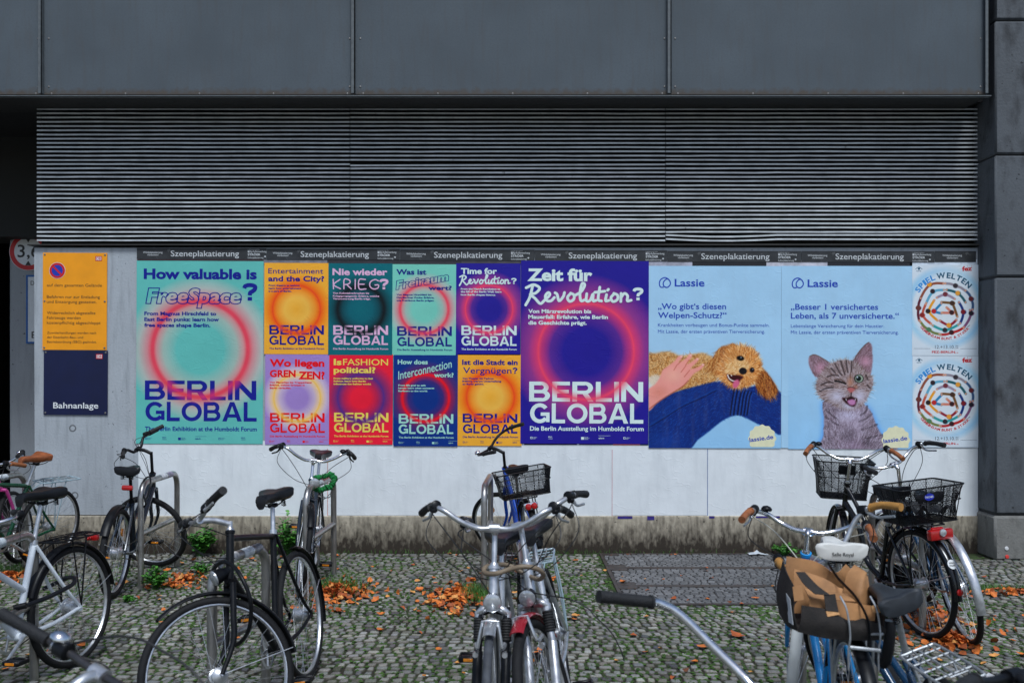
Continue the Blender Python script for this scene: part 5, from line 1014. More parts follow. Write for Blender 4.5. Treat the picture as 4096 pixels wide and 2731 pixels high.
    for side_, pts in (('L', Lh), ('R', Rh)):
        acc = 0; i = len(pts) - 1
        while i > 0 and acc < gl: acc += (pts[i] - pts[i - 1]).length; i -= 1
        gp = pts[i:]; e = (gp[-1] - gp[-2]).normalized(); gp = gp + [gp[-1] + e * 0.008]
        m = MB(); gr = g('grip_r'); m.tube(gp, [gr * .98, gr * 1.0, gr * 0.93, gr * 1.02, gr * 1.05], 12); m.lathe([(gr * 1.15, -.004), (gr * 1.15, .004)], gp[0], e, 12); m.xf(TM)
        gm_ = g('gripm') or M_rubber; gm_ = gm_[0 if side_ == 'L' else 1] if isinstance(gm_, tuple) else gm_
        m.build('grip', gm_, bo)
        if g('lever'):
            d = (gp[-1] - gp[0]).normalized(); p0 = pts[max(i - 2, 0)]; fr = Vector((0.75, 0, -0.5)); fr = (fr - d * fr.dot(d)).normalized()
            m = MB(); m.tube([p0 + d * 0.0, p0 + fr * 0.022, p0 + fr * 0.034 + d * 0.012], 0.008, 8, smooth=3); m.tube([p0 + fr * 0.03, p0 + fr * 0.046 + d * 0.03, p0 + fr * 0.043 + d * 0.08, p0 + fr * 0.040 + d * 0.115], [0.0062, 0.005, 0.0052], 8, smooth=4, flat=(1.2, .8)); m.lathe([(.0165, -.008), (.0165, .008)], p0, d, 12); m.xf(TM); m.build('brake_lever', g('leverm') or M_silver, bo)
            if g('cables'):
                m = MB(); m.lathe([(.014, -.022), (.0215, -.018), (.0215, .016), (.017, .022)], p0 - d * .018 if d.length else p0, d, 14); m.box(p0 - d * .02 + fr * .02, (.03, .03, .022), .006); m.xf(TM); m.build('gear_shifter', M_satin, bo)
                m = MB(); s0 = TM @ (p0 - d * .02 + fr * .03); s1 = TM @ (p0 + fr * .15 - d * .06 + Vector((0, 0, -.01))); tg_ = A0 + St @ (hlow + a * .1 - A0) + Vector((-.06, .0, 0)); m.tube([s0, s1, (s1 + tg_) / 2 + Vector((.05, 0, -.03)), tg_], .0024, 6, smooth=7); m.build('gear_cable', M_cable, bo)
                m = MB(); tgt = A0 + St @ (hlow + a * 0.05 + Vector((0.02, 0, 0)) - A0) if side_ == 'R' else htop + Vector((-.05, .02, -.05))
                s0 = TM @ (p0 + fr * 0.03 - d * 0.01); s1 = TM @ (p0 + fr * 0.09 - d * 0.10 + Vector((0, 0, .02))); sm = (s1 + tgt) / 2 + Vector((.07, 0, .03)); m.tube([s0, s1, sm, tgt], 0.0026, 6, smooth=7); m.build('brake_cable', g('cablem') or M_cable, bo)
    if g('bell'):
        p = Lh[len(Lh) // 2] if g('bell') == 'L' else Rh[len(Rh) // 2]; m = MB(); m.lathe([(.020, 0), (.026, .006), (.026, .012), (.018, .022), (.006, .026), (0.001, .027)], p + Vector((0, 0, .012)), (0.2, 0, 1), 18); m.tube([p, p + Vector((0, 0, .014))], .008, 8); m.xf(TM); m.build('bell', s.get('bellm') or M_chrome, bo)
    # wheels
    wheel(root, axr, R, g('tw'), I3, g('tyre') or M_tyre, g('rim') or M_rim, g('hub_r'), None, g('spin'), reflect=g('reflect'))
    wheel(root, ST_(axf), R, g('tw'), St, g('tyre') or M_tyre, g('rim') or M_rim, g('hub_f'), None, g('spin') + .4, reflect=g('reflect'), hubw=.045)
    if g('mg_r'):
        mo = guard(root, axr, R + 0.012, I3, g('mgl')[0], g('mgl')[1], g('tw') + .016, g('mg_r')); m = MB()
        for y in (-1, 1): an = rad(160); m.tube([axr + Vector((0, y * .055, 0)), axr + Vector(((R + .014) * math.cos(an), y * .02, (R + .014) * math.sin(an)))], .0024, 6)
        m.build('mudguard_stay', M_silver, mo)
    if g('mg_f'):
        mo = guard(root, ST_(axf), R + 0.012, St, g('mgf')[0], g('mgf')[1], g('tw') + .014, g('mg_f')); m = MB()
        for y in (-1, 1): an = rad(g('mgf')[1] - 4); m.tube([ST_(axf + Vector((0, y * .055, 0))), ST_(axf + Vector(((R + .014) * math.cos(an), y * .02, (R + .014) * math.sin(an))))], .0024, 6)
        m.build('mudguard_stay', M_silver, mo)
    # saddle and post
    m = MB(); m.tube([lug, seat], 0.0125, 12); m.lathe([(tr * 1.25, -.012), (tr * 1.25, .012)], lug, sdir, 12); m.build('seat_post', g('post') or M_silver, root)
    m = saddle(g('saddle'), g('sw')); m.xf(Matrix.Translation(Vector((seat.x + .01, 0, g('seat') - .012)))); so = m.build('saddle', g('saddlem') or M_vinyl, root)
    m = MB()
    for y in (-1, 1): m.tube([Vector((seat.x + .12, y * .012, g('seat') - .045)), Vector((seat.x + .03, y * .022, g('seat') - .068)), Vector((seat.x - .06, y * .022, g('seat') - .066)), Vector((seat.x - .09, y * .035, g('seat') - .05))], .0035, 6, smooth=4)
    m.box((seat.x, 0, g('seat') - .068), (.04, .05, .022), .006)
    if g('saddle') == 'comfort':
        for y in (-.035, .035): m.tube([Vector((seat.x - .07 + .012 * math.cos(t_ * .9), y + .012 * math.sin(t_ * .9), g('seat') - .085 + t_ * .0011)) for t_ in range(40)], .0022, 5)
    m.build('saddle_rails', M_satin, so)
    # crank, pedals, chain
    cr = MB(); ca = g('crank')
    cr.ring(BB + Vector((0, -.045, 0)), (0, 1, 0), [(.09, -.002), (.096, 0), (.09, .002), (.078, .002), (.078, -.002)], 40)
    for q_ in range(5): an = 2 * PI * q_ / 5; cr.tube([BB + Vector((0, -.045, 0)), BB + Vector((.08 * math.cos(an), -.045, .08 * math.sin(an)))], .006, 6)
    for sgn in (-1, 1):
        e = Vector((math.cos(ca), 0, math.sin(ca))) * (.17 * (1 if sgn < 0 else -1)); cr.tube([BB + Vector((0, sgn * .05, 0)), BB + e + Vector((0, sgn * .068, 0))], [.0125, .010], 8, flat=(1.1, .7))
    co = cr.build('crank', M_silver, root)
    for sgn in (-1, 1):
        e = Vector((math.cos(ca), 0, math.sin(ca))) * (.17 * (1 if sgn < 0 else -1)); pc = BB + e + Vector((0, sgn * .125, 0)); p = MB()
        p.box(pc + Vector((.038, 0, 0)), (.016, .095, .026), .005); p.box(pc - Vector((.038, 0, 0)), (.016, .095, .026), .005); p.box(pc, (.03, .085, .018), .004); p.box(pc + Vector((0, .046, 0)), (.086, .010, .024), .004); p.box(pc - Vector((0, .046, 0)), (.086, .010, .024), .004)
        po = p.build('pedal', M_satin, co); p = MB(); p.box(pc + Vector((.0465, 0, .0)), (.003, .055, .014), .001); p.build('pedal_reflector', M_amber, po); p = MB(); p.box(pc - Vector((.0465, 0, 0)), (.003, .055, .014), .001); p.build('pedal_reflector', M_amber, po)
    ch = MB()
    if g('guardm'):
        ch.add(*(lambda n, P: ([(x, -.052 - t, z) for t in (0, .008) for x, z in P], [tuple(range(n - 1, -1, -1)), tuple(range(n, 2 * n))] + [(i, (i + 1) % n, n + (i + 1) % n, n + i) for i in range(n)]))(18, [(BB.x + .115 * math.cos(rad(t)), BB.z + .115 * math.sin(rad(t))) for t in range(-90, 91, 20)][:9] + [(axr.x + .06 * math.cos(rad(t)), R + .05 * math.sin(rad(t))) for t in range(90, 271, 22)][:9])); ch.build('chain_guard', g('guardm'), root)
    else:
        for z in (.088, -.088): ch.tube([BB + Vector((0, -.045, z)), axr + Vector((0, -.045, z * .42))], .0038, 5, flat=(1, .6))
        ch.build('chain', M_chain, root)
    if g('kick'): m = MB(); m.tube([BB + Vector((-.05, .04, -.02)), Vector((.30, .16, .02)), Vector((.31, .19, .004))], .008, 8); m.build('kickstand', M_silver, root)
    zr = 2 * R + g('rackz')
    if g('rack'):
        m = MB(); xb, xf_ = .17, .17 - g('rackl'); hw_ = .068; zz = zr
        m.tube([(xb, -hw_ * .7, zz), (xb - .03, -hw_, zz), (xf_ + .03, -hw_, zz), (xf_, -hw_ * .6, zz), (xf_, hw_ * .6, zz), (xf_ + .03, hw_, zz), (xb - .03, hw_, zz), (xb, hw_ * .7, zz)], .0055, 8, closed=True, smooth=3)
        for x in (.12, .06, -.02, -.10): m.tube([(x, -hw_, zz), (x, hw_, zz)], .004, 6)
        m.tube([(xb - .02, 0.0, zz + .002), (xf_ + .02, 0.0, zz + .002)], .0042, 6)
        for y in (-1, 1): m.tube([(0.0, y * .066, R + .01), (-.02, y * .075, R + .2), (-.06, y * hw_, zz)], .005, 8, smooth=3); m.tube([(0.0, y * .066, R + .01), (.06, y * hw_, zz)], .0045, 8); m.tube([(xb, y * .03, zz), lug + Vector((-.01, y * .018, -.06))], .004, 6)
        ro = m.build('rack', g('rack'), root)
        m = MB()
        for y in (-1, 1): m.tube([(.13, y * .03, zz + .02), (.0, y * .034, zz + .018), (-.15, y * .03, zz + .014)], .003, 6)
        m.tube([(-.15, -.032, zz + .014), (-.15, .032, zz + .014)], .003, 6); m.build('spring_clamp', M_rack if g('rack') is not M_satin else M_satin, ro)
    if g('headlight'):
        kind, hm = g('headlight'); o_ = crown + a * 0.055 + Vector((.075, 0, 0.0)) if kind != 'top' else htop + Vector((.085, .02, -.01)); h = MB()
        if kind in ('dome', 'top'): h.lathe([(.001, -.055), (.020, -.050), (.033, -.03), (.038, -.005), (.039, .004)], o_, (1, 0, -.12), 22)
        elif kind == 'cone': h.lathe([(.006, -.10), (.016, -.085), (.026, -.05), (.036, -.015), (.039, .0)], o_, (1, 0, -.15), 22)
        else: h.lathe([(.02, -.05), (.036, -.03), (.040, .0)], o_, (1, 0, -.12), 22)
        h.tube([o_ - Vector((.045, 0, .01)), (crown if kind != 'top' else htop) + Vector((.02, 0, .0))], .006, 8); h.xf(TM); ho = h.build('headlight', hm, root); h = MB(); h.lathe([(.037, .0), (.036, .006), (.024, .012), (.001, .014)], o_ + Vector((.001, 0, 0)), (1, 0, -.12), 22); h.xf(TM); h.build('lens', M_lens, ho)
    if g('taillight'):
        tz = g('tail_z') or zr - .03; tx = -.20 if g('tail_z') is None else seat.x - .05; h = MB(); h.box((tx, 0, tz), (.035, .085, .04), .012, seg=2); h.box((tx + .03, 0, tz), (.04, .02, .012), .002); h.build('tail_light', M_red_p, root)
    return root, dict(a=a, A0=A0, St=St, TM=TM, C=C, htop=htop, hlow=hlow, crown=crown, BB=BB, lug=lug, seat=seat, zr=zr, Lh=Lh, Rh=Rh, bar=bo, R=R, axf=axf)

def basket(name, label, cat, parent, o, size, taper=0.82, step=0.011, group=None, rot=(0, 0, 0), round_=0.03, as_thing=False, yaw=0.0):
    """open wire-mesh basket: o = centre of the rim in the bicycle's space, size = (along x, across y, depth)"""
    lx, ly, h = size; root = empty(name, o, rot); root.parent = parent
    def loop(z, k, n=6):
        a_, b_ = lx / 2 * k, ly / 2 * k; r = round_ * k; P = []
        for sx, sy, a0 in ((1, 1, 0), (-1, 1, 90), (-1, -1, 180), (1, -1, 270)):
            for q in range(n + 1): an = rad(a0 + 90 * q / n); P.append(Vector((sx * (a_ - r) + r * math.cos(an), sy * (b_ - r) + r * math.sin(an), z)))
        return P
    def walk(P, n):
        Ls = [(P[(i + 1) % len(P)] - P[i]).length for i in range(len(P))]; tot = sum(Ls); out = []; i = 0; acc = 0
        for k in range(n):
            t = tot * k / n
            while acc + Ls[i] < t: acc += Ls[i]; i += 1
            out.append(P[i].lerp(P[(i + 1) % len(P)], (t - acc) / Ls[i]))
        return out
    r = MB(); r.tube(loop(0, 1), .005, 8, closed=True); r.tube(loop(-h, taper), .004, 6, closed=True); r.tube(loop(-h * .42, 1 - (1 - taper) * .42), .003, 6, closed=True)
    n = 4 * 7
    T_, B_ = walk(loop(0, 1), 12), walk(loop(-h, taper), 12)
    for p, q in zip(T_, B_): r.tube([p, q], .003, 6)
    ro = r.build('basket_frame', M_satin, root)
    m = MB(); n = int(2 * (lx + ly) / step); T_, B_ = walk(loop(0, 1), n), walk(loop(-h, taper), n); sh = max(2, int(h / step * .5))
    for i in range(n):
        m.tube([T_[i], B_[(i + sh) % n]], .0013, 3, caps=False); m.tube([T_[i], B_[(i - sh) % n]], .0013, 3, caps=False)
    a_, b_ = lx / 2 * taper, ly / 2 * taper
    for q in range(int(2 * a_ / step) + 1): m.tube([(-a_ + q * step, -b_, -h), (-a_ + q * step, b_, -h)], .0013, 3, caps=False)
    for q in range(int(2 * b_ / step) + 1): m.tube([(-a_, -b_ + q * step, -h), (a_, -b_ + q * step, -h)], .0013, 3, caps=False)
    m.build('wire_mesh', M_satin, ro)
    return root

def stand(label, near, far, h=0.84, r=0.024, rail=0.42, sticker=None):
    """stainless U-shaped rack, near and far feet as (x, distance)"""
    x0, y0, x1, y1 = near[0], Y(near[1]), far[0], Y(far[1]); root = empty('bicycle_rack', (x0, y0, 0), (0, 0, math.atan2(y1 - y0, x1 - x0)), label, 'bicycle rack', 'stainless steel bicycle racks')
    L = math.hypot(x1 - x0, y1 - y0); c = 0.12; P = [(0, 0, -.03), (0, 0, h - c - r)] + [(c - c * math.cos(rad(t)), 0, h - c - r + c * math.sin(rad(t))) for t in range(15, 91, 15)] + [(L - c + c * math.sin(rad(t)), 0, h - c - r + c * math.cos(rad(t))) for t in range(0, 91, 15)] + [(L, 0, -.03)]
    MB().tube(P, r, 16).build('hoop', M_steel, root); MB().tube([(0.01, 0, rail), (L - .01, 0, rail)], r * .88, 14).build('cross_rail', M_steel, root)
    if sticker:
        for q, (a_, b_, c_) in enumerate(sticker): MB().tube([(a_, 0, h - r), (b_, 0, h - r)], r + .0012, 16, caps=False).build('sticker', mat('sticker_%d_%d' % (q, int(c_[0] * 255)), c_, 0.5, var=.45, scale=30, spot=(.08, .1, .12), spots=.35), root)
    return root

paint = lambda n, c, r=.25: mat(n, c, r, var=.18, scale=14, coat=.3)
M_blue_f = paint('blue_frame', lin((16, 80, 190))); M_sky = paint('sky_blue_frame', lin((24, 146, 216))); M_dkblue = paint('petrol_blue_frame', lin((16, 52, 82))); M_green = paint('dark_green_frame', lin((6, 66, 42))); M_pink = paint('pink_frame', lin((170, 54, 124)))
M_whitef = mat('worn_white_frame', (.78, .83, .88), .35, var=.12, scale=14, spot=(.36, .37, .39), spots=.30, coat=.2); M_whitep = mat('white_paint', (.62, .63, .60), .35, var=.12, scale=9); M_wsad = mat('white_saddle_vinyl', (.66, .65, .61), .45, var=.1, scale=9)
M_rack = mat('dull_rack_steel', (.42, .44, .46), .45, .6, var=.25, scale=30)
M_redf = paint('red_frame', (.28, .012, .022)); M_ltblue = paint('pale_blue_enamel', (.30, .40, .45), .4); M_greyblue = paint('black_blue_frame', (.014, .022, .034))

# racks first
stand('steel bicycle rack with the black bicycle, nearest the orange sign', (-2.905, 7.79), (-2.91, 8.65), sticker=[(.42, .56, (.55, .57, .6)), (.58, .70, (.25, .22, .3))])
stand('steel bicycle rack holding the green wrapped chain lock', (-1.535, 7.42), (-1.49, 8.32), sticker=[(.32, .46, (.5, .55, .58))])
stand('steel bicycle rack beside the blue bicycle with the wire basket', (-.212, 7.58), (-.182, 8.44))
stand('steel bicycle rack behind the two basket bicycles at the pillar end', (2.66, 6.45), (2.62, 7.25))
stand('steel bicycle rack under the black roadster with the silver stem', (-1.41, 4.68), (-1.285, 5.2), .82, sticker=[(.13, .22, (.52, .5, .48)), (.27, .37, (.6, .64, .66)), (.39, .46, (.2, .2, .22))])
stand('steel bicycle rack behind the white framed bicycle', (-2.66, 4.65), (-2.64, 5.5), sticker=[(.3, .52, (.5, .58, .66))])
stand('steel bicycle rack between the two silver bicycles', (.062, 4.35), (.05, 5.2), .83)
stand('steel bicycle rack beside the green bicycle, by the passage', (-4.3, 7.7), (-4.18, 8.55), sticker=[(.35, .6, (.5, .52, .55))])
stand('steel bicycle rack between sky blue and petrol blue bicycles', (1.52, 4.2), (1.47, 5.05), .8)

# back row
bike('bicycle', 'black mountain bicycle with its bar turned sideways, in front of the bare concrete', (-2.985, 7.46), (-3.06, 8.54), -3, 78, R=.335, tw=.05, fm=M_greyblue, frame='mixte', bar='riser', barm=M_satin, up=.20, fwd=.11, rise=.05, seat=.95, sw=.10, ST=.42, tail_z=.80, taillight=1, crank=.2, reflect=True, bell=None, tube=.02, leverm=M_satin, L=1.08, post=M_satin, mg_r=M_satin, mgl=(70, 150), hub_r=.04)
b6, i6 = bike('bicycle', 'dark city bicycle with chrome bar and round headlight, chained with the green wrap', (-1.69, 8.50), (-1.585, 7.44), 4, 10, fm=M_greyblue, frame='mixte', bar='wide', up=.14, fwd=.05, rise=.02, seat=1.02, headlight=('top', M_chrome), bell='L', mg_f=M_satin, mgf=(40, 120), crank=1.2, ST=.5, bellm=M_satin, leverm=M_satin, tw=.04)
b7, i7 = bike('bicycle', 'blue bicycle with black wire basket on its rear rack', (.21, 7.86), (.03, 8.86), 9, 52, fm=M_blue_f, frame='step', R=.335, barm=M_satin, bar='sweep', up=.16, fwd=.11, rise=.06, stemm=M_satin, seat=.93, sw=.10, mg_r=M_satin, rack=M_satin, bell='L', ST=.42, reflect=True, tube=.02, lever=False, cables=False, HL=.18, L=1.02)
b14, i14 = bike('bicycle', 'black city bicycle with wire baskets at both ends and tan grips', (2.64, 6.36), (2.41, 7.36), 5, -22, fm=M_black, frame='step', bar='wide', up=.16, fwd=.03, rise=.02, gripm=M_tan, seat=.93, mg_r=M_black, mg_f=M_black, rack=M_satin, guardm=M_black, bell='L', bellm=M_satin, taillight=1, ST=.42, HL=.2, L=1.03, mgl=(20, 185), mgf=(20, 165))
b15, i15 = bike('bicycle', 'bicycle with silver mudguard and black rubber grips next to the pillar', (2.86, 6.22), (2.95, 7.24), 12, 20, fm=M_dkblue, frame='mixte', bar='city', up=.20, fwd=.04, rise=.02, seat=.92, mg_r=M_silver, mg_f=M_silver, hub_r=.048, ST=.44, mgl=(35, 192), gripl=.15)
bike('bicycle', 'dark green bicycle with brown leather saddle and pale blue rack', (-4.07, 8.66), (-4.43, 7.69), 9, 5, fm=M_green, frame='diamond', saddle='leather', saddlem=M_brown, seat=.99, rack=M_ltblue, bar='city', gripm=M_tan, ST=.5, HL=.14, tube=.018, rackz=.07, rackl=.4)
bike('bicycle', 'pink bicycle with chrome handlebar deep behind the green one', (-4.65, 7.75), (-4.36, 8.72), 2, 20, fm=M_pink, frame='mixte', bar='city', up=.06, seat=.85, R=.32, ST=.4, tube=.02, bell='R', tw=.042)
# front row
bike('bicycle', 'worn white framed bicycle with black carrier, beaded with rain', (-2.53, 5.74), (-2.80, 4.70), -2, 62, fm=M_whitef, frame='mixte', seat=1.035, sw=.105, mg_r=M_satin, mg_f=M_satin, rack=M_satin, taillight=1, crank=2.6, ST=.50, bar='city', tube=.018, hub_r=.04, rackz=.05, tw=.042)
b1, i1 = bike('bicycle', 'black roadster with silver stem and round saddle, front wheel turned aside', (-1.125, 5.53), (-1.235, 4.44), -8, -50, fm=M_satin, frame='diamond', ST=.60, HL=.235, R=.352, bar=[(0, 0, 0), (0, .09, .01), (-.005, .17, .03), (-.02, .25, .045), (-.03, .335, .05)], barm=M_silver, stemm=M_silver, up=.05, fwd=.14, rise=.05, seat=1.06, sw=.10, headlight=('cone', M_satin), mg_f=M_satin, mg_r=M_satin, mgf=(62, 186), crank=1.7, tube=.0165, gripl=.13, grip_r=.019, hub_r=.036, hub_f=.028, L=1.09, rake=.05, mgl=(95, 200))
b8, i8 = bike('bicycle', 'silver bicycle with black suspension fork and chrome ball headlight', (-.035, 5.02), (-.088, 3.97), 0, 1, fm=M_silver, forkm=M_satin, frame='mixte', shock=True, bar='wide', barm=M_silver, up=.155, fwd=.04, rise=.02, seat=.92, headlight=('dome', M_chrome), mg_f=M_silver, mgf=(70, 150), rack=M_satin, hub_f=.03, tube=.019, HL=.17, tyre=M_tyreg, tw=.036, crank=.9, kick=True)
b9, i9 = bike('bicycle', 'silver and red bicycle leaning, with red front mudguard and round lamp', (.29, 5.16), (.215, 4.12), -11, -12, fm=M_silver, forkm=M_silver, frame='mixte', shock=True, bar='city', barm=M_silver, up=.18, fwd=.05, rise=.0, seat=.95, sw=.11, headlight=('round', M_satin), mg_f=M_redf, mgf=(68, 150), rack=M_ltblue, tube=.02, HL=.17, tw=.046, crank=PI * .93)
b11, i11 = bike('bicycle', 'sky blue bicycle with white saddle, brown grips and a cardboard bag on its rack', (1.315, 3.86), (1.40, 4.91), 0, -16, fm=M_sky, frame='mixte', bar='city', barm=M_chrome, gripm=(M_tan, M_tan), up=.11, fwd=.04, rise=.0, seat=1.0, sw=.105, saddlem=M_wsad, headlight=('dome', M_chrome), mg_f=M_whitep, mg_r=M_satin, rack=M_rack, tube=.018, ST=.44, bell='L', bellm=M_satin, tyre=M_tyreg, cablem=mat('cream_cable', (.55, .53, .46), .5), crank=.25, R=.34, mgf=(20, 200))
b12, i12 = bike('bicycle', 'petrol blue bicycle with dark saddle and silver carrier, leaning over', (1.72, 3.42), (1.68, 4.48), 20, 15, fm=M_dkblue, frame='mixte', bar='vee', barm=M_silver, gripm=M_mustard, up=.12, fwd=.05, rise=.0, seat=.95, saddle='comfort', sw=.085, saddlem=mat('dark_blue_vinyl', (.02, .024, .03), .5, var=.2), rack=M_rack, ST=.42, mg_f=M_silver, tube=.016, crank=.4, gripl=.14)
# closest, mostly below the frame
b10, i10 = bike('bicycle', 'bicycle with chrome bar and black grip reaching in close to the camera', (.53, 1.55), (.57, 2.57), 0, -66, fm=M_satin, frame='mixte', bar=[(0, 0, 0), (.01, .05, .0), (0, .12, .02), (-.06, .20, .055), (-.14, .275, .10), (-.19, .30, .112), (-.22, .305, .113), (-.36, .315, .108)], grip_r=.0158, up=.03, fwd=.06, rise=.02, gripl=.14, lever=False, cables=False, seat=.92, headlight=None, tube=.016, barm=M_chrome, L=1.02)
b2, i2 = bike('bicycle', 'dark bicycle with flat black bar and chrome bell, closest to the camera', (-1.1, 1.5), (-1.1, 2.52), -6, -30, fm=M_satin, frame='diamond', bar=[(0, 0, 0), (0, .10, .005), (-.01, .2, .01), (-.02, .34, .012)], barm=mat('dull_dark_alloy', (.09, .085, .085), .35, .8), stemm=M_silver, up=.16, fwd=.08, rise=.02, gripl=.15, grip_r=.0152, bar_r=.0105, bell='L', seat=.9, L=1.02)
b16, i16 = bike('bicycle', 'dark bicycle with thick black grip entering the corner by the silver carrier', (1.30, 1.52), (1.02, 2.5), -6, 16, fm=M_satin, frame='diamond', bar='flat', barm=M_satin, up=.14, fwd=.07, rise=.02, seat=.9, gripl=.16, grip_r=.0185, cables=False, lever=False, L=1.02)
# ------------------------------------------------------------------ things on and around the bicycles
def Pt(u, v, d): return Vector(((u - 2048) * d / 3982, Y(d), 1.72 + (1472 - v) * d / 3982))   # photo pixel at a known distance -> world
def attach(o, root):
    o.parent = root; o.matrix_parent_inverse = Matrix.LocRotScale(root.location, root.rotation_euler, None).inverted(); return o
def tail(root, pos, M_, size=(.03, .09, .04)):
    m = MB(); m.box(pos, size, .012, seg=2); m.box(Vector(pos) + Vector((.03, 0, 0)), (.05, .02, .012), .002); return m.build('tail_light', M_, root)
# blue bicycle: rear basket, two round red lamps
basket('wire_basket', None, None, b7, (-.02, 0, i7['zr'] + .20), (.30, .43, .195), .86)
m = MB()
for y in (-.024, .024): m.lathe([(.024, 0), (.026, .012), (.020, .022), (.001, .026)], (-.225, y, i7['zr'] - .06), (-1, 0, 0), 18)
m.build('tail_light', M_red_p, b7); MB().box((-.215, 0, i7['zr'] - .06), (.016, .11, .055), .012, seg=2).tube([(-.21, 0, i7['zr'] - .06), (-.13, 0, i7['zr'])], .005).build('lamp_housing', M_chrome, b7)
# black city bicycle: front basket turns with the bar, rear basket with dark sheet inside
fb = basket('wire_basket', None, None, b14, (0, 0, 0), (.30, .40, .27), .80)
c_ = i14['C'] + Vector((.21, 0, -.02)); fb.matrix_local = i14['TM'] @ Matrix.Translation(c_) @ Matrix.Rotation(rad(-4), 4, 'Y')
MB().box((-.155, 0, -.05), (.02, .12, .07), .008).tube([(-.155, 0, -.04), (-.21, 0, .0)], .010).build('basket_bracket', M_satin, fb)
rb = basket('wire_basket', None, None, b14, (-.04, 0, i14['zr'] + .235), (.32, .46, .225), .80)
m = MB(); rr_ = random.Random(4); nx, ny = 8, 12; vs = []
for i in range(nx):
    for j in range(ny): vs.append((-.115 + .23 * i / (nx - 1), -.165 + .33 * j / (ny - 1), -.205 + .07 * abs(math.sin(i * 1.3 + j * .7)) * (1 if (i + j) % 3 else .3) + .05 * (j / ny)))
m.add(vs, [(i * ny + j, i * ny + j + 1, (i + 1) * ny + j + 1, (i + 1) * ny + j) for i in range(nx - 1) for j in range(ny - 1)])
o = m.build('crumpled_sheet', mat('dark_tarpaulin', (.05, .052, .056), .45, var=.3, scale=12), None, smooth=False); o.parent = None
W_ = Matrix.LocRotScale(b14.location, b14.rotation_euler, None); o.matrix_world = W_ @ Matrix.Translation(rb.location)
tag(o, 'crumpled dark sheet lying inside the rear wire basket', 'sheet')
m = MB(); disc(m, 0, 0, .034, 0, 24, .022); bo_ = m.build('badge', mat('badge_blue', lin((20, 40, 160)), .35), rb, smooth=False); bo_.location = (-.156, .03, -.055); bo_.rotation_euler = (0, 0, -PI / 2)
m = MB(); put_text(m, 'FISCHER', -.028, .028, -.006, .012, .01, y=-.001); t_ = m.build('badge_lettering', M_sw, bo_, smooth=False)
m = MB(); an = rad(150); rl = i14['R'] + .03; disc(m, 0, 0, .03, 0, 20); s_ = m.build('sticker', M_sw, b14, smooth=False); s_.location = (rl * math.cos(an), 0, i14['R'] + rl * math.sin(an)); s_.rotation_euler = (rad(-30), 0, -PI / 2)
m = MB(); put_text(m, 'bike', -.017, .017, .004, .012, .01, y=-.001); put_text(m, 'PARK', -.02, .02, -.014, .012, .01, y=-.001); m.build('sticker_lettering', M_bk, s_, smooth=False)
an = rad(176); m = MB(); m.lathe([(.02, 0), (.02, .008), (.014, .011)], (rl * math.cos(an), 0, i14['R'] + rl * math.sin(an)), (-1, 0, 0), 18); m.build('rear_reflector', M_red_p, b14)
tail(b14, (-.23, 0, i14['zr'] - .05), M_red_p, (.05, .16, .065)); MB().lathe([(.022, 0), (.022, .01), (.01, .014)], (-.255, 0, i14['zr'] - .035), (-1, 0, 0), 16).build('clear_reflector', M_lens, b14)
# green cloth-wrapped chain lock round the second rack
cl = empty('chain_lock', Pt(1292, 1922, 7.75), label='chain lock in a gathered green cloth sleeve round rack and bicycle', cat='lock')
m = MB(); rr_ = random.Random(2); P = []
for q in range(90):
    t = 2 * PI * q / 90; P.append((.125 * math.cos(t), .13 * math.sin(t) + .05, .075 * math.sin(t + .5) + (.03 * math.cos(2 * t)) - (.06 if math.cos(t) > .6 else 0)))
rads = [.030 + .007 * math.sin(q * 2.4) + rr_.uniform(-.006, .006) for q in range(90)]
m.tube(P, rads, 12, closed=True); m.build('cloth_sleeve', mat('green_cloth', lin((14, 116, 54)), .85, var=.4, scale=60, bump=.8, bscale=70), cl)
m = MB(); pts = [Vector((.10, 0, -.11)), Vector((.09, .0, -.16)), Vector((.06, .0, -.195)), Vector((.02, .0, -.205)), Vector((-.02, .01, -.195)), Vector((-.06, .02, -.18))]
for i in range(len(pts) - 1):
    p, q = pts[i], pts[i + 1]; c0 = (p + q) / 2; d_ = (q - p).normalized(); s_ = d_.cross(Vector((0, 1, 0))).normalized() if i % 2 else Vector((0, 1, 0)); L_ = (q - p).length * .62
    m.tube([c0 + d_ * L_ * math.cos(t) + s_ * .013 * math.sin(t) for t in [2 * PI * k / 16 for k in range(16)]], .0048, 6, closed=True)
m.build('chain_links', M_steel, cl); cl.scale = (.66, .75, .66)
# cable and tube locks
def lock(label, pts, r, m_, cat='lock', name='cable_lock', closed=False, barrel=None):
    P = [Pt(*p) for p in pts]; o0 = P[0].copy(); root = empty(name, o0, (0, 0, 0), label, cat, 'bicycle locks')
    MB().tube([p - o0 for p in P], r, 10, smooth=7, closed=closed).build('shackle', m_, root)
    if barrel is not None: a_, b_ = Pt(*barrel[0]) - o0, Pt(*barrel[1]) - o0; MB().tube([a_, b_], r * 1.35, 12).build('lock_barrel', M_satin, root)
    return root
M_lockb = mat('beige_lock_hose', (.20, .15, .10), .5, var=.25)
q_ = lambda x, y: (1650 + x / 2.992, 2200 + y / 2.992)
lock('beige hose covered cable lock joining the two silver bicycles', [(*q_(880, 200), 4.24), (*q_(870, 270), 4.2), (*q_(1010, 275), 4.16), (*q_(1150, 230), 4.16), (*q_(1320, 195), 4.14), (*q_(1490, 220), 4.16), (*q_(1565, 290), 4.2), (*q_(1510, 345), 4.26), (*q_(1380, 300), 4.34), (*q_(1200, 200), 4.36), (*q_(1060, 170), 4.34)], .0105, M_lockb, closed=True)
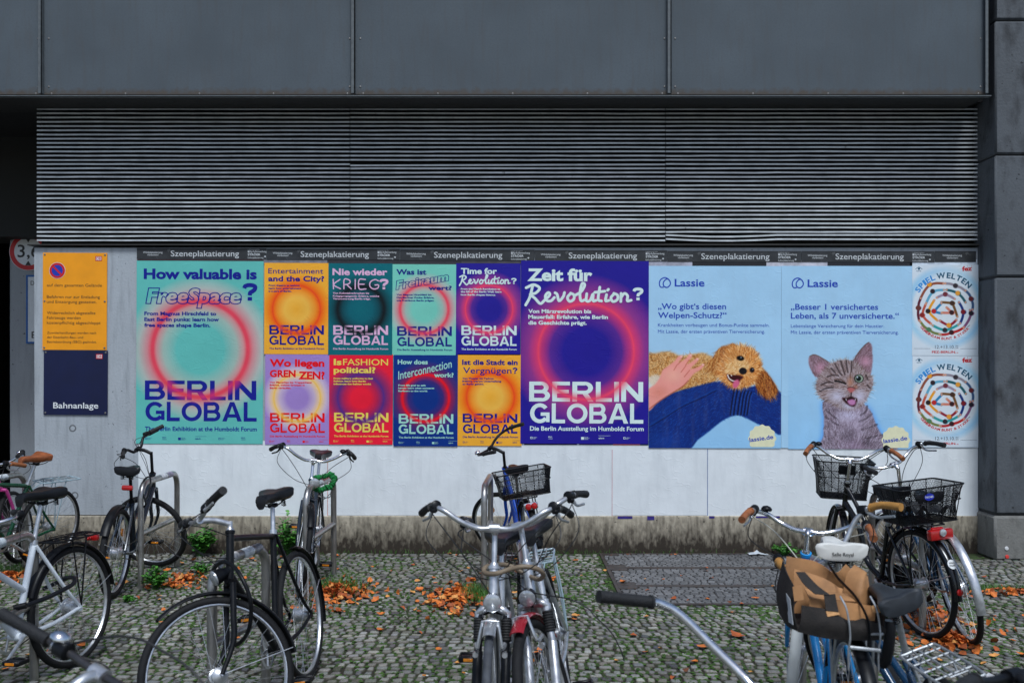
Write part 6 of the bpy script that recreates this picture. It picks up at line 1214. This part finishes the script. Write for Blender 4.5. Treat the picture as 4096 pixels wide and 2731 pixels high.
q3 = lambda x, y: (500 + x / 2.992, 1900 + y / 2.992); q4 = lambda x, y: (500 + x / 2.992, 2200 + y / 2.992)
lock('thick black cable lock looping from rack to black roadster', [(*q3(1050, 1290), 4.72), (*q3(1060, 1130), 4.70), (*q3(1160, 1040), 4.62), (*q3(1290, 1080), 4.56), (*q3(1400, 1230), 4.5), (*q3(1485, 1430), 4.48), (*q4(1510, 720), 4.48), (*q4(1480, 950), 4.5), (*q4(1380, 1100), 4.58), (*q4(1250, 1160), 4.66)], .0095, M_satin, barrel=((*q3(1052, 1420), 4.72), (*q3(1050, 1290), 4.72)))
q2 = lambda x, y: (x / 2.992, 2200 + y / 2.992)
lock('rain beaded black u lock through the white bicycle frame', [(*q2(320, 660), 5.30), (*q2(560, 565), 5.42), (*q2(760, 470), 5.52), (*q2(880, 395), 5.6), (*q2(890, 330), 5.66), (*q2(800, 330), 5.72), (*q2(660, 395), 5.72), (*q2(520, 460), 5.66)], .0125, M_vinyl, name='u_lock', barrel=((*q2(165, 690), 5.3), (*q2(320, 655), 5.32)))
q1 = lambda x, y: (x / 2.992, 1700 + y / 2.992)
lock('thin black cable lock hanging from the rack by the mountain bicycle', [(*q1(1700, 1000), 7.8), (*q1(1745, 930), 7.78), (*q1(1700, 780), 7.8), (*q1(1720, 660), 7.86), (*q1(1790, 620), 7.9), (*q1(1800, 720), 7.84), (*q1(1760, 870), 7.8)], .007, M_satin)
q6 = lambda x, y: (3300 + x / 2.954, 2200 + y / 2.954)
lock('black folding lock pouch hanging behind the cardboard bag', [(*q6(770, 830), 3.85), (*q6(765, 1000), 3.85), (*q6(740, 1200), 3.86), (*q6(700, 1330), 3.88), (*q6(640, 1280), 3.9), (*q6(560, 1130), 3.95), (*q6(450, 1090), 4.0)], .022, M_vinyl, name='folding_lock')
# loose cables sweeping across the paving
attach(MB().tube([Pt(*q2(640, 1200), 2.42), Pt(*q2(900, 1110), 2.36), Pt(*q2(1150, 1060), 2.32), Pt(*q2(1440, 1028), 2.3), Pt(*q2(1700, 1070), 2.28), Pt(*q4(400, 1175), 2.26), Pt(*q4(600, 1290), 2.24), Pt(*q4(780, 1420), 2.22), Pt(*q4(930, 1580), 2.2)], .0032, 8, smooth=6).build('brake_cable', M_cable, None), b2)
attach(MB().tube([Pt(*q_(1230, 470), 4.3), Pt(*q_(1600, 535), 4.2), Pt(*q_(1900, 590), 4.1), Pt(*q_(2120, 710), 4.05), Pt(2376, 2460, 4.0), Pt(2444, 2527, 4.0), Pt(2484, 2601, 4.0), Pt(2497, 2643, 4.0)], .0028, 7, smooth=6).build('brake_cable', M_cable, None), b9)

# bag and cardboard boxes strapped on the sky blue bicycle's rack
D0 = 3.84
bag = empty('carrier_bag', (1.235, Y(D0), .745), label='dark fabric bag stuffed with torn brown cardboard, strapped on the rack', cat='bag')
M_card = mat('brown_cardboard', lin((172, 124, 80)), .75, var=.3, scale=9, bump=.12, bscale=40); M_edge = mat('cardboard_edge', lin((196, 146, 96)), .8, var=.25, scale=120); M_felt = mat('dark_bag_felt', (.022, .018, .016), .9, var=.35, scale=30, bump=.2)
def patch(name, rows, m_, parent=bag, th=.004, sub=4, label=None, wob=.0012):
    """a bent sheet through rows of points, given thickness"""
    R_ = [smoothpath([Vector(p) for p in r], sub) for r in rows]; cols = list(zip(*R_)); cols = [smoothpath(list(c), sub) for c in cols]
    nu, nv = len(cols), len(cols[0]); rr_ = random.Random(len(name) * 7 + nu); g = [[cols[i][j] + Vector((rr_.uniform(-wob, wob), rr_.uniform(-wob, wob), rr_.uniform(-wob, wob)) if 0 < i < nu - 1 and 0 < j < nv - 1 else (0, 0, 0)) for j in range(nv)] for i in range(nu)]
    vs = []; off = []
    for i in range(nu):
        for j in range(nv):
            du = g[min(i + 1, nu - 1)][j] - g[max(i - 1, 0)][j]; dv = g[i][min(j + 1, nv - 1)] - g[i][max(j - 1, 0)]; n_ = du.cross(dv); off.append(n_.normalized() * th if n_.length > 1e-9 else Vector((0, 0, th))); vs.append(g[i][j])
    N = nu * nv; V = vs + [a_ + b_ for a_, b_ in zip(vs, off)]; F = []
    for i in range(nu - 1):
        for j in range(nv - 1): a_ = i * nv + j; F += [(a_, a_ + 1, a_ + nv + 1, a_ + nv), (N + a_, N + a_ + nv, N + a_ + nv + 1, N + a_ + 1)]
    bd = [j for j in range(nv)] + [i * nv + nv - 1 for i in range(1, nu)] + [(nu - 1) * nv + j for j in range(nv - 2, -1, -1)] + [i * nv for i in range(nu - 2, 0, -1)]
    for a_, b_ in zip(bd, bd[1:] + bd[:1]): F.append((b_, a_, N + a_, N + b_))
    m = MB(); m.add(V, F); return m.build(name, m_, parent, label=label)
bag.scale = (.82, 1, .86)
# x right, y away from the camera, z up; bag floor at z=0
patch('fabric_sleeve', [[(-.215, -.15, .0), (-.10, -.175, -.02), (.05, -.17, -.03), (.165, -.15, -.035)], [(-.205, -.16, .05), (-.09, -.19, .045), (.06, -.185, .02), (.175, -.16, .02)], [(-.20, -.155, .115), (-.085, -.175, .10), (.0, -.18, .055), (.07, -.175, .065), (.18, -.155, .06)][:4]], M_felt)
patch('side_panel', [[(-.215, -.15, .0), (-.225, -.03, -.01), (-.21, .12, .0)], [(-.235, -.15, .10), (-.245, -.03, .10), (-.225, .12, .10)], [(-.205, -.15, .15), (-.225, -.04, .22), (-.20, .10, .25)]], M_felt)
patch('side_panel', [[(.165, -.15, -.035), (.185, .0, -.03), (.165, .12, 0)], [(.18, -.155, .10), (.20, .0, .11), (.18, .12, .12)]], M_felt)
patch('floor_panel', [[(-.215, -.15, .0), (.165, -.15, -.03)], [(-.21, .12, .0), (.165, .12, .0)]], M_felt, sub=5)
patch('cardboard_back', [[(-.19, .12, .02), (-.05, .13, .02), (.10, .12, .02), (.165, .10, .02)], [(-.185, .11, .16), (-.05, .10, .13), (.08, .09, .13), (.165, .09, .16)], [(-.175, .12, .265), (-.04, .10, .245), (.04, .07, .20), (.10, .09, .235), (.155, .11, .265)][:4]], M_card)
patch('cardboard_wall', [[(-.19, .02, .03), (-.03, .00, .04), (.13, .0, .04)], [(-.175, .03, .14), (-.02, .0, .11), (.13, .02, .12)], [(-.165, .045, .225), (-.03, .03, .185), (.06, .02, .13), (.15, .05, .17)][:3]], M_card)
patch('cardboard_wall', [[(-.16, -.13, .05), (.0, -.15, .05), (.14, -.13, .04)], [(-.15, -.12, .13), (.0, -.14, .125), (.15, -.12, .10)]], M_card)
patch('cardboard_flap', [[(-.15, -.12, .13), (.05, -.14, .125)], [(-.14, -.03, .15), (.05, -.04, .13)]], M_card, sub=5)
patch('cardboard_roll', [[(.06, .03, .03), (.05, .0, .12), (.08, .03, .20), (.13, .06, .24)], [(.12, -.06, .03), (.10, -.07, .12), (.12, -.04, .19), (.16, .0, .22)], [(.17, -.02, .03), (.165, -.03, .12), (.17, .0, .19), (.175, .03, .20)]], M_card)
patch('folded_flap', [[(-.205, -.10, .245), (-.165, -.10, .245)], [(-.18, -.13, .20), (-.12, -.135, .195)], [(-.14, -.16, .165), (-.07, -.165, .16)]], M_felt, sub=4)
patch('folded_flap', [[(-.10, -.16, .16), (-.05, -.162, .165)], [(-.10, -.185, .10), (-.045, -.188, .095)]], M_felt, sub=4)
patch('torn_corner', [[(-.235, -.14, .19), (-.195, -.15, .20)], [(-.23, -.15, .13), (-.19, -.16, .14)]], M_card, sub=4)
patch('torn_corner', [[(-.10, -.183, .098), (-.045, -.186, .094)], [(-.095, -.19, .075), (-.04, -.19, .085)]], M_edge, sub=4)
patch('torn_corner', [[(.11, -.165, .115), (.175, -.16, .12)], [(.115, -.172, .085), (.175, -.165, .09)]], M_edge, sub=4)
patch('address_label', [[(-.2435, -.135, .135), (-.241, -.075, .145)], [(-.236, -.155, .03), (-.236, -.095, .025)]], mat('label_white', (.62, .64, .66), .6, var=.1), sub=3, th=.0015, wob=0)
m = MB(); m.tube([(.015, .09, .24), (.03, .0, .19), (.06, -.12, .14), (.085, -.19, .06), (.09, -.20, -.05)], .006, 8, smooth=6, flat=(1.3, .6)); m.build('rubber_strap', M_satin, bag)
m = MB()
for x in (-.005, .105): m.tube([(x - .02, -.17, .135), (x - .005, -.198, .09), (x + .005, -.205, .0), (x, -.20, -.06), (x + .004, -.19, -.13)], .0038, 8, smooth=5)
m.tube([(.0, -.20, -.045), (.11, -.205, -.055)], .0075, 8); b_ = m.build('rack_clamp', M_rack, None); attach(b_, b11); b_.matrix_parent_inverse = b_.matrix_parent_inverse @ Matrix.Translation(bag.location)
# saddle lettering
m = MB(); put_text(m, 'Selle Royal', -.042, .042, -.006, .014, .01, y=0); t_ = m.build('saddle_lettering', M_bk, b11, smooth=False); t_.location = (i11['seat'].x + .01 - .108, 0, 1.0 - .028); t_.rotation_euler = (rad(-8), 0, -PI / 2)

# ------------------------------------------------------------------ leaves, weeds, moss, litter
LEAFM = [mat('fallen_leaf_%d' % i, c, .7, var=.3, scale=30) for i, c in enumerate((lin((204, 112, 44)), lin((160, 80, 36)), lin((212, 148, 78)), lin((104, 60, 36))))]
def leaf_geo(rng, L=.055):
    n = 5; vs = []; curl = rng.uniform(-.7, .9); side = rng.uniform(.2, .9); wd = rng.uniform(.30, .42) * L
    for i in range(n + 1):
        t = i / n; w_ = wd * math.sin(PI * min(1, t * .95 + .04)) ** .8 * (1 + .18 * math.sin(i * 2.6)); z = curl * L * (t - .5) ** 2 * 1.6; x = (t - .5) * L
        vs += [(x, -w_, z + side * w_ * .7), (x, 0, z), (x, w_, z + side * w_ * .7)]
    return vs, [f for i in range(n) for f in ((3 * i, 3 * i + 3, 3 * i + 4, 3 * i + 1), (3 * i + 1, 3 * i + 4, 3 * i + 5, 3 * i + 2))]
def pile(label, x, d, rx, ry, n, h, seed):
    rng = random.Random(seed); o = None; root = empty('leaf_pile', (x, Y(d), 0), label=label, cat='leaf pile', group='drifts of fallen leaves'); ms = [MB() for _ in LEAFM]
    for _ in range(n):
        r = abs(rng.gauss(0, .78)); an = rng.uniform(0, 2 * PI); px, py = rx * r * math.cos(an), ry * r * math.sin(an); vs, fs = leaf_geo(rng, rng.uniform(.035, .07))
        M = Matrix.Translation((px, py, .008 + h * max(0, 1 - r) * rng.random())) @ Matrix.Rotation(rng.uniform(0, 6.28), 4, 'Z') @ Matrix.Rotation(rng.gauss(0, .5), 4, 'X') @ Matrix.Rotation(rng.gauss(0, .4), 4, 'Y')
        ms[min(3, int(abs(rng.gauss(0, 1.3))))].add([M @ Vector(v) for v in vs], fs)
    for k, m in enumerate(ms):
        if m.v: q = m.build('leaves', LEAFM[k], root); q['kind'] = 'stuff'
    return root
pile('thick drift of orange leaves behind the rear wheel of the black roadster', -1.34, 7.6, .22, .34, 300, .06, 1)
pile('drift of orange leaves beside the silver bicycles', -.42, 7.45, .2, .36, 300, .06, 2)
pile('drift of orange leaves behind the spokes of the basket bicycle', 2.78, 6.95, .26, .40, 340, .08, 3)
pile('heap of orange leaves at the foot of the last wheel by the pillar', 2.74, 6.28, .15, .2, 220, .07, 4)
pile('small scatter of leaves beside the weed under the mountain bicycle', -2.66, 8.05, .22, .3, 110, .03, 5)
pile('leaves gathered on the grass at the end of the paving near the pillar', 3.78, 7.6, .3, .14, 70, .03, 6)
pile('leaves gathered at the foot of the green bicycle', -4.2, 8.2, .25, .25, 130, .03, 7)
rng = random.Random(11); protos = []
for k in range(8):
    vs, fs = leaf_geo(rng, rng.uniform(.05, .075)); m = MB(); m.add(vs, fs); o = m.build('fallen_leaf', LEAFM[(0, 0, 1, 2, 0, 1, 3, 2)[k]]); protos.append(o)
LL = {0: 'single orange fallen leaf curled on the grey setts', 1: 'single rust coloured fallen leaf lying on the grey setts', 2: 'single pale tan fallen leaf lying on the grey setts', 3: 'single brown fallen leaf lying on the grey setts'}
spots_ = [(2950, 2545, .10), (2812, 2590, .105)]
def leaf_at(k, x, d, sc, z=.006):
    o = protos[k % 8]
    if o.get('used'): o = o.copy(); COL.objects.link(o)
    else: o['used'] = 1
    ci = (0, 0, 1, 2, 0, 1, 3, 2)[k % 8]
    o.location = (x, Y(d), z); o.rotation_euler = (rng.gauss(0, .15), rng.gauss(0, .15), rng.uniform(0, 6.28)); o.scale = (sc, sc, sc * .8)
    tag(o, LL[ci], 'leaf', ['orange', 'rust coloured', 'tan', 'brown'][ci] + ' leaves scattered on the setts')
for i in range(230):
    if i >= 150: x, d = rng.uniform(-3.4, 3.9), rng.uniform(5.2, 9.1)
    elif i < 60: x, d = rng.gauss(-.5, 1.1), rng.gauss(7.6, .6)
    elif i < 85: x, d = rng.uniform(-3.4, 3.6), 9.304 - abs(rng.gauss(.08, .08)) - .03
    elif i < 115: x, d = rng.uniform(-3.2, 3.9), rng.uniform(5.4, 8.9)
    else: x, d = rng.gauss(2.9, .7), rng.gauss(6.6, .6)
    if d > 9.25 or d < 4.7: continue
    leaf_at(i, x, d, rng.uniform(.45, 1.1))
for (u, v, sc), k in zip(spots_, (2, 1)):
    s_ = (v - 1472) / 1.72; leaf_at(k, (u - 2048) / s_, 3982 / s_, 1.7)
for o in protos:
    if 'used' in o: del o['used']
# weeds
M_leafg = [mat('weed_leaf_%d' % i, c, .5, var=.35, scale=40) for i, c in enumerate(((.05, .20, .022), (.085, .28, .032), (.03, .12, .018)))]
def weed(label, x, d, w_, h, n, seed, leaf=.03):
    rng = random.Random(seed); root = empty('weed_plant', (x, Y(d), 0), label=label, cat='weed', group='weeds growing from the joints'); st = MB(); ms = [MB(), MB(), MB()]
    for _ in range(n):
        an = rng.uniform(0, 6.28); r = w_ / 2 * rng.random() ** .6; hh = h * rng.uniform(.45, 1.0) * (1 - .4 * (2 * r / w_) ** 2); tip = Vector((r * math.cos(an), min(r * math.sin(an), .09 if d > 9 else 9), hh)); P = smoothpath([Vector((rng.gauss(0, .02), rng.gauss(0, .015), 0)), tip * .55 + Vector((0, 0, .08 * h)), tip], 4); st.tube(P, [.0022, .0012], 4)
        for q in range(2, len(P)):
            for s_ in range(2):
                a2 = rng.uniform(0, 6.28); L = leaf * rng.uniform(.6, 1.25); M = Matrix.Translation(P[q]) @ Matrix.Rotation(a2, 4, 'Z') @ Matrix.Rotation(rng.uniform(-.7, .35), 4, 'Y'); W = L * .42
                ms[rng.choice((0, 0, 1, 2))].add([M @ Vector(v) for v in ((0, 0, 0), (L * .35, W, .15 * L), (L * .75, W * .8, .1 * L), (L, 0, -.05 * L), (L * .75, -W * .8, .1 * L), (L * .35, -W, .15 * L), (L * .5, 0, 0))], [(0, 6, 1), (1, 6, 2), (2, 6, 3), (3, 6, 4), (4, 6, 5), (5, 6, 0)])
    st.build('stems', M_leafg[2], root)
    for k, m in enumerate(ms):
        if m.v: m.build('foliage', M_leafg[k], root, smooth=False)
weed('bushy green weed against the stained plinth behind the roadster handlebar', -2.86, 9.12, .32, .30, 34, 1, .045)
weed('tall green weed against the plinth behind the chained bicycle front wheel', -2.05, 9.12, .34, .42, 34, 2, .042)
weed('low round green weed at the foot of the first rack', -2.78, 7.8, .24, .17, 40, 3, .028)
weed('tiny green weed beside the mountain bicycle rear tyre', -2.83, 7.35, .13, .045, 14, 4, .02)
weed('flat green weed at the plinth right of the plastic scrap', 2.50, 9.16, .3, .11, 26, 5, .03)
weed('small green weed under the cross rail of the first rack', -2.62, 8.4, .2, .09, 20, 6, .026)
weed('small green weed by the pedal of the leaning silver bicycle', .62, 5.2, .22, .06, 22, 7, .026)
weed('green weed between the wheels of the two silver bicycles', .0, 5.1, .14, .16, 18, 8, .03)
M_grass = mat('grass_blade', (.055, .15, .02), .55, var=.4, scale=15)
def grass(label, x, d, rx, ry, n, h, seed):
    rng = random.Random(seed); m = MB()
    for _ in range(n):
        px, py = rng.gauss(0, rx * .5), rng.gauss(0, ry * .5); hh = h * rng.uniform(.4, 1.1); lx, ly = rng.gauss(0, .5) * hh, rng.gauss(0, .5) * hh; a_ = rng.uniform(0, 3.14); c, s_ = .0022 * math.cos(a_), .0022 * math.sin(a_)
        m.add([(px - c, py - s_, 0), (px + c, py + s_, 0), (px + lx * .4 + c * .8, py + ly * .4 + s_ * .8, hh * .6), (px + lx * .4 - c * .8, py + ly * .4 - s_ * .8, hh * .6), (px + lx, py + ly, hh)], [(0, 1, 2, 3), (3, 2, 4)])
    o = m.build('grass_tuft', M_grass, smooth=False); o.location = (x, Y(d), 0); tag(o, label, 'grass', kind='stuff'); return o
grass('grass tuft growing through the leaf drift behind the roadster', -1.36, 7.75, .18, .22, 500, .10, 1); grass('grass tuft growing beside the leaf drift by the silver bicycles', -.27, 7.5, .12, .2, 420, .10, 2)
grass('line of grass at the end of the paving near the pillar', 3.6, 7.75, .5, .08, 700, .05, 3); grass('grass along the passage by the green bicycle', -4.35, 8.5, .35, .2, 500, .05, 4); grass('sparse grass blades at the foot of the plinth', 0.0, 9.25, 2.6, .05, 400, .045, 5)
# moss cushions in the joints
rng_ = np.random.default_rng(9); blobs = [(-3.6, 7.4, .8, .8, .6), (.9, 5.4, .6, .3, .5), (-1.6, 8.6, .9, .4, .6), (.45, 7.7, .45, .7, 1.0), (.3, 8.7, .5, .4, .7), (1.6, 7.0, 1.2, .22, .9), (-1.0, 7.3, .9, .7, .55), (-2.6, 8.2, .8, .6, .7), (3.3, 6.0, .7, .6, .9), (3.2, 7.0, .6, .5, .6), (-1.7, 5.9, 1.2, .5, .4), (1.2, 6.1, .8, .5, .45), (-.5, 5.6, .8, .3, .5), (-2.4, 6.6, .8, .6, .35), (2.6, 5.2, .8, .4, .4)]
N = 120000; px = rng_.uniform(-4.6, 4.6, N); pd = rng_.uniform(5.0, 9.26, N); pr = np.zeros(N)
for bx, bd, sx, sy, k in blobs: pr = np.maximum(pr, k * np.exp(-((px - bx) / sx) ** 2 - ((pd - bd) / sy) ** 2))
pat = .5 + .5 * np.sin(px * 9 + 2 * np.sin(pd * 5)) * np.sin(pd * 8 + 2 * np.sin(px * 4)); keep = rng_.random(N) < (pr * (.15 + .85 * pat) + .02)
keep &= ~((px > .8) & (px < 2.62) & (pd > 7.24))
px, pd = px[keep], pd[keep]; n = len(px); vs = []; fs = []
sz = rng_.uniform(.006, .020, n); ht = rng_.uniform(.0005, .006, n); aa = rng_.uniform(0, 6.28, n)
ang = np.arange(6) * PI / 3
ring_ = np.stack([px[:, None] + sz[:, None] * np.cos(ang + aa[:, None]) * rng_.uniform(.6, 1.2, (n, 6)), (pd - CAMD)[:, None] + sz[:, None] * np.sin(ang + aa[:, None]) * rng_.uniform(.6, 1.2, (n, 6)), np.full((n, 6), -.003)], -1)
topv = np.stack([px, pd - CAMD, ht], -1)[:, None]; V = np.concatenate([ring_, topv], 1).reshape(-1, 3)
b_ = np.arange(n)[:, None] * 7; F = np.concatenate([np.stack([b_[:, 0] + i, b_[:, 0] + (i + 1) % 6, b_[:, 0] + 6], 1) for i in range(6)])
me = bpy.data.meshes.new('moss'); me.from_pydata(V.tolist(), [], F.tolist()); me.materials.append(mat('moss_green', (.040, .092, .012), .95, var=.6, scale=6, bump=.6, bscale=400)); soft(me, 80)
o = bpy.data.objects.new('moss', me); COL.objects.link(o); tag(o, 'green moss cushions growing in the joints between the setts', 'moss', kind='stuff')
# litter
m = MB(); rr_ = random.Random(3)
pg = [[Vector((-.09 + .18 * i / 7 + rr_.uniform(-.01, .01), -.035 + .07 * j / 4, .006 + .05 * max(0, 1 - abs(i - 2.5) / 3.5) * rr_.uniform(.5, 1) * (1 - abs(j - 2) / 3))) for j in range(5)] for i in range(8)]
m.add([p for r in pg for p in r], [(i * 5 + j, i * 5 + j + 1, (i + 1) * 5 + j + 1, (i + 1) * 5 + j) for i in range(7) for j in range(4)]); o = m.build('plastic_scrap', mat('cloudy_plastic', (.5, .54, .58), .25, var=.2)); o.location = (2.27, -.13, 0); tag(o, 'crumpled clear plastic scrap at the foot of the plinth', 'litter')
def scrap(label, x, d, c, L, W, seed):
    rr_ = random.Random(seed); m = MB(); m.add([(-L / 2, -W / 2, .004), (0, -W / 2 * 1.1, .03 * rr_.random() + .004), (L / 2, -W / 2, .006), (L / 2 * .9, W / 2, .012), (0, W / 2, .004 + .03 * rr_.random()), (-L / 2 * 1.1, W / 2, .01)], [(0, 1, 4, 5), (1, 2, 3, 4)]); o = m.build('paper_scrap', mat('scrap_%d' % seed, c, .7), smooth=False); o.location = (x, Y(d), 0); o.rotation_euler = (0, 0, rr_.uniform(0, 3)); tag(o, label, 'litter')
scrap('torn white paper scrap at the plinth behind the roadster saddle tube', -2.56, 9.13, (.6, .62, .63), .1, .07, 1); scrap('white paper scrap on the setts below the last wheel by the pillar', 2.65, 5.5, (.6, .6, .62), .07, .05, 2); scrap('small orange and white wrapper near the plastic scrap', 2.42, 8.85, (.6, .42, .22), .05, .05, 3)
M_filter = mat('cigarette_filter', (.62, .22, .03), .8, var=.15); M_cig = mat('cigarette_paper', (.62, .6, .56), .8)
for i, (u, v, la) in enumerate(((3018, 2360, 'orange cigarette butt on the cellar cover'), (3085, 2345, 'orange cigarette butt at the edge of the cellar cover'), (1690, 2703, 'cigarette butt on the setts beside the silver bicycle wheel'), (1850, 2692, 'cigarette butt under a leaf near the silver bicycle'), (740, 2354, 'orange cigarette butt left of the roadster lamp'))):
    s_ = (v - 1472) / 1.72; root = empty('cigarette_butt', ((u - 2048) / s_, Y(3982 / s_), .007), (0, 0, rng.uniform(-.6, .6)), la, 'cigarette butt', 'cigarette butts'); MB().tube([(0, 0, 0), (.022, 0, 0)], .0042, 8).build('filter', M_filter, root); MB().tube([(.022, 0, 0), (.035, 0, 0)], .0041, 8).build('paper', M_cig, root)
